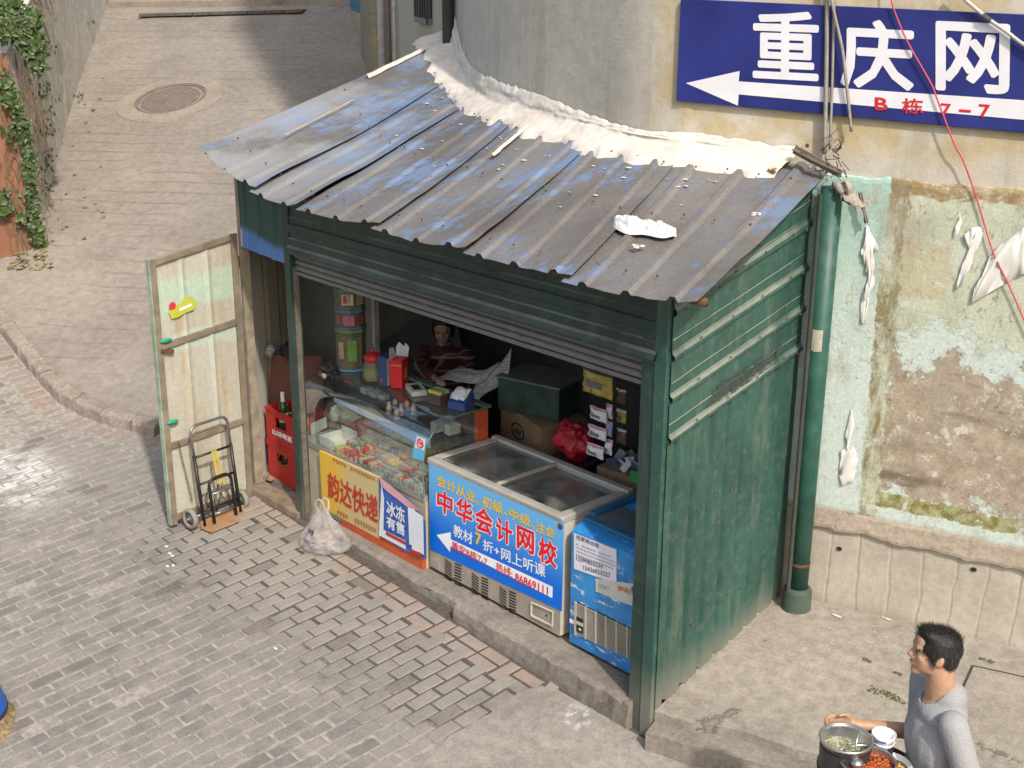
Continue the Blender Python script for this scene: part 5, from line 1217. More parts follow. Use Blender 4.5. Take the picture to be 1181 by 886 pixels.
# small drink bottles on the shelf
m_milk = M('bottle_milk', (.60, .57, .50), .3, .08, 20, 0, dirt=0, spec=.6); m_capred = M('cap_brown', (.30, .10, .06), .5); m_olab = M('label_orange', (.55, .22, .06), .5)
btl = [(449, 470), (456, 464), (463, 472), (470, 466), (477, 471), (458, 476)]
for i, (px, py) in enumerate(btl):
    p = hz(px, py+7, SZ+.012); t = thing('drink_bottle', ['leftmost white drink bottle', 'second white drink bottle, rear row,', 'third white drink bottle, front row,', 'fourth white drink bottle, rear row,', 'rightmost white drink bottle', 'small white drink bottle in the middle front'][i]+' on the counter shelf', 'bottle', p, 0, 'small drink bottles on the glass shelf')
    g = MB(); g.lathe([(1e-4, 0), (.018, 0), (.021, .006), (.021, .045), (.018, .06), (.012, .068), (.012, .074)], (0, 0, 0), 14); g.build('body', m_milk, t, smooth=True, world=False)
    g = MB(); g.lathe([(.0135, .074), (.0135, .088), (1e-4, .089)], (0, 0, 0), 12); g.build('cap', m_capred if i % 2 else m_milk, t, world=False)
    g = MB(); g.lathe([(.0213, .014), (.0216, .036)], (0, 0, 0), 14); g.build('label', m_olab, t, smooth=True, world=False)
m_tissue = M('tissue_blue', (.45, .56, .60), .6, .15, 8, .1)
for i, (px, py) in enumerate(((425, 452), (435, 456), (446, 459), (430, 444), (442, 448))):
    p = hz(px, py, SZ+.012); g = MB(); g.cbox((p.x, p.y, SZ+.008+.022), (.075, .11, .044), Matrix.Rotation(rnd(-.1, .1), 4, 'Z')); tag(g.build('tissue_pack', m_tissue, bevel=.008), ['leftmost front', 'middle front', 'right front', 'left rear', 'right rear'][i]+' pale blue tissue pack on the counter shelf', 'tissue pack', 'tissue packs on the glass shelf')
for i, (px, py, c_) in enumerate(((506, 497, (.5, .48, .44)), (516, 493, (.45, .42, .40)), (528, 489, (.28, .06, .06)), (522, 500, (.55, .53, .5)))):
    p = hz(px, py, SZ+.01); g = MB()
    for k in range(3): g.cbox((p.x+rnd(-.003, .003), p.y, SZ+.010+.012+.0245*k), (.06, .095, .022), Matrix.Rotation(rnd(-.06, .06), 4, 'Z'))
    tag(g.build('carton_stack', M('shelfbox_%d' % i, c_, .5, .1, 9, 0), bevel=.001), ['white', 'pale grey', 'dark red', 'cream'][i]+' stack of small cartons at the right end of the shelf', 'carton', 'small cartons on the glass shelf')
crumple('hair_scrunchies', 'dark tangle of goods lying on the shelf under the glass', hz(513, 478, SZ+.03), .06, M('dark_goods', (.10, .085, .07), .7, .4, 30, .5), 'goods', (1.3, 1, .45), .5, seed=8)
crumple('orange_packet', 'small orange packet on the shelf at the left', hz(402, 440, SZ+.1), .035, M('orange_pkt', (.45, .13, .04), .5), 'packet', (1.2, .8, .35), .3, seed=3)

# goods on the counter top
CTz = 1.206
b = NB('clear_jar'); tr = b.n('ShaderNodeBsdfTransparent'); tr.inputs[0].default_value = (.75, .78, .7, 1); ms = b.n('ShaderNodeMixShader'); ms.inputs[0].default_value = .35; b.col((.30, .28, .2, 1)); b.rough(.3); b.L(tr.outputs[0], ms.inputs[1]); b.L(b.p.outputs[0], ms.inputs[2]); b.L(ms.outputs[0], b.out.inputs[0]); m_jar = b.m
def octa(g, c_, r_, z0, z1, r2=None): 
    r2 = r2 or r_; g.lathe([(1e-4, z0), (r_, z0), (r2, z1), (1e-4, z1)], c_, 8)
jp = hz(406, 424, CTz); jp.z = CTz; R_ = .118
def jar(z0, z1, label, fill, lidc, pics, base=None):
    t = thing('candy_jar', label, 'jar', (jp.x, jp.y, z0), .2, 'stacked octagonal candy jars'); g = MB(); g.lathe([(R_*.93, .012), (R_*.96, z1-z0-.03), (R_*.9, z1-z0-.02)], (0, 0, 0), 8); g.build('wall', m_jar, t, world=False)
    g = MB(); g.lathe([(1e-4, .012), (R_*.86, .012), (R_*.86, (z1-z0)*.8), (1e-4, (z1-z0)*.85)], (0, 0, 0), 8); g.build('contents', fill, t, world=False)
    g = MB(); octa(g, (0, 0, 0), R_, z1-z0-.028, z1-z0-.002); g.build('lid', lidc, t, world=False, bevel=.003); g = MB(); octa(g, (0, 0, 0), R_*.98, .0, .012); g.build('base', base or lidc, t, world=False)
    for a, c2, w_, h0, h1 in pics:
        g = MB(); r2 = R_*.985; d0 = Vector((math.cos(a-w_), math.sin(a-w_), 0))*r2; d1 = Vector((math.cos(a+w_), math.sin(a+w_), 0))*r2; hh = z1-z0; g.quad(d0+Vector((0, 0, h0*hh)), d1+Vector((0, 0, h0*hh)), d1+Vector((0, 0, h1*hh)), d0+Vector((0, 0, h1*hh))); g.build('picture_label', M('jarlabel_%s' % (c2,), c2, .5, .2, 20, 0), t, world=False, solid=.001)
lg, lb = M('lid_green', (.12, .22, .09), .5), M('lid_blue', (.10, .16, .30), .5)
jar(CTz, CTz+.32, 'tall bottom candy jar with a blue base in the stack on the counter', M('jar_brown', (.16, .14, .08), .7, .3, 30, .5), lg, [(-.75, (.13, .26, .05), .30, .25, .75), (-1.5, (.3, .27, .2), .2, .3, .7)], M('jar_base_blue', (.12, .38, .62), .4))
jar(CTz+.322, CTz+.472, 'middle candy jar with dark pink labels in the counter stack', M('jar_purple', (.20, .09, .10), .7, .3, 30, .5), lb, [(-.9, (.42, .12, .20), .35, .2, .7), (-.1, (.2, .07, .06), .25, .2, .7), (-1.7, (.22, .1, .06), .2, .2, .7)])
jar(CTz+.474, CTz+.624, 'top candy jar with cream and red labels in the counter stack', M('jar_tan', (.26, .22, .13), .7, .3, 30, .5), lg, [(-.95, (.52, .46, .36), .38, .2, .75), (-.1, (.35, .30, .24), .25, .2, .75), (-1.1, (.42, .08, .08), .12, .3, .7)])
g = MB(); g.cbox((jp.x, jp.y, CTz+.626+.035), (.16, .12, .07), Matrix.Rotation(.4, 4, 'Z')); tag(g.build('green_carton', M('carton_green', (.05, .12, .045), .6, .2, 14, .1), bevel=.003), 'dark green carton on top of the candy jars', 'carton')
p = hz(431, 439, CTz); sj = thing('sweets_jar', 'round clear jar of green sweets with a red cap beside the tall jars', 'jar', (p.x, p.y, CTz))
g = MB(); g.lathe([(1e-4, 0), (.06, 0), (.078, .02), (.08, .11), (.066, .14), (.06, .15)], (0, 0, 0), 20); g.build('wall', m_jar, sj, smooth=True, world=False)
b = NB('sweets'); b.col(b.mix(b.step(b.voro(60), .3, .5), (.12, .24, .04, 1), (.36, .38, .12, 1))); b.rough(.5); g = MB(); g.lathe([(1e-4, .006), (.055, .006), (.07, .03), (.07, .08), (1e-4, .09)], (0, 0, 0), 16); g.build('sweets', b.m, sj, smooth=True, world=False)
g = MB(); g.sphere((0, 0, 0), .068, 18, 10, (1, 1, .62)); g.v = [(x, y, z+.172) for x, y, z in g.v]; g.tube([Vector((0, 0, .205)), Vector((0, 0, .245))], .012, 8); g.build('cap', M('jar_red', (.42, .02, .02), .4, .1, 6, 0, dirt=.05), sj, smooth=True, world=False)
def counter_box(name, label, px, py, sz_, rz, mat, extra=None):
    p = hz(px, py, CTz); t = thing(name, label, 'box', (p.x, p.y, CTz), rz); g = MB(); g.box((-sz_[0]/2, -sz_[1]/2, 0), (sz_[0]/2, sz_[1]/2, sz_[2])); g.build('carton', mat, t, world=False, bevel=.002); return t
m_navy = M('box_navy', (.025, .06, .15), .45, .1, 6, 0, dirt=.05); m_redb = M('box_red', (.55, .015, .02), .4, .1, 6, 0, dirt=.05)
t = counter_box('navy_box', 'navy blue cigarette box with a pale pink edge on the counter', 446, 443, (.075, .10, .215), .35, m_navy)
g = MB(); g.box((.0385, -.045, .004), (.040, .045, .2)); g.build('pink_side', M('box_pink', (.55, .38, .40), .5), t, world=False); g = MB(); g.lathe([(1e-4, 0), (.013, 0)], (0, 0, 0), 12, Matrix(((1, 0, 0), (0, 0, -1), (0, 1, 0)))); g.v = [(x-.01, y-.0515, z+.04) for x, y, z in g.v]; g.build('red_seal', m_redb, t, world=False)
t = counter_box('red_box', 'bright red carton with a torn white open flap on the counter', 461, 445, (.085, .12, .205), .55, m_redb)
g = MB(); g.add([(-.0425, .055, .2), (.0425, .06, .2), (.05, .07, .27), (.02, .08, .30), (.01, .08, .27), (-.03, .08, .30), (-.05, .07, .26)], [(0, 1, 2, 3, 4, 5, 6)]); g.add([(-.045, -.06, .2), (-.045, .06, .2), (-.065, .05, .27), (-.06, -.03, .28)], [(0, 1, 2, 3)]); g.build('torn_flap', M('flap_white', (.60, .60, .60), .6), t, world=False, solid=.002)
g = MB(); g.box((-.043, -.061, .165), (.043, -.0603, .172)); g.add([(.0428, -.02, .06), (.0428, .03, .06), (.0428, .02, .14), (.0428, .0, .12)], [(0, 1, 2, 3)]); g.build('gold_print', M('gold_ink', (.5, .3, .06), .5), t, world=False, solid=.0006)
t = counter_box('calculator_tray', 'flat white plastic tray on the counter glass', 480, 452, (.20, .11, .035), -.42, M('white_plastic_box', (.50, .50, .48), .4, .08, 7, 0, dirt=.1)); g = MB(); g.box((-.05, -.03, .0355), (.06, .025, .037)); g.build('window', M('ink', (.02, .02, .02), .6), t, world=False)
t = counter_box('lighter_display', 'display box filled with coloured lighters on the counter', 506, 465, (.12, .10, .075), .15, M('display_dark', (.07, .05, .05), .6))
for i in range(8):
    for j in range(4):
        g = MB() if (i, j) == (0, 0) else g; g.cur = j; g.box((-.056+i*.0142, -.045+j*.023, .075), (-.056+i*.0142+.0125, -.045+j*.023+.018, .098))
g.build('lighters', [M('lt_y', (.50, .52, .05), .4), M('lt_p', (.38, .08, .22), .4), M('lt_g', (.08, .38, .16), .4), M('lt_y', (.50, .52, .05), .4)], t, world=False, bevel=.001)
t = thing('tissue_stand', 'dark blue slanted stand with a pack of tissues on the counter', 'stand', tuple(hz(531, 471, CTz).xy)+(CTz,), .25)
g = MB(); g.prism([(-.07, -.05, 0), (-.07, .06, 0), (-.07, .06, .11), (-.07, -.05, .05)], (.14, 0, 0)); g.build('stand_body', M('stand_blue', (.03, .07, .22), .35, .1, 5, 0, dirt=.05), t, world=False, bevel=.003)
g = MB(); g.grid(lambda u, v: (-.06+.12*u, -.04+.09*v, .075+.055*v+.018*fbm(u*5, v*5, 2)+.03*math.sin(3.14*u)*math.sin(3.14*v)), 12, 10); g.build('tissues', M('tissue_white', (.62, .64, .68), .6, .1, 14, .2), t, world=False, smooth=True, solid=.004)
crumple('fur_keyring', 'dark furry trinket on the left end of the counter glass', hz(379, 428, CTz+.05), .075, M('dark_fur', (.035, .03, .035), .9, .5, 40, .8), 'trinket', (1.2, .9, .75), .55, seed=6)
g = MB(); c_ = hz(378, 431, CTz+.06); g.sphere(c_+Vector((.03, -.055, .0)), .03, 12, 8, (1, .4, .7)); tag(g.build('face_patch', M('tan_patch', (.26, .19, .15), .8), smooth=True), 'tan patch on the furry trinket on the counter', 'trinket')

# ------------------------------------------------------------------ big chest freezer
m_enam = M('enamel_cream', (.50, .46, .38), .45, .15, 7, .1, dirt=.35, dirtc=(.2, .15, .10, 1)); m_alu = M('lid_aluminium', (.50, .48, .43), .4, .12, 9, .08, metal=.25, dirt=.35)
FX0, FX1, FY0, FY1, FZ0, FZ1 = -2.11, -.845, .13, .73, .20, .985
fz = thing('chest_freezer', 'chest freezer with sliding glass lids and a bright blue advertising banner', 'freezer', ((FX0+FX1)/2, .43, .17))
g = MB(); t_ = .055
out = [(FX0, FY0), (FX1, FY0), (FX1, FY1), (FX0, FY1)]; inn = [(FX0+t_, FY0+t_), (FX1-t_, FY0+t_), (FX1-t_, FY1-t_), (FX0+t_, FY1-t_)]
V = [Vector(p+(FZ0,)) for p in out]+[Vector(p+(FZ1-.045,)) for p in out]+[Vector(p+(FZ1-.045,)) for p in inn]+[Vector(p+(FZ0+.16,)) for p in inn]
fs = [(3, 2, 1, 0), (12, 13, 14, 15)]
for a in (0, 4, 8): fs += [(a+k, a+(k+1) % 4, a+4+(k+1) % 4, a+4+k) for k in range(4)]
g.add(V, fs); g.build('body', m_enam, fz, bevel=.004)
rail = .05
for nm, lo, hi in (('lid_rail', (FX0-.006, FY0-.006, FZ1-.045), (FX1+.006, FY0+rail, FZ1)), ('lid_rail', (FX0-.006, FY1-rail, FZ1-.045), (FX1+.006, FY1+.006, FZ1+.012)), ('lid_rail', (FX0-.006, FY0+rail+.001, FZ1-.045), (FX0+rail, FY1-rail-.001, FZ1)), ('lid_rail', (FX1-rail, FY0+rail+.001, FZ1-.045), (FX1+.006, FY1-rail-.001, FZ1))):
    g = MB(); g.box(lo, hi); g.build(nm, m_alu, fz, bevel=.008)
xm = (FX0+FX1)/2+.0
m_lgl = glass_mat('lid_glass', (.80, .82, .82, 1), .4, .42)
for i, (x0, x1, z) in enumerate(((FX0+rail-.004, xm+.02, FZ1-.006), (xm-.02, FX1-rail+.004, FZ1-.022))):
    g = MB(); g.box((x0, FY0+rail-.004, z-.004), (x1, FY1-rail+.004, z)); l_ = g.build('glass_lid', m_lgl, fz)
    for a, c_ in ((x0, x0+.028), (x1-.028, x1)):
        g = MB(); g.box((a, FY0+rail-.002, z+.0005), (c_, FY1-rail+.002, z+.014)); g.build('lid_frame', m_alu, l_, bevel=.003)
g = MB(); g.box((FX0+.002, FY0-.003, FZ0), (FX1-.002, FY0-.0005, .44)); g.build('grille_panel', M('panel_dirty', (.34, .30, .24), .7, .25, 8, .2, dirt=.5), fz)
BY = FY0-.006
def bf(x, y, o=0): return hy(x, y, BY-o)
bt = thing('advertising_banner', 'bright blue course advertisement with red and yellow characters on the freezer front', 'banner', bf(570, 640))
b = NB('banner_blue'); zz = b.math('ADD', b.sep(b.pos())[2], b.math('MULTIPLY', b.noise(1.5, b.pos()), .1)); b.col(b.mix(b.step(zz, .5, .98), (.0, .14, .66, 1), (.13, .42, .78, 1))); b.rough(.4); b.p.inputs['Specular IOR Level'].default_value = .3; b.bump(b.noise(5, b.pos(scale=(1, 1, .6)), 4), .35, .012)
g = MB(); TL, TR, BL, BR = bf(495, 532), bf(650.5, 601), bf(496, 634), bf(647.5, 705)
g.hexa([p+Vector((0, .004, 0)) for p in (BL, BR, TR, TL)], [BL, BR, TR, TL]); g.build('sheet', b.m, bt)
m_gold = M('print_gold', (.80, .52, .02), .5, .05, 5, 0, dirt=0); m_bred = M('print_scarlet', (.72, .01, .02), .5, .05, 5, 0, dirt=0); m_bw = M('print_white', (.80, .82, .86), .5, .03, 5, 0, dirt=0)
def bl(body, x0, yb0, x1, yb1, h_, mat, bold=.012, o=.002): lettering(body, bf(x0, yb0, o), bf(x1, yb1, o), bf(x0, yb0-h_, o), mat, bt, bold, 0)
bl('会计从业、', 504, 560, 553, 583, 13, m_gold, .02); bl('初级、', 556, 584, 585, 596, 13, m_gold, .02); bl('中级、', 587, 598, 617, 611, 13, m_gold, .02); bl('注会', 618, 613, 640, 622, 12, m_gold, .02)
for ch, x0, yb, w_, h_ in (('中', 504, 589, 18, 26), ('华', 526, 599, 19, 27), ('会', 548, 610, 20, 28), ('计', 572, 622, 19, 27), ('网', 596, 632, 20, 27), ('校', 621, 647, 21, 29)):
    bl(ch, x0-1.2, yb+1.4, x0+w_+1.2, yb+w_*.46+1.4, h_+2.0, m_bw, .06, .0012); bl(ch, x0, yb, x0+w_, yb+w_*.46, h_, m_bred, .028, .003)
bl('教材', 523, 618, 545, 629, 14, m_bw); bl('7', 548, 627, 555, 631, 14, m_gold, .03); bl('折+', 557, 634, 576, 643, 13, m_bw); bl('网上听课', 578, 645, 629, 667, 14, m_bw)
g = MB(); g.add([bf(x, y, .002) for x, y in ((503.5, 617), (520, 614), (520, 622), (637.5, 677), (637, 690), (519.5, 630), (519, 637))], [(0, 1, 2, 5, 6), (2, 3, 4, 5)]); g.build('arrow_band', m_bw, bt)
bl('盾安B栋7-7', 521, 633, 562, 653.5, 9.5, m_bred, .012, .0035); bl('热线:', 572, 659, 591, 667.5, 11, m_bred, .012, .0035); bl('86869111', 594, 670, 632, 687, 9.5, m_bred, .02, .0035)
# louvres and drain plate
m_dark = M('vent_dark', (.015, .014, .013), .8)
for (px, py) in ((522, 655), (553, 671), (585, 687)):
    for col_ in (0, 1):
        for k in range(8):
            x0, y0 = px-9+col_*11, py-11+col_*5+k*3.3; sl_ = 4.2 if col_ == 0 else .8
            q = [hy(x0, y0, FY0-.0045), hy(x0+8, y0+sl_+2.5, FY0-.0045), hy(x0+8, y0+sl_+4.3, FY0-.0045), hy(x0, y0+1.8, FY0-.0045)]; g = MB() if k == 0 else g; g.add(q, [(0, 1, 2, 3)])
        g.build('louvre_slots', m_dark, fz)
q = [hy(x, y, FY0-.005) for x, y in ((613, 695), (638, 706), (637, 722), (613, 710))]; g = MB(); g.tube(q+[q[0]], .008, 6); g.build('drain_plate', m_enam, fz)
g = MB(); g.lathe([(1e-4, .0), (.008, 0)], hy(630, 710, FY0-.006), 10, Matrix(((1, 0, 0), (0, 0, -1), (0, 1, 0)))); g.build('drain_hole', m_dark, fz)
g = MB(); c_ = Vector((FX1-.01, FY0-.008, FZ1-.06)); g.sphere(c_, .02, 8, 6, (1, .3, 1)); g.build('rust_spot', m_rust, fz)
for x in (FX0+.06, FX1-.06):
    for y in (FY0+.06, FY1-.06):
        g = MB(); g.box((x-.02, y-.02, .165), (x+.02, y+.02, .2)); g.build('foot', m_dark, fz)
m_can = M('can_red', (.45, .03, .035), .35, .1, 9, 0, metal=.3)
for i, (px, py) in enumerate(((576, 548), (572, 540), (664, 583))):
    p = hz(px, py, .72); cn = thing('drink_can', ['red drink can standing nearest the glass in the freezer', 'red drink can behind the first one in the freezer', 'red drink can in the right half of the freezer'][i], 'can', (p.x, p.y, .57)); g = MB(); g.lathe([(1e-4, 0), (.028, 0), (.032, .008), (.032, .11), (.027, .122), (1e-4, .12)], (0, 0, 0), 16); g.build('body', m_can, cn, smooth=True, world=False); g = MB(); g.lathe([(.0323, .05), (.0323, .07)], (0, 0, 0), 16); g.build('label_band', m_bw, cn, world=False)
p = hz(565, 551, .72); cn = thing('clear_bottle', 'small clear bottle beside the red cans in the freezer', 'bottle', (p.x, p.y, .57)); g = MB(); g.lathe([(1e-4, 0), (.027, 0), (.03, .01), (.03, .09), (.014, .12), (.013, .14), (1e-4, .14)], (0, 0, 0), 14); g.build('body', M('frosted', (.5, .52, .52), .3), cn, smooth=True, world=False)
g = MB(); g.box((FX0+.06, FY0+.06, .362), (FX1-.06, FY1-.06, .565)); tag(g.build('frozen_goods', M('frost_goods', (.28, .26, .25), .7, .35, 14, .6)), 'frosty packed goods filling the bottom of the chest freezer', 'frozen goods', kind='stuff')

# ------------------------------------------------------------------ small ice cream freezer
b = NB('scraped_blue'); n = b.noise(7, b.pos(scale=(1, 1, 2.6)), 7, .78); n2 = b.noise(3, b.pos(loc=(4, 0, 2)), 5); v = b.mix(b.step(n2, .3, .7), (.015, .17, .47, 1), (.03, .25, .58, 1)); v = b.mix(b.math('MULTIPLY', b.step(n, .565, .59), b.step(b.noise(1.7, b.pos(loc=(1, 1, 1)), 3), .4, .55)), v, (.62, .62, .58, 1)); b.col(v); b.rough(.4); m_ib = b.m
IX0, IX1, IY0, IY1 = -.765, -.15, .125, .72
ic = thing('ice_cream_freezer', 'small scratched blue ice cream freezer with a curved front and paper notice', 'freezer', (-.45, .4, .17))
pr2 = [(IY0, .205), (IY0, .90), (IY0+.012, .935), (IY0+.05, .955), (IY0+.10, .965), (IY1, 1.0), (IY1, .205)]
g = MB(); n = len(pr2); V = [Vector((x, y, z)) for x in (IX0, IX1) for y, z in pr2]; g.add(V, [(i, i+1, n+i+1, n+i) for i in range(n-1)]+[tuple(range(n-1, -1, -1)), tuple(range(n, 2*n))]); g.build('body', m_ib, ic, bevel=.006)
g = MB(); g.box((IX0+.05, IY0+.14, .972), (IX1-.03, IY1-.04, .985), Matrix.Translation((0, 0, 0))); l_ = g.build('glass_lid', M('lid_dusk', (.10, .13, .15), .15, .15, 4, 0, dirt=.3, spec=.6), ic)
m_ibl = M('rim_blue', (.03, .12, .24), .4, .15, 6, .1)
for lo, hi in (((IX0, IY0+.09, .966), (IX1, IY0+.14, .99)), ((IX0, IY0+.141, .972), (IX0+.05, IY1, 1.012)), ((IX1-.03, IY0+.141, .972), (IX1, IY1, 1.012))):
    g = MB(); g.box(lo, hi); g.build('lid_rim', m_ibl, ic, bevel=.006)
IF = IY0-.004
def fi(x, y, o=0): return hy(x, y, IF-o)
g = MB(); g.quad(fi(657, 713), fi(742, 752), fi(742, 757), fi(657, 718)); g.build('stripe', m_bw, ic)
m_gr = M('grille_beige', (.46, .43, .35), .6, .12, 8, .1, dirt=.3)
ga, gb, gc, gd = fi(664.5, 694), fi(736.5, 729), fi(736.5, 764), fi(664.5, 731)
gp = MB().hexa([p+Vector((0, .006, 0)) for p in (gd, gc, gb, ga)], [p+Vector((0, -.002, 0)) for p in (gd, gc, gb, ga)]).build('grille', m_dark, ic)
def gpt(u, v, o): return ga.lerp(gb, u).lerp(gd.lerp(gc, u), v)+Vector((0, -o, 0))
for k in range(17):
    g = MB(); v = (k+.4)/17; g.hexa([gpt(.02, v, .002), gpt(.98, v, .002), gpt(.98, v, .007), gpt(.02, v, .007)], [gpt(.02, v+.026, .002), gpt(.98, v+.026, .002), gpt(.98, v+.026, .005), gpt(.02, v+.026, .005)]); g.build('slat', m_gr, gp)
for k in range(7):
    g = MB(); u = k/6; g.beam(gpt(u, -.01, .006), gpt(u, 1.01, .006), .010 if 0 < k < 6 else .016, .006, (0, -1, 0)); g.build('grille_bar', m_gr, gp)
g = MB(); g.quad(gpt(.02, .42, .009), gpt(.13, .42, .009), gpt(.13, .88, .009), gpt(.02, .88, .009)); g.build('switch_opening', m_dark, ic)
g = MB(); g.beam(gpt(.02, .60, .010), gpt(.13, .60, .010), .006, .02); g.sphere(gpt(.08, .78, .010), .012, 8, 6, (1, .4, .8)); g.build('switch', m_gr, ic)
nt_ = thing('paper_notice', 'white printed paper notice with phone numbers on the blue freezer', 'notice', fi(685, 640))
g = MB(); q = [fi(662, 615), fi(711, 634), fi(711, 673.5), fi(662, 656)]; g.hexa([p+Vector((0, .0015, 0)) for p in (q[3], q[2], q[1], q[0])], [p+Vector((0, -.001, 0)) for p in (q[3], q[2], q[1], q[0])]); g.build('sheet', M('notice_paper', (.66, .66, .72), .7, .05, 6, 0, dirt=.05), nt_)
m_ink = M('ink_violet', (.10, .08, .14), .6, .1, 5, 0, dirt=0)
def ln(body, x0, y0, x1, y1, h_, bold=.01): lettering(body, fi(x0, y0, .0025), fi(x1, y1, .0025), fi(x0, y0-h_, .0025), m_ink, nt_, bold, 0)
ln('住家房出租', 664.5, 621.5, 691, 632.5, 5.2, .008); ln('13399855534', 664.5, 646, 695, 656.5, 5, .01); ln('13436023227', 672.5, 657, 704, 666.5, 5, .01)
g = MB()
for r_ in range(4):
    x = 664.5
    while x < 708:
        w_ = rnd(1.4, 3.4); y = 626.5+r_*4.1+(x-664.5)*.385
        if y < 672 and random.random() < .92: g.quad(fi(x, y, .0025), fi(x+w_, y+w_*.38, .0025), fi(x+w_, y+w_*.38+1.7, .0025), fi(x, y+1.7, .0025))
        x += w_+.8
g.build('small_print', M('ink_faint', (.36, .34, .42), .6), nt_)
sk = thing('brand_sticker', 'worn white brand sticker with orange characters on the blue freezer', 'sticker', fi(718, 680)); g = MB(); g.add([fi(x, y, .001) for x, y in ((687, 667), (712, 671), (737, 674), (735, 701), (715, 694), (687, 682))], [(0, 1, 2, 3, 4, 5)]); g.build('sheet', M('sticker_offwhite', (.56, .55, .50), .6, .1, 9, 0, dirt=.25), sk, solid=.0008)
lettering('伊利', fi(711, 681, .003), fi(726, 686.5, .003), fi(711, 674, .003), M('brand_orange', (.6, .18, .04), .5, .1, 5, 0, dirt=.1), sk, .03, 0, slant=.1)
for r_ in (.012, .02, .028):
    c_ = fi(727, 680, .004); g = MB(); g.tube([c_+Vector((math.cos(t)*r_, 0, math.sin(t)*r_)) for t in [(-5+i)*.22 for i in range(11)]], .0022, 4); g.build('swoosh', M('brand_blue', (.03, .12, .4), .5), sk)
for r_, x in ((.012, 692), (.012, 696), (.012, 700)):
    c_ = fi(x, 676+(x-692)*.3, .004); g = MB(); g.tube([c_+Vector((math.cos(t)*r_, 0, math.sin(t)*r_)) for t in [i*.524 for i in range(13)]], .0012, 4, False); g.build('ring_mark', M('brand_grey', (.25, .25, .25), .6), sk)
# ------------------------------------------------------------------ goods deeper in the kiosk
m_card = M('cardboard', (.24, .155, .085), .85, .15, 7, .15, dirt=.2); m_gcar = M('green_case', (.03, .058, .04), .6, .3, 9, .2, dirt=.3)
def floor_box(name, label, cx, cy, sx, sy, z0, h, rz, mat, cat='box'):
    t = thing(name, label, cat, (cx, cy, z0), rz); g = MB(); g.box((-sx/2, -sy/2, 0), (sx/2, sy/2, h)); g.build('carton', mat, t, world=False, bevel=.004)
    return t
c1 = hy(610, 480, .98)
floor_box('lower_carton', 'plain carton at the bottom of the stack behind the freezer', c1.x+.02, 1.13, .55, .36, .17, .36, -.15, m_card, 'carton')
floor_box('blue_carton', 'blue and white carton under the brown one behind the freezer', c1.x+.06, 1.12, .60, .38, .532, .30, -.2, M('case_blue', (.06, .15, .36), .6, .3, 6, 0), 'carton')
t = floor_box('brown_carton', 'brown carton with a round logo behind the freezer', c1.x, 1.12, .58, .38, .834, .26, -.25, m_card, 'carton')
g = MB(); g.tube([Vector((-.02+.09*math.cos(a), -.1925, .13+.055*math.sin(a))) for a in [i*.3927 for i in range(17)]], .006, 5, False); g.tube([Vector((-.02-.05+.02*k, -.1925, .11+.04*(k % 2))) for k in range(6)], .006, 5); g.build('round_logo', M('ink', (.02, .02, .02), .6), t, world=False)
t = floor_box('green_case', 'dark green printed case on top of the brown carton', c1.x-.03, 1.13, .50, .36, 1.097, .235, .25, m_gcar, 'case')
g = MB(); g.box((-.26, -.19, .236), (.26, .19, .25)); g.build('lid', M('case_lid', (.15, .15, .13), .7), t, world=False)
crumple('red_bag', 'red plastic bags heaped behind the freezer', hy(662, 508, .86), .12, M('red_film', (.42, .02, .03), .35, .25, 9, .3, dirt=0), 'bag', (1.25, .9, 1), .35, seed=2)
g = MB(); p = hy(662, 522, .88); g.lathe([(1e-4, 0), (.07, 0), (.15, .09), (.156, .09), (.075, -.006), (1e-4, -.006)], (p.x, p.y, p.z-.13), 20); tag(g.build('basin', M('basin_dark', (.05, .03, .04), .5), smooth=True), 'dark basin under the red bags behind the freezer', 'basin')
floor_box('stool_crate', 'dark crate that carries the basin behind the freezer', p.x, p.y+.02, .3, .28, .17, p.z-.145-.17, .1, m_ceil, 'crate')
# hanging snack strips
hk = hy(690, 440, .5)
def hang(label, pxs, y, mats, cat='snack strip', name='snack_strip'):
    top = hy(pxs[0][0], pxs[0][1], y); t = thing(name, label, cat, top, 0, 'snacks hanging from the header')
    g = MB(); g.tube([top, Vector((top.x, y, 2.06))], .002, 4); g.build('string', m_dark, t)
    for i, (x0, y0, x1, y1) in enumerate(pxs):
        a = hy(x0, y0, y); b2 = hy(x1, y1, y); w_ = b2.x-a.x; cx = (a.x+b2.x)/2; h_ = abs(a.z-b2.z); g = MB()
        def f(u, v): return Vector((cx+(u-.5)*w_, y+.012*fbm(u*3+i, v*3, i)-.022*math.sin(3.14*u)*math.sin(3.14*v), a.z-h_*v))
        g.grid(f, 6, 8); o = g.build('packet', mats[i % len(mats)], t, smooth=True, solid=.002)
        g = MB(); g.grid(lambda u, v: f(u, .04+.14*v)+Vector((0, -.006, 0)), 6, 2); g.build('seal_band', mats[-1], o, solid=.001)
        g = MB(); g.grid(lambda u, v: f(.15+.55*u, .48+.25*v)+Vector((0, -.006, 0)), 4, 2); g.build('print_patch', M('print_grey', (.14, .14, .15), .5), o, solid=.001)
m_wh2 = M('sachet_white', (.66, .66, .70), .35, .12, 12, .2, dirt=0); m_pk2 = M('sachet_pink', (.62, .22, .30), .4, .1, 9, 0, dirt=0); m_yl2 = M('snack_yellow', (.45, .37, .08), .4, .4, 14, .2); m_br2 = M('snack_brown', (.14, .085, .06), .45, .3, 14, .2)
hang('yellow snack bag hanging highest beside the white sachets', [(673, 420, 706, 462)], .5, [m_yl2, M('snack_black', (.03, .03, .025), .4)])
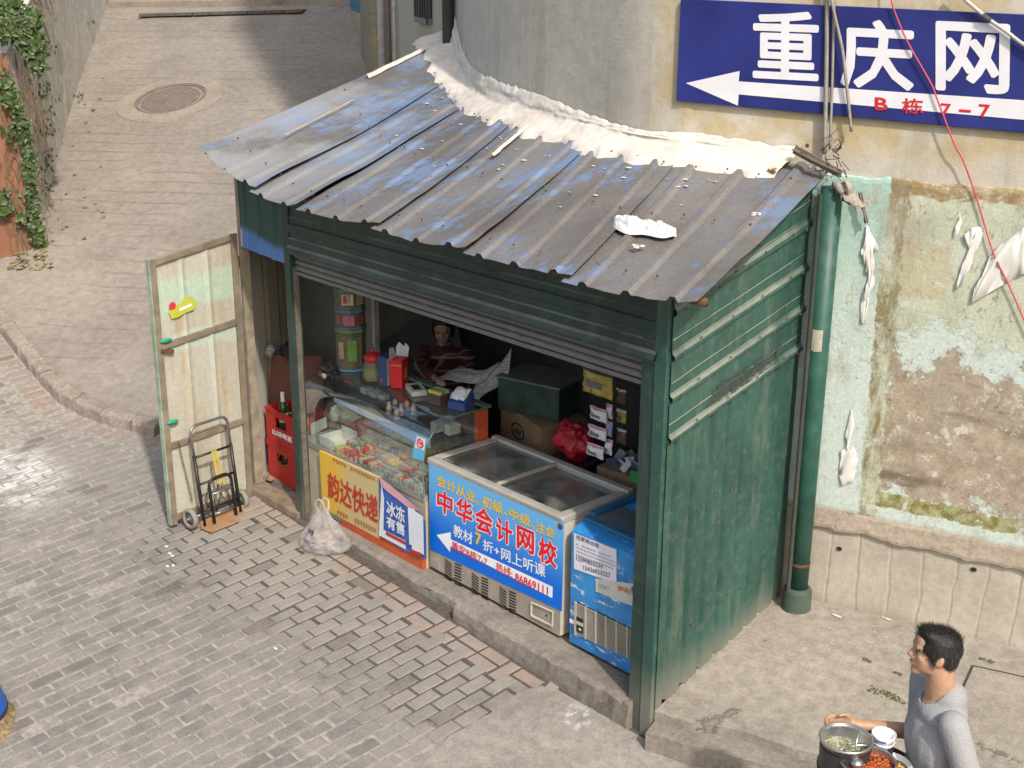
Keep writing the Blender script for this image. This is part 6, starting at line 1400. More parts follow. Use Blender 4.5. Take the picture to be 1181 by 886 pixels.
hang('front strip of white and pink sachets hanging over the freezer', [(681, 467, 700, 489), (679, 488, 699, 510), (677, 509, 696, 531)], .49, [m_wh2, m_wh2, m_wh2, m_pk2])
hang('rear strip of white and blue sachets hanging beside the front one', [(700, 465, 706, 484), (699, 484, 706, 505), (698, 505, 706, 526)], .52, [m_wh2, M('sachet_blue', (.25, .32, .5), .4), m_wh2, m_pk2])
hang('strip of dark brown snack packs near the right post', [(712, 446, 722, 468), (712, 470, 722, 490), (712, 492, 722, 514)], .62, [m_br2, m_yl2, m_br2, m_wh2])
cb_ = hy(718, 530, .86); t = floor_box('packet_carton', 'open brown carton full of small packets behind the small freezer', cb_.x, 1.0, .42, .30, .17, .83, .1, m_card, 'carton')
for i in range(14):
    g = MB() if i == 0 else g; g.cur = i % 3; q = Vector((rnd(-.17, .17), rnd(-.11, .11), .83+rnd(.0, .03))); g.cbox(q, (.07, .012, .09), Matrix.Rotation(rnd(-.6, .6), 4, 'Y') @ Matrix.Rotation(rnd(-.7, .7), 4, 'X') @ Matrix.Rotation(rnd(-.8, .8), 4, 'Z'))
tag(g.build('packets', [m_wh2, M('pk_navy', (.10, .13, .25), .4), M('pk_grey', (.3, .3, .32), .4)], t, world=False, bevel=.002), kind='stuff')
gp_ = hy(738, 563, .80); floor_box('green_box', 'bright green box on the floor stack behind the small freezer', gp_.x+.02, .80, .16, .06, 1.015, .075, .0, M('box_green', (.05, .32, .07), .5), 'box')
crumple('wall_ornament', 'pale hanging packet beside the right post inside', hy(744, 462, .45), .055, M('orn_pale', (.40, .38, .33), .5, .2, 12, .3), 'packet', (.5, .3, 1.3), .3, seed=9)
g = MB(); p = hy(744, 455, .45); g.tube([p, Vector((p.x, p.y, 2.06))], .003, 4); tag(g.build('hanging_cord', m_dark), 'cord holding the pale packet by the right post', 'cord')

# ------------------------------------------------------------------ doorway: crates, board, broom, bag
m_crate = M('crate_red', (.42, .02, .017), .42, .12, 8, .1, dirt=.15)
crates = []
CRx0, CRx1, CRy0, CRy1 = -4.265, -3.845, .20, .50
def crate(z0, h, label):
    t = thing('beer_crate', label, 'crate', ((CRx0+CRx1)/2, (CRy0+CRy1)/2, z0), 0, 'stacked red beer crates'); x0, x1, y0, y1 = CRx0, CRx1, CRy0, CRy1; w_ = .012
    g = MB(); g.box((x0, y0, z0), (x1, y1, z0+.012)); g.build('bottom', m_crate, t)
    # front and back: two rails and a middle panel with a hand hole
    for y in (y0, y1-w_):
        g = MB(); hx0, hx1 = x0+.13, x1-.13
        g.box((x0, y, z0+.0125), (x1, y+w_, z0+h*.52)); g.box((x0, y, z0+h*.521), (hx0, y+w_, z0+h*.80)); g.box((hx1, y, z0+h*.521), (x1, y+w_, z0+h*.80)); g.box((x0, y, z0+h*.801), (x1, y+w_, z0+h)); g.build('panel', m_crate, t)
    for x in (x0, x1-w_):
        g = MB(); g.box((x, y0+w_+.0005, z0+.0125), (x+w_, y1-w_-.0005, z0+h)); g.build('panel', m_crate, t)
    g = MB(); g.box((x0-.006, y0-.006, z0+h-.022), (x1+.006, y0-.0003, z0+h)); g.build('rim', m_crate, t, bevel=.002); g = MB(); g.box((x0-.006, y0-.006, z0), (x1+.006, y0-.0003, z0+.02)); g.build('rim', m_crate, t, bevel=.002)
    return t
z1_, h1_ = .17, .295
crate(z1_, h1_, 'lower red beer crate holding bottles with yellow labels'); up = crate(z1_+h1_+.002, h1_, 'upper red beer crate with white lettering and empty bottles')
zz0 = z1_+h1_+.002
lettering('山城啤酒', (CRx0+.09, CRy0-.001, zz0+.085), (CRx1-.05, CRy0-.001, zz0+.085), (CRx0+.09, CRy0-.001, zz0+.135), m_bw, up, .03, .0015)
m_bglass = M('bottle_brown', (.05, .025, .012), .12, .1, 5, 0, dirt=0, spec=.7); m_bgreen = M('bottle_green', (.02, .06, .025), .12, .1, 5, 0, dirt=0, spec=.7); m_foil = M('foil_white', (.62, .62, .62), .45); m_lblw = M('label_white', (.55, .54, .5), .6); m_lbly = M('label_yellow', (.55, .42, .02), .6)
def bottle(x, y, z, label, glass, lab, foil=None):
    t = thing('beer_bottle', label, 'bottle', (x, y, z), 0, 'beer bottles in the red crates'); g = MB(); g.lathe([(1e-4, 0), (.033, 0), (.036, .006), (.036, .15), (.03, .18), (.016, .215), (.0135, .26), (.015, .265), (.015, .285), (1e-4, .285)], (0, 0, 0), 16); g.build('glass', glass, t, smooth=True, world=False)
    g = MB(); g.lathe([(.0368, .05), (.0368, .125)], (0, 0, 0), 16); g.build('label_band', lab, t, smooth=True, world=False)
    if foil: g = MB(); g.lathe([(.0175, .215), (.0155, .26), (.0165, .29), (1e-4, .292)], (0, 0, 0), 14); g.build('foil', foil, t, smooth=True, world=False)
names = [('left front', 0, 0), ('second front', 1, 0), ('third front', 2, 0), ('fourth front', 3, 0), ('left rear', 0, 1), ('second rear', 1, 1), ('third rear', 2, 1)]
for nm, i, j in names:
    bottle(CRx0+.06+i*.098, CRy0+.065+j*.1, z1_+.0125, nm+' brown bottle with a yellow label in the lower crate', m_bglass, m_lbly)
for nm, i, j, gl_, fo, dz in (('tall white topped', 1, 0, m_bgreen, m_foil, .10), ('short', 2, 0, m_bglass, None, 0), ('dark green', 2, 1, m_bgreen, None, .05), ('brown rear', 1, 1, m_bglass, None, 0), ('left rear', 0, 1, m_bglass, None, 0)):
    bottle(CRx0+.06+i*.098, CRy0+.065+j*.1, zz0+.0125+dz*1.3, nm+' empty bottle standing in the upper crate', gl_, m_lblw, fo)
lx = lambda y: -4.14-.977*(y-.02)
g = MB(); m_ply = M('red_plywood', (.13, .055, .04), .7, .25, 5, .2, dirt=.3)
# board leaning against the lining behind the crates
a = [Vector((-4.40, .30, .172)), Vector((-4.10, .62, .172)), Vector((-4.16, .68, 1.10)), Vector((-4.46, .36, 1.10))]
g.hexa(a, [p+Vector((-.013, .013, .0)) for p in a]); tag(g.build('plywood_board', m_ply), 'dark red plywood board leaning behind the beer crates', 'board')
p0, p1 = Vector((-4.33, .22, .172)), hy(287, 368, .26)
br = thing('broom', 'red handled broom leaning in the doorway corner', 'broom', p0)
g = MB(); g.tube([p0.lerp(p1, .12), p1], .012, 8); g.build('handle', M('handle_red', (.36, .05, .03), .5, .2, 9, .1), br, smooth=True)
g = MB(); 
for k in range(40):
    q = p0+Vector((rnd(-.06, .06), rnd(-.03, .03), .0)); g.tube([p0.lerp(p1, .14), q], .003, 4)
g.build('bristles', m_dry, br)
crumple('dark_plastic_bag', 'dark blue plastic bag bunched on top of the plywood board', Vector((-4.28, .47, 1.155)), .075, M('dark_film', (.03, .035, .06), .35, .3, 12, .4, dirt=0), 'bag', (1.5, .9, .8), .45, seed=5)
crumple('clear_plastic_bag', 'clear crumpled plastic bag beside the dark bag on the board', Vector((-4.40, .34, 1.15)), .05, M('grey_film', (.32, .33, .34), .3, .3, 12, .4, dirt=0), 'bag', (1, .9, .9), .45, seed=7)
crumple('pebble', 'round brown stone on the floor by the crates', Vector((-4.12, .12, .208)), .028, m_card, 'stone', (1.2, 1, .8), .2, seed=1)
floor_box('yellow_packet', 'small dark packet with a yellow end on the doorway floor', -4.36, .22, .08, .05, .172, .30, .3, M('pk_dark', (.06, .05, .09), .5), 'packet')

# ------------------------------------------------------------------ plastic bag on the pavement
b = NB('bag_film'); b.col((.72, .70, .70, 1)); b.rough(.22); b.p.inputs['Specular IOR Level'].default_value = .6
tr = b.n('ShaderNodeBsdfTransparent'); tl = b.n('ShaderNodeBsdfTranslucent'); tl.inputs[0].default_value = (.7, .68, .68, 1); ms = b.n('ShaderNodeMixShader'); ms2 = b.n('ShaderNodeMixShader'); ms.inputs[0].default_value = .35
b.L(b.p.outputs[0], ms.inputs[1]); b.L(tl.outputs[0], ms.inputs[2]); b.L(b.math('ADD', .02, b.math('MULTIPLY', b.noise(9, b.co(), 5), .6)), ms2.inputs[0]); b.L(tr.outputs[0], ms2.inputs[1]); b.L(ms.outputs[0], ms2.inputs[2]); b.L(ms2.outputs[0], b.out.inputs[0]); b.bump(b.noise(14, b.co(), 6, .7), .7, .02)
q = hp(374, 634); gz = plaza(q.x, q.y)+.01
pb_ = thing('carrier_bag', 'knotted translucent white carrier bag standing on the bricks before the counter', 'bag', (q.x, q.y, gz), .55)
g = MB(); nu, nv = 44, 22
def f(u, v):
    a = 2*math.pi*u; r_ = [(.0, .08), (.04, .17), (.12, .185), (.3, .15), (.5, .105), (.7, .066), (.9, .04), (1, .03)]
    rr2 = table(r_, v); fold = 1+.22*math.sin(a*6+v*2)*v-.16*abs(fbm(math.cos(a)*4, math.sin(a)*4, v*2+5))+.22*fbm(math.cos(a)*1.6+3, math.sin(a)*1.6, v*3)
    z = .31*v+.012*fbm(math.cos(a)*2, math.sin(a)*2, v*4)
    return Vector((rr2*fold*math.cos(a)*1.2, rr2*fold*math.sin(a)*.8, max(.001, z)))
g.grid(f, nu, nv); g.add([f(k/nu, 0) for k in range(nu)], [tuple(range(nu-1, -1, -1))]); g.build('film', b.m, pb_, smooth=True, world=False)
for s in (-1, 1):
    g = MB(); pts = [Vector((s*.03, 0, .27)), Vector((s*.045, s*.01, .32)), Vector((s*.04, s*.02, .365)), Vector((s*.012, s*.02, .385)), Vector((-s*.012, s*.01, .36)), Vector((-s*.014, 0, .30))]; g.tube(pts, [.014, .010, .008, .007, .008, .011], 7); g.build('handle', b.m, pb_, smooth=True, world=False)
crumple('rubbish', '', Vector((q.x, q.y, gz+.075)), .105, M('bag_contents', (.30, .25, .22), .7, .5, 12, .5), 'rubbish', (1.2, .9, .6), .4, par=pb_, seed=3).location = (0, 0, 0)
m_bk = M('ink', (.02, .02, .02), .6)
def on_bag(u, v): return f(u, v)*1.0
for (u0, v0, u1, v1, mt) in ((.655, .48, .675, .56, m_bk), (.68, .49, .692, .55, m_bk), (.697, .47, .715, .55, m_bk), (.66, .36, .70, .375, m_ink), (.665, .29, .735, .303, m_ink), (.67, .24, .71, .252, m_ink), (.675, .19, .73, .2, m_ink)):
    g = MB(); g.grid(lambda u, v: (lambda p: p+Vector((p.x, p.y, 0)).normalized()*.004)(f(u0+(u1-u0)*u, v0+(v1-v0)*v)), 5, 3); g.build('print_mark', mt, pb_, world=False)

# ------------------------------------------------------------------ hand truck
bA, bB = hp(243, 613), hp(281, 594)
dY = (bB-bA); dY.z = 0; HW = .33; yd = dY.normalized()
o0 = (bA+bB)/2; o0.z = plaza(o0.x, o0.y)+.004
xd = Vector((yd.y, -yd.x, 0))
if xd.x < 0: xd = -xd
m3 = Matrix(((xd.x, yd.x, 0, o0.x), (xd.y, yd.y, 0, o0.y), (0, 0, 1, o0.z), (0, 0, 0, 1)))
ht = thing('hand_truck', 'folding black tubular hand truck leaning on the open door', 'hand truck', mtx=m3)
m_blk = M('tube_black', (.02, .019, .018), .4, .2, 9, .1, metal=.2, dirt=.25); m_chrome = M('tube_worn', (.22, .21, .20), .35, .2, 9, .1, metal=.6); m_plate = M('plate_rust', (.33, .19, .10), .7, .2, 9, .3, dirt=.35)
def fr(y, h_): return Vector((-.05-.10*h_/.95, y, h_*.89))      # frame plane leans back on the door
W2 = HW/2
for s in (-1, 1):
    g = MB(); g.tube([fr(s*W2, .02), fr(s*W2, .62)], .0135, 10); g.build('side_tube', m_blk, ht, smooth=True, world=False)
g = MB(); pts = [fr(-W2, .60), fr(-W2, .80)]
for k in range(7): a = math.pi*k/12; pts.append(fr(-W2+.06*(1-math.cos(a)), .80+.06*math.sin(a)))
for k in range(7): a = math.pi/2-math.pi*k/12; pts.append(fr(W2-.06*(1-math.cos(a)), .80+.06*math.sin(a)))
pts += [fr(W2, .60)]; g.tube(pts, .011, 10); g.build('handle', m_chrome, ht, smooth=True, world=False)
for h_ in (.60, .37, .14): g = MB(); g.tube([fr(-W2, h_), fr(W2, h_)], .0095, 8); g.build('cross_tube', m_blk, ht, smooth=True, world=False)
# inner folded loop
def fi2(y, h_): return fr(y, h_)+Vector((.035, 0, 0))
pts = [fi2(-.10, .03), fi2(-.10, .34)]+[fi2(-.10+.06*(1-math.cos(math.pi*k/12)), .34+.06*math.sin(math.pi*k/12)) for k in range(7)]+[fi2(.10-.06*(1-math.cos(math.pi/2-math.pi*k/12)), .34+.06*math.sin(math.pi/2-math.pi*k/12)) for k in range(7)]+[fi2(.10, .03)]
g = MB(); g.tube(pts, .012, 10); g.build('inner_loop', m_blk, ht, smooth=True, world=False)
for h_ in (.27, .10): g = MB(); g.tube([fi2(-.10, h_), fi2(.10, h_)], .009, 8); g.build('cross_tube', m_chrome, ht, smooth=True, world=False)
g = MB(); g.tube([Vector((-.12, -.24, .075)), Vector((-.12, .24, .075))], .009, 8); g.build('axle', m_chrome, ht, smooth=True, world=False)
g = MB(); g.box((-.05, -.20, .006), (.07, .20, .014)); g.box((-.058, -.20, .006), (-.050, .20, .06)); g.build('toe_plate', m_plate, ht, world=False, bevel=.002)
for s in (-1, 1):
    m4 = Matrix.Translation((-.12, s*.235, .078)) @ Matrix.Rotation(math.pi/2, 4, 'X')
    w0 = MB(); w0.lathe([(.050, -.012), (.058, -.020), (.072, -.019), (.078, -.010), (.078, .010), (.072, .019), (.058, .020), (.050, .012), (.050, -.012)], (0, 0, 0), 28); w0.v = [tuple(m4 @ Vector(v_)) for v_ in w0.v]; wh = w0.build('wheel', M('tyre_grey', (.22, .20, .18), .8, .15, 9, .1), ht, smooth=True, world=False)
    r0 = MB(); r0.lathe([(1e-4, -.012), (.012, -.018), (.014, -.008), (.052, -.006), (.052, .006), (.014, .008), (.012, .018), (1e-4, .018)], (0, 0, 0), 20); r0.v = [tuple(m4 @ Vector(v_)) for v_ in r0.v]; r0.build('rim', M('rim_green', (.09, .13, .10), .5, .2, 9, .1), wh, smooth=True, world=False)
    r0 = MB(); r0.sphere((0, 0, 0), .012, 8, 6); r0.v = [tuple(m4 @ (Vector(v_)+Vector((0, 0, -s*.018)))) for v_ in r0.v]; r0.build('hub_cap', M('hub_orange', (.45, .13, .05), .5), wh, smooth=True, world=False)
g = MB(); 
for dy, dz in ((-.012, 0), (.012, .02)):
    p_ = fr(.0+dy, .60)+Vector((.012, 0, .012)); q_ = fr(.02+dy*2.2, .33-dz)+Vector((.02, 0, 0)); g.hexa([p_+Vector((0, -.011, 0)), p_+Vector((0, .011, 0)), p_+Vector((.004, .011, 0)), p_+Vector((.004, -.011, 0))], [q_+Vector((0, -.011, 0)), q_+Vector((0, .011, 0)), q_+Vector((.004, .011, 0)), q_+Vector((.004, -.011, 0))])
g.build('strap', M('strap_yellow', (.42, .32, .06), .8, .15, 9, .1), ht, world=False)
for k in range(5):
    g = MB() if k == 0 else g; y0 = rnd(-.12, .12); g.tube([fr(y0, .30)+Vector((-.03, 0, 0)), fr(y0+rnd(-.05, .05), .2)+Vector((-.05, 0, 0)), fr(y0+rnd(-.06, .06), .08)+Vector((-.03, 0, 0))], .003, 4)
g.build('elastic_cord', m_blk, ht, world=False)

# ------------------------------------------------------------------ litter and corner objects
for i, (px, py) in enumerate(((192, 632), (196, 640), (199, 643), (193, 655), (200, 654), (318, 750))):
    p = hp(px, py); g = MB(); g.sphere((p.x, p.y, plaza(p.x, p.y)+.012), .014, 7, 5, (1.3, .9, .5)); tag(g.build('litter_scrap', m_chip), ['small pale scrap highest of five below the hand truck', 'second pale scrap from the top on the bricks below the hand truck', 'middle pale scrap of five on the bricks', 'lower left pale scrap of five on the bricks', 'lower right pale scrap of five on the bricks', 'lone pale scrap on the bricks left of the concrete patch'][i], 'litter', 'pale scraps on the bricks')
bc = hp(-8, 846); bz = plaza(bc.x, bc.y)
bx_ = thing('blue_basin', 'upturned blue plastic basin cut by the left edge of the picture', 'basin', (bc.x, bc.y, bz))
e_ = -R; e_ = Vector((e_.x, e_.y, 0)).normalized(); cc = Vector((bc.x, bc.y, 0))+e_*.232+fwd0*.05; g = MB(); g.lathe([(.283, .10), (.287, .12), (.275, .135), (.262, .22), (.25, .27), (.22, .285), (1e-4, .29)], (cc.x, cc.y, bz), 40); g.build('body', M('basin_blue', (.01, .09, .45), .35, .1, 4, .05, dirt=.15), bx_, smooth=True)
g = MB(); g.lathe([(.275, .08), (.288, .085), (.288, .099), (.275, .104)], (cc.x, cc.y, bz), 32); g.build('bottom_rim', M('rim_black', (.03, .03, .035), .6), bx_)
g = MB()
def f(u, v):
    a = 2*math.pi*u; r_ = (.27+.07*(1-v))*(1+.05*fbm(math.cos(a)*5, math.sin(a)*5, v*3)); return Vector((cc.x+r_*math.cos(a), cc.y+r_*math.sin(a), bz+.005+.08*v+.01*fbm(math.cos(a)*4, math.sin(a)*4, 7)))
g.grid(f, 48, 8); tag(g.build('straw_mat', M('straw', (.26, .20, .11), .95, .45, 40, .9), smooth=True), 'rough straw ring under the upturned blue basin', 'mat')

# ------------------------------------------------------------------ people
def blob(parts, vox, name, mat, parent, smooth_it=6, seg=16):
    """ one continuous skin over tapered limbs: parts are ('s', c, (rx,ry,rz), rot) or ('c', a, b, ra, rb) """
    g = MB()
    for p in parts:
        if p[0] == 's':
            g.sphere(p[1], 1, seg, 12, p[2], p[3] if len(p) > 3 else None)
        else:
            a, b2, ra, rb = Vector(p[1]), Vector(p[2]), p[3], p[4]; L_ = (b2-a).length; d = (b2-a).normalized(); pts = []; rs = []
            for k in range(5): t = math.pi/2*k/4; pts.append(a-d*ra*math.cos(t)); rs.append(max(ra*math.sin(t), 1e-3))
            for k in range(1, 6): pts.append(a.lerp(b2, k/6)); rs.append(ra+(rb-ra)*k/6)
            for k in range(5): t = math.pi/2*k/4; pts.append(b2+d*rb*math.sin(t)); rs.append(max(rb*math.cos(t), 1e-3))
            g.tube(pts, rs, seg)
    me = bpy.data.meshes.new('tmp'); me.from_pydata(g.v, [], g.f); o = bpy.data.objects.new('tmp', me); COL.objects.link(o)
    md = o.modifiers.new('r', 'REMESH'); md.mode = 'VOXEL'; md.voxel_size = vox
    if smooth_it: md = o.modifiers.new('s', 'SMOOTH'); md.iterations = smooth_it; md.factor = .5
    dg = bpy.context.evaluated_depsgraph_get(); me2 = bpy.data.meshes.new_from_object(o.evaluated_get(dg)); bpy.data.objects.remove(o)
    me2.name = name; me2.materials.clear(); me2.materials.append(mat); me2.polygons.foreach_set('use_smooth', [True]*len(me2.polygons))
    ob = bpy.data.objects.new(name, me2); COL.objects.link(ob); ob.parent = parent; MW[ob.name] = MW[parent.name].copy(); return ob
def skin_mat(name, c):
    b = NB(name); n = b.noise(18, b.co(), 5); b.col(b.mix(b.step(n, .3, .7), k3(c, .85), k3(c, 1.12))); b.rough(.5); b.p.inputs['Subsurface Weight'].default_value = .12; b.p.inputs['Subsurface Radius'].default_value = (.012, .005, .003); b.bump(b.noise(140, b.co(), 3), .1, .002); return b.m
m_skin = skin_mat('skin_tan', (.40, .238, .15, 1)); m_skin2 = skin_mat('skin_woman', (.30, .20, .15, 1))
m_eyew = M('eye_white', (.13, .11, .10), .3, .05, 5, 0, dirt=0); m_iris = M('iris', (.012, .009, .008), .2, .05, 5, 0, dirt=0); m_lip = M('lip', (.30, .135, .095), .5, .1, 20, 0, dirt=0)
b = NB('hair_black'); n = b.noise(60, b.co(scale=(1, 1, .3)), 4); b.col(b.mix(n, (.004, .0035, .0035, 1), (.018, .014, .012, 1))); b.rough(.5); b.p.inputs['Specular IOR Level'].default_value = .4; b.bump(b.noise(150, b.co(scale=(1, 1, .3)), 3), .6, .004); m_hair = b.m
def S3(*a): return Matrix.Rotation(a[0], 3, a[1])
# head frame: +x forward (face), +y to the person's left, z up; origin in the middle of the head
def head_parts(k=1.0):
    H = []
    H += [('s', (-.012*k, 0, .028*k), (.098*k, .076*k, .088*k)), ('s', (.030*k, 0, -.030*k), (.062*k, .058*k, .075*k)), ('s', (.060*k, 0, -.094*k), (.028*k, .028*k, .022*k)), ('s', (.014*k, 0, -.066*k), (.062*k, .050*k, .036*k)),
          ('s', (.083*k, 0, .030*k), (.016*k, .050*k, .014*k)), ('c', (.088*k, 0, .018*k), (.106*k, 0, -.022*k), .008*k, .0115*k), ('s', (.095*k, .012*k, -.026*k), (.011*k, .009*k, .008*k)), ('s', (.095*k, -.012*k, -.026*k), (.011*k, .009*k, .008*k)),
          ('s', (.076*k, 0, -.058*k), (.020*k, .028*k, .016*k)), ('s', (.060*k, .038*k, -.016*k), (.022*k, .018*k, .022*k)), ('s', (.060*k, -.038*k, -.016*k), (.022*k, .018*k, .022*k)), ('s', (.072*k, 0, .058*k), (.024*k, .046*k, .032*k))]
    for s in (-1, 1):
        H += [('s', (-.004*k, s*.079*k, -.006*k), (.017*k, .008*k, .031*k), S3(-.2, 'Y')), ('s', (-.010*k, s*.086*k, -.002*k), (.012*k, .008*k, .026*k), S3(-.2, 'Y'))]
    return H
def xf(parts, m):
    out = []; r3 = m.to_3x3()
    for p in parts:
        if p[0] == 's': out.append(('s', m @ Vector(p[1]), p[2], (r3 @ p[3]) if len(p) > 3 else r3))
        else: out.append(('c', m @ Vector(p[1]), m @ Vector(p[2]), p[3], p[4]))
    return out
def eyes(m, parent, k=1.0):
    for s in (-1, 1):
        g = MB(); c_ = Vector((.0785*k, s*.031*k, .006*k)); g.sphere(m @ c_, .0125*k, 10, 8, (.75, 1.1, .38), m.to_3x3()); e = g.build('eye', m_eyew, parent, smooth=True)
        g = MB(); g.sphere(m @ (c_+Vector((.0075*k, 0, 0))), .0062*k, 8, 6, (.5, 1, 1), m.to_3x3()); g.build('iris', m_iris, e, smooth=True)
        g = MB(); g.tube([m @ Vector((.090*k, s*.014*k, .027*k)), m @ Vector((.089*k, s*.028*k, .031*k)), m @ Vector((.076*k, s*.044*k, .027*k))], [.003, .0045, .0025], 6); g.build('eyebrow', m_hair, parent, smooth=True)
    g = MB(); g.tube([m @ Vector((.084*k, -.022*k, -.059*k)), m @ Vector((.0925*k, -.006*k, -.0565*k)), m @ Vector((.0925*k, .006*k, -.0565*k)), m @ Vector((.084*k, .022*k, -.059*k))], [.002, .0042, .0042, .002], 8); g.build('lips', m_lip, parent, smooth=True)
def hand_parts(wrist, d, palm_n, side, curl, k=1.0):
    """ palm and five separate jointed fingers; d: along the hand, palm_n: out of the palm, side: towards the thumb """
    d, pn, sd = Vector(d).normalized(), Vector(palm_n).normalized(), Vector(side).normalized(); w_ = Vector(wrist); P_ = []
    pc = w_+d*.045*k; rot = Matrix((d, sd, pn)).transposed()
    P_.append(('s', pc, (.050*k, .040*k, .017*k), rot))
    for i, (off, ln_, r_) in enumerate(((.030, .070, .0085), (.010, .078, .009), (-.010, .072, .0085), (-.029, .056, .0075))):
        p = w_+d*.085*k+sd*off*k; a = curl[i] if isinstance(curl, (list, tuple)) else curl; dd_ = d.copy(); q = p
        for s_, fl in ((.42, a*.6), (.32, a*1.1), (.26, a*.8)):
            ax = d.cross(pn).normalized(); dd_ = (Matrix.Rotation(fl, 3, ax) @ dd_).normalized(); q2 = q+dd_*ln_*s_*k; P_.append(('c', q, q2, r_*k, r_*.9*k)); q = q2
    p = w_+d*.025*k+sd*.032*k; td = (d*.6+sd*.6+pn*.45).normalized(); q = p+td*.035*k; P_.append(('c', p, q, .012*k, .0105*k)); td2 = (d*.8+sd*.05+pn*.5).normalized(); P_.append(('c', q, q+td2*.03*k, .0098*k, .0088*k))
    return P_

# ---- the man with the tray
hc = C+ray(1078, 753)*5.2
fa = math.atan2((-R).y, (-R).x)-math.radians(6)      # faces picture left, a touch away
fwd = Vector((math.cos(fa), math.sin(fa), 0)); lft = Vector((-fwd.y, fwd.x, 0))
hm = Matrix.Translation(hc) @ Matrix.Rotation(fa, 4, 'Z') @ Matrix.Rotation(math.radians(-6), 4, 'Y')
bf_ = fa-math.radians(0); bfw = Vector((math.cos(bf_), math.sin(bf_), 0)); blf = Vector((-bfw.y, bfw.x, 0))
gz_ = plaza(hc.x, hc.y)+.012
man = thing('person', 'person in a grey knitted top with short black hair carrying a tray of dishes', 'person', (hc.x, hc.y, gz_))
KH = .875
neck = hc-fwd*.022+Vector((0, 0, -.125)); chest = hc-fwd*.05; chest.z = hc.z-.36
def bpt(f_, l_, z): return Vector((hc.x, hc.y, 0))-fwd*.045+bfw*f_+blf*l_*.93+Vector((0, 0, hc.z+z+(.035 if z > -.65 else 0)))
shL, shR = bpt(-.01, .175, -.245), bpt(.03, -.175, -.245)
hd = hz(981, 834, hc.z-.395); hr_p = C+ray(986, 836)*5.46
elR = hr_p-fwd*.26-blf*.02+Vector((0, 0, -.03)); elL = bpt(-.10, .245, -.50); hnL = bpt(.16, .20, -.60)
body = xf(head_parts(KH), hm)+[('c', hc-fwd*.028+Vector((0, 0, -.07)), bpt(-.0, 0, -.23), .053, .060), ('s', bpt(.0, 0, -.26), (.075, .13, .04), Matrix.Rotation(bf_, 3, 'Z')), ('s', bpt(.0, 0, -.42), (.085, .12, .19), Matrix.Rotation(bf_, 3, 'Z')),
    ('c', shR, elR, .046, .038), ('c', elR, hr_p, .037, .025), ('c', shL, elL, .046, .038), ('c', elL, hnL, .037, .026)]
fd = (hr_p-elR).normalized(); side_up = Vector((0, 0, 1))
body += hand_parts(hr_p, fd, -blf*-1, Vector((0, 0, 1)), [.55, .65, .7, .75]); fdL = (hnL-elL).normalized(); body += hand_parts(hnL, fdL, -blf, Vector((0, 0, 1)), .6)
bo = blob(body, .0075, 'body', m_skin, man, 4)
# move into local space of the person
inv = MW[man.name].inverted(); bo.data.transform(inv)
eyes(hm, man, KH)
b = NB('knit_grey'); n = b.voro(190, b.co(scale=(1, 1, .7))); n2 = b.noise(4, b.co(), 4); b.col(b.mul(b.mix(b.step(n, .1, .6), (.25, .25, .258, 1), (.29, .29, .298, 1)), b.mix(n2, (.85, .85, .87, 1), (1.1, 1.1, 1.1, 1)))); b.rough(.9); b.bump(b.math('ADD', b.math('MULTIPLY', n, .3), b.noise(7, b.co(scale=(1, 1, .5)), 4)), .45, .012); m_knit = b.m
shirt = [('s', bpt(-.025, 0, -.225), (.074, .088, .072), Matrix.Rotation(bf_, 3, 'Z')), ('s', bpt(-.005, 0, -.275), (.098, .152, .06), Matrix.Rotation(bf_, 3, 'Z')), ('s', bpt(.01, 0, -.40), (.112, .158, .17), Matrix.Rotation(bf_, 3, 'Z')), ('s', bpt(.005, 0, -.58), (.105, .146, .20), Matrix.Rotation(bf_, 3, 'Z')), ('s', bpt(0, 0, -.70), (.110, .150, .12), Matrix.Rotation(bf_, 3, 'Z')),
    ('c', shL+Vector((0, 0, .0)), elL, .057, .050), ('c', elL, elL.lerp(hnL, .25), .047, .043), ('c', shR, shR.lerp(elR, .85), .057, .05)]
so_ = blob(shirt, .0065, 'knitted_top', m_knit, man, 10); so_.data.transform(inv)
# neckline: open the top round the neck so that skin shows in a scoop
import bmesh
bmm = bmesh.new(); bmm.from_mesh(so_.data); nc_ = inv @ bpt(.052, 0, -.165); bi = (inv.to_3x3() @ bfw)
dele = [v_ for v_ in bmm.verts if (Vector(((v_.co-nc_).dot(bi)/.084, (v_.co-nc_).dot(inv.to_3x3() @ blf)/.066, (v_.co-nc_).z/.082)).length < 1)]
bmesh.ops.delete(bmm, geom=dele, context='VERTS'); bmm.to_mesh(so_.data); bmm.free()
md = so_.modifiers.new('solid', 'SOLIDIFY'); md.thickness = .006; md.offset = -1
g = MB(); rim = [Vector((hc.x, hc.y, 0))]; pts = []
# hair: cap plus short upright tufts
hair = [('s', Vector((-.014, 0, .036))*KH, (.102*KH, .081*KH, .086*KH)), ('s', Vector((-.060, 0, -.012))*KH, (.046*KH, .066*KH, .062*KH)), ('s', Vector((.040, 0, .088))*KH, (.048*KH, .056*KH, .034*KH)), ('s', Vector((.062, 0, .092))*KH, (.030*KH, .045*KH, .022*KH)), ('s', Vector((-.006, .062, .030))*KH, (.040*KH, .020*KH, .045*KH)), ('s', Vector((-.006, -.062, .030))*KH, (.040*KH, .020*KH, .045*KH)), ('s', Vector((-.058, 0, -.062))*KH, (.030*KH, .046*KH, .030*KH)), ('s', Vector((.014, .070, .0))*KH, (.012*KH, .010*KH, .03*KH))]
ho = blob(xf(hair, hm), .008, 'hair', m_hair, man, 3); ho.data.transform(inv)
g = MB()
vv = [(v_.co.copy(), v_.normal.copy()) for v_ in ho.data.vertices]; random.shuffle(vv); il = inv @ hm
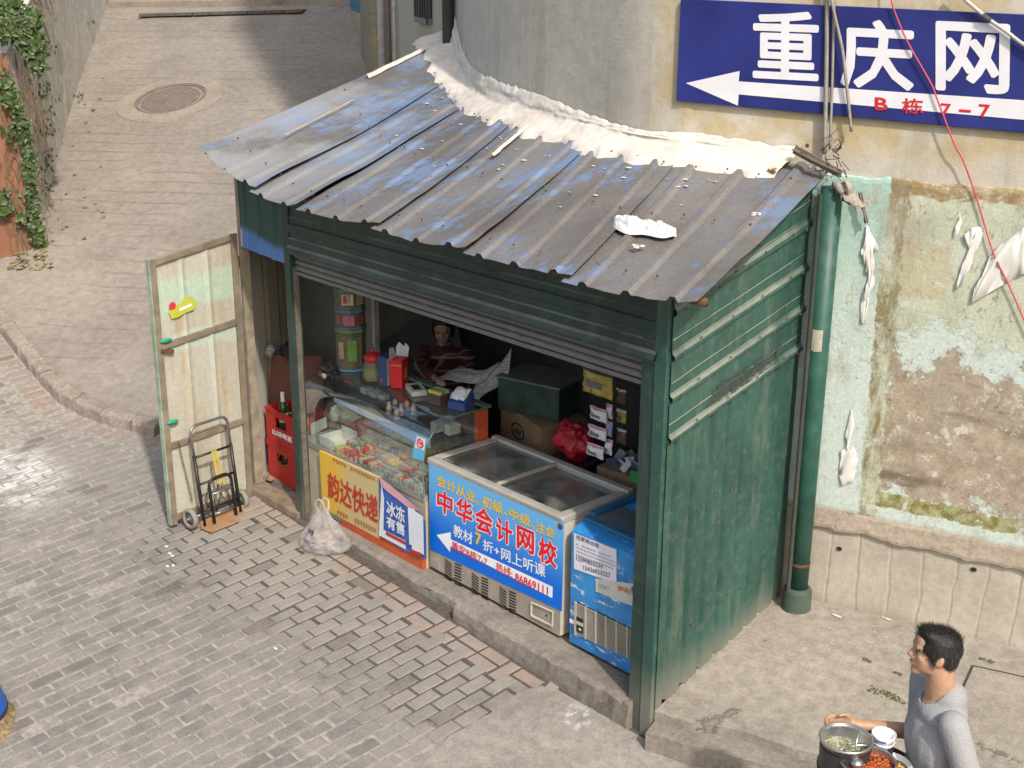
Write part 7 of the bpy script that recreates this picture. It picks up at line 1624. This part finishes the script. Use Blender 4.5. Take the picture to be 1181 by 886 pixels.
hw3 = (inv @ hm).to_3x3()
for co_, no_ in vv[:5200]:
    lo_ = il.inverted() @ co_; fl = Vector((.75, 0, .45)) if lo_.z > .05 else Vector((.15, 0, -.8))
    top_ = lo_.z > .06; d = (no_*(.95 if top_ else .4)+hw3 @ fl*(.75 if top_ else 1)+Vector((rnd(-1, 1), rnd(-1, 1), rnd(-1, 1)))*(.3 if top_ else .16)).normalized(); L_ = rnd(.012, .026) if top_ else rnd(.008, .018); t_ = d.orthogonal().normalized()*.0011
    g.add([co_-t_, co_+t_, co_+d*L_], [(0, 1, 2)])
g.build('hair_strands', m_hair, ho, world=False)
# trousers and shoes
m_jean = M('trousers_dark', (.035, .04, .06), .85, .2, 14, .2); 
def leg(s): return [('c', bpt(0, s*.085, -.72), bpt(.02, s*.095, -1.12), .088, .060), ('c', bpt(.02, s*.095, -1.12), bpt(-.02, s*.10, -(hc.z-gz_)+.10), .058, .044)]
to = blob([('s', bpt(0, 0, -.76), (.12, .16, .11), Matrix.Rotation(bf_, 3, 'Z'))]+leg(1)+leg(-1), .014, 'trousers', m_jean, man, 5); to.data.transform(inv)
for s in (-1, 1):
    p_ = bpt(-.02, s*.10, 0); p_.z = gz_+.045; sh = blob([('s', p_+bfw*.06, (.13, .045, .042), Matrix.Rotation(bf_, 3, 'Z')), ('s', p_+Vector((0, 0, .03)), (.06, .045, .05), Matrix.Rotation(bf_, 3, 'Z'))], .01, 'shoe', m_dark, man, 3); sh.data.transform(inv)

# ---- tray with pots and bowls
tz = hc.z-.50
def at_z(px, py, z): return hz(px, py, z)
m_steel = M('steel', (.48, .48, .47), .28, .08, 8, .05, metal=.9, dirt=.1); m_china = M('china', (.78, .78, .76), .25, .04, 6, 0, dirt=.03, spec=.6); m_sblk = M('pot_black', (.03, .03, .035), .4, .2, 6, 0)
P1 = at_z(976, 850, tz+.14); P2 = at_z(1001, 874, tz+.10); B1 = at_z(1020, 843, tz+.13); B2 = at_z(1028, 876, tz+.06)
cen = (P1+P2+B1+B2)/4; tr_ = thing('wooden_tray', 'wooden tray under the pots held by the person', 'tray', (cen.x, cen.y, tz-.03), fa)
g = MB(); g.lathe([(1e-4, 0), (.20, 0), (.205, .03), (.20, .03), (.195, .015), (1e-4, .015)], (0, 0, 0), 36); g.build('board', M('tray_dark', (.05, .045, .045), .5, .2, 9, .1), tr_, world=False)
tz0 = tz-.0145
def food_mat(name, cols, sc=70):
    b = NB(name); v = b.voro(sc, b.co()); n = b.noise(sc*.5, b.co(), 4); c_ = b.mix(b.step(n, .35, .6), cols[0], cols[1]); c_ = b.mix(b.step(b.noise(sc*.33, b.co(loc=(3, 3, 3)), 4), .55, .62), c_, cols[2]); b.col(c_); b.rough(.35); b.bump(b.math('SUBTRACT', n, v), .9, .02); return b.m
def pot(name, label, c_, r_, h_, shell, food, lvl, cat='pot', tilt=None, wall=.004, flare=1.0):
    m_ = Matrix.Translation((c_.x, c_.y, tz0)) @ (tilt or Matrix.Identity(4)); t = thing(name, label, cat, mtx=m_)
    g = MB(); g.lathe([(1e-4, 0), (r_*.92/flare, 0), (r_*.98/flare, .012), (r_, h_-.004), (r_+.006, h_), (r_+.006, h_+.004), (r_-.002, h_+.004), (r_-wall, h_-.006), (r_*.95/flare, .016), (1e-4, .014)], (0, 0, 0), 36); g.build('shell', shell, t, smooth=True, world=False)
    g = MB(); n = 18
    def f(u, v): a = 2*math.pi*u; rr3 = (r_-wall-.001)*(1/flare+(1-1/flare)*lvl)*(1-v); return Vector((rr3*math.cos(a), rr3*math.sin(a), h_*lvl+.012*fbm(rr3*40*math.cos(a), rr3*40*math.sin(a), 3)+.012*v))
    g.grid(f, 40, 10); g.build('food', food, t, smooth=True, world=False); return t
pot('soup_pot', 'tilted black steel pot with pale noodles and green leaves', P1, .097, .145, m_steel, food_mat('food_green', ((.20, .26, .10, 1), (.42, .40, .24, 1), (.55, .50, .33, 1)), 120), .62)
g = MB(); g.lathe([(.0965, .022), (.0985, .12)], (P1.x, P1.y, tz0), 36); tag(g.build('black_sleeve', m_sblk, smooth=True), 'black band round the side of the soup pot', 'sleeve')
g = MB(); g.tube([Vector((P1.x+.1*math.cos(a), P1.y+.1*math.sin(a), tz0+.148)) for a in [i*math.pi/18 for i in range(37)]], .0055, 8, False); tag(g.build('steel_hoop', m_steel, smooth=True), 'shiny steel hoop round the rim of the soup pot', 'hoop')
pr4 = pot('chilli_pot', 'steel pot of red chilli food with a ladle', P2, .105, .10, m_steel, food_mat('food_red', ((.36, .05, .015, 1), (.52, .16, .03, 1), (.40, .03, .02, 1)), 90), .80)
g = MB(); p_ = Vector((P2.x, P2.y, tz0)); l0 = p_+Vector((0, 0, .105)); tdir = (Vector((0, 0, 1))*.9+R*.08+fwd0*.3).normalized()
ld = thing('ladle', 'steel ladle resting in the red chilli pot', 'ladle', l0)
ctr = at_z(988, 880, tz0+.105); g.sphere(ctr, .026, 16, 10, (1, 1, .7)); g.build('bowl', m_steel, ld, smooth=True); g = MB(); g.tube([ctr+Vector((0, 0, .01)), ctr+fwd0*.03+Vector((0, 0, .06)), ctr+fwd0*.05+R*.01+Vector((0, 0, .10))], .004, 6); g.build('handle', m_steel, ld, smooth=True)
def bowl(name, label, c_, r_, h_, z, mat=m_china):
    t = thing(name, label, 'bowl', (c_.x, c_.y, z), 0); g = MB(); g.lathe([(1e-4, .0), (r_*.5, 0), (r_*.52, .008), (r_*.85, h_*.55), (r_, h_), (r_-.003, h_+.001), (r_*.82, h_*.56), (r_*.48, .012), (1e-4, .010)], (0, 0, 0), 32); g.build('china', mat, t, smooth=True, world=False)
    g = MB(); g.box((-.018, -r_*.96-.0005, h_*.62), (.018, -r_*.90, h_*.78), Matrix.Rotation(math.radians(20), 4, 'Z')); g.build('blue_mark', M('china_blue', (.05, .12, .42), .4), t, world=False); return t
m_stand = M('tub_dark', (.04, .03, .035), .5)
g = MB(); g.lathe([(1e-4, 0), (.04, 0), (.043, .066), (1e-4, .066)], (B1.x, B1.y, tz0), 20); tag(g.build('dark_tub', m_stand, smooth=False), 'small dark tub under the stacked white bowls', 'tub')
bowl('rice_bowl', 'lower white bowl of the stack on the tray', B1, .046, .035, tz0+.067); bowl('rice_bowl', 'upper white bowl of the stack with a blue mark', B1, .048, .048, tz0+.085)
fb = bowl('food_bowl', 'wide white bowl of dark food with yellow strips', B2, .082, .055, tz0)
g = MB(); g.lathe([(.068, .036), (.05, .042), (.02, .045), (1e-4, .046)], (0, 0, 0), 28); g.build('food', food_mat('food_dark', ((.05, .035, .025, 1), (.12, .09, .07, 1), (.10, .05, .03, 1)), 70), fb, smooth=True, world=False)
for k in range(9):
    g = MB() if k == 0 else g; a = rnd(-2.2, .8); r_ = rnd(.01, .05); p_ = Vector((r_*math.cos(a), r_*math.sin(a), .050)); q_ = p_+Vector((rnd(-.03, .03), rnd(-.03, .03), rnd(-.003, .006))); g.tube([p_, p_.lerp(q_, .5)+Vector((0, 0, .005)), q_], .005, 6)
g.build('yellow_strips', M('food_yellow', (.55, .27, .03), .4, .15, 20, .2), fb, smooth=True, world=False)

# ---- the woman behind the counter
wc_ = hy(511, 380, 1.2); wa = math.atan2(C.y-wc_.y, C.x-wc_.x)-math.radians(8)
wm = Matrix.Translation(wc_) @ Matrix.Rotation(wa, 4, 'Z') @ Matrix.Rotation(math.radians(12), 4, 'Y')
wo = thing('person', 'person in a dark red plaid jacket seated behind the counter reading a newspaper', 'person', (wc_.x, wc_.y, .17))
wf = Vector((math.cos(wa), math.sin(wa), 0)); wl = Vector((-wf.y, wf.x, 0))
def wpt(f_, l_, z): return wc_+wf*f_+wl*l_+Vector((0, 0, z))-wf*.05
hR = hz(503, 437, 1.235); hR.z = 1.235; wsR, wsL = wpt(0, -.165, -.205), wpt(0, .165, -.205); weR = wsR.lerp(hR, .45)+Vector((-.05, -.04, -.06)); hL = wpt(.42, .22, -.20); weL = wpt(.18, .26, -.36)
wb = xf(head_parts(.98), wm)+[('c', wc_-wf*.03+Vector((0, 0, -.07)), wpt(0, 0, -.24), .048, .056), ('s', wpt(0, 0, -.42), (.1, .14, .2), Matrix.Rotation(wa, 3, 'Z')), ('c', wsR, weR, .042, .036), ('c', weR, hR, .034, .024), ('c', wsL, weL, .042, .036), ('c', weL, hL, .034, .024)]
wb += hand_parts(hR, (hR-weR), Vector((0, 0, -1)), wl, .35, .92)+hand_parts(hL, (hL-weL), Vector((0, 0, -1)), -wl, .5, .92)
wi = MW[wo.name].inverted(); bo2 = blob(wb, .008, 'body', m_skin2, wo, 4); bo2.data.transform(wi); eyes(wm, wo, .98)
b = NB('plaid'); s1 = b.wave(3.2, b.co(rot=(0, 0, .5)), 0, 0, 'SIN', 'X'); s2 = b.wave(3.2, b.co(), 0, 0, 'SIN', 'Z'); v = b.mix(b.step(s1, .6, .8), (.06, .009, .012, 1), (.025, .006, .008, 1)); v = b.mix(b.math('MULTIPLY', b.step(s2, .9, .97), .6), v, (.35, .22, .20, 1)); v = b.mix(b.math('MULTIPLY', b.step(s1, .93, .98), .5), v, (.30, .2, .18, 1)); b.col(v); b.rough(.9)
jk = [('c', wpt(.01, 0, -.2), wpt(.025, 0, -.13), .075, .062), ('s', wpt(0, 0, -.225), (.11, .18, .075), Matrix.Rotation(wa, 3, 'Z')), ('s', wpt(.01, 0, -.40), (.14, .19, .2), Matrix.Rotation(wa, 3, 'Z')), ('s', wpt(.01, 0, -.75), (.15, .19, .25), Matrix.Rotation(wa, 3, 'Z')), ('c', wsR, weR, .066, .058), ('c', weR, weR.lerp(hR, .8), .054, .046), ('c', wsL, weL, .066, .058), ('c', weL, weL.lerp(hL, .8), .054, .046)]
jo = blob(jk, .014, 'plaid_jacket', b.m, wo, 5); jo.data.transform(wi)
hh_ = blob(xf([('s', (-.022, 0, .045), (.096, .084, .082)), ('s', (-.055, 0, -.03), (.055, .075, .085)), ('s', (-.02, .070, -.0), (.05, .02, .075)), ('s', (-.02, -.070, -.0), (.05, .02, .075)), ('s', (.045, 0, .085), (.045, .062, .03))], wm), .009, 'hair', m_hair, wo, 4); hh_.data.transform(wi)
lg_ = [('c', wpt(.0, .09, -.95), wpt(.32, .1, -.97), .085, .07), ('c', wpt(.0, -.09, -.95), wpt(.32, -.1, -.97), .085, .07), ('c', wpt(.32, .1, -.97), wpt(.30, .1, -1.16), .06, .05), ('c', wpt(.32, -.1, -.97), wpt(.30, -.1, -1.16), .06, .05)]
tr3 = blob(lg_, .016, 'trousers', m_jean, wo, 4); tr3.data.transform(wi)
st = thing('stool', 'low stool under the person behind the counter', 'stool', wpt(0, 0, 0).xy.to_3d()+Vector((0, 0, .17))); q_ = wpt(0, 0, 0); zst = wc_.z-1.05
if zst < .25: zst = .25
g = MB(); g.box((q_.x-.17, q_.y-.17, zst), (q_.x+.17, q_.y+.17, zst+.03)); g.build('seat', m_ply, st)
for sx_ in (-1, 1):
    for sy_ in (-1, 1): g = MB(); g.box((q_.x+sx_*.14-.015, q_.y+sy_*.14-.015, .17), (q_.x+sx_*.14+.015, q_.y+sy_*.14+.015, zst)); g.build('leg', m_ply, st)
# newspaper
b = NB('newsprint'); v = b.voro(24, b.co(scale=(1, 1, 1))); n = b.noise(90, b.co(scale=(.4, 2, 1)), 3); b.col(b.mix(b.math('MULTIPLY', b.step(n, .45, .55), .6), (.42, .41, .39, 1), (.12, .12, .12, 1))); b.rough(.9)
NPa, NPb, NPc, NPd = hz(503, 438, 1.235), hz(556, 442, 1.24), Vector(hy(576, 424, .95)), Vector(hy(520, 430, .95))
def f(u, v):
    p_ = NPa.lerp(NPb, u).lerp(NPd.lerp(NPc, u), v); return p_+Vector((0, 0, .022*math.sin(u*5.5+.6)*(.4+v)+.012*fbm(u*3, v*3, 1)+.05*u*u*v))
g = MB(); g.grid(f, 18, 12); tag(g.build('newspaper', b.m, smooth=True, solid=.0015), 'open newspaper held over the back edge of the counter', 'newspaper')
g = MB(); g.grid(lambda u, v: hy(545, 450, .9).lerp(hy(590, 400, 1.0), u)+Vector((0, 0, -.16*v+.03*math.sin(u*6)))+Vector((.02*v, -.04*v, 0)), 14, 8); tag(g.build('newspaper', b.m, smooth=True, solid=.0015), 'hanging newspaper pages drooping in front of the green case', 'newspaper')
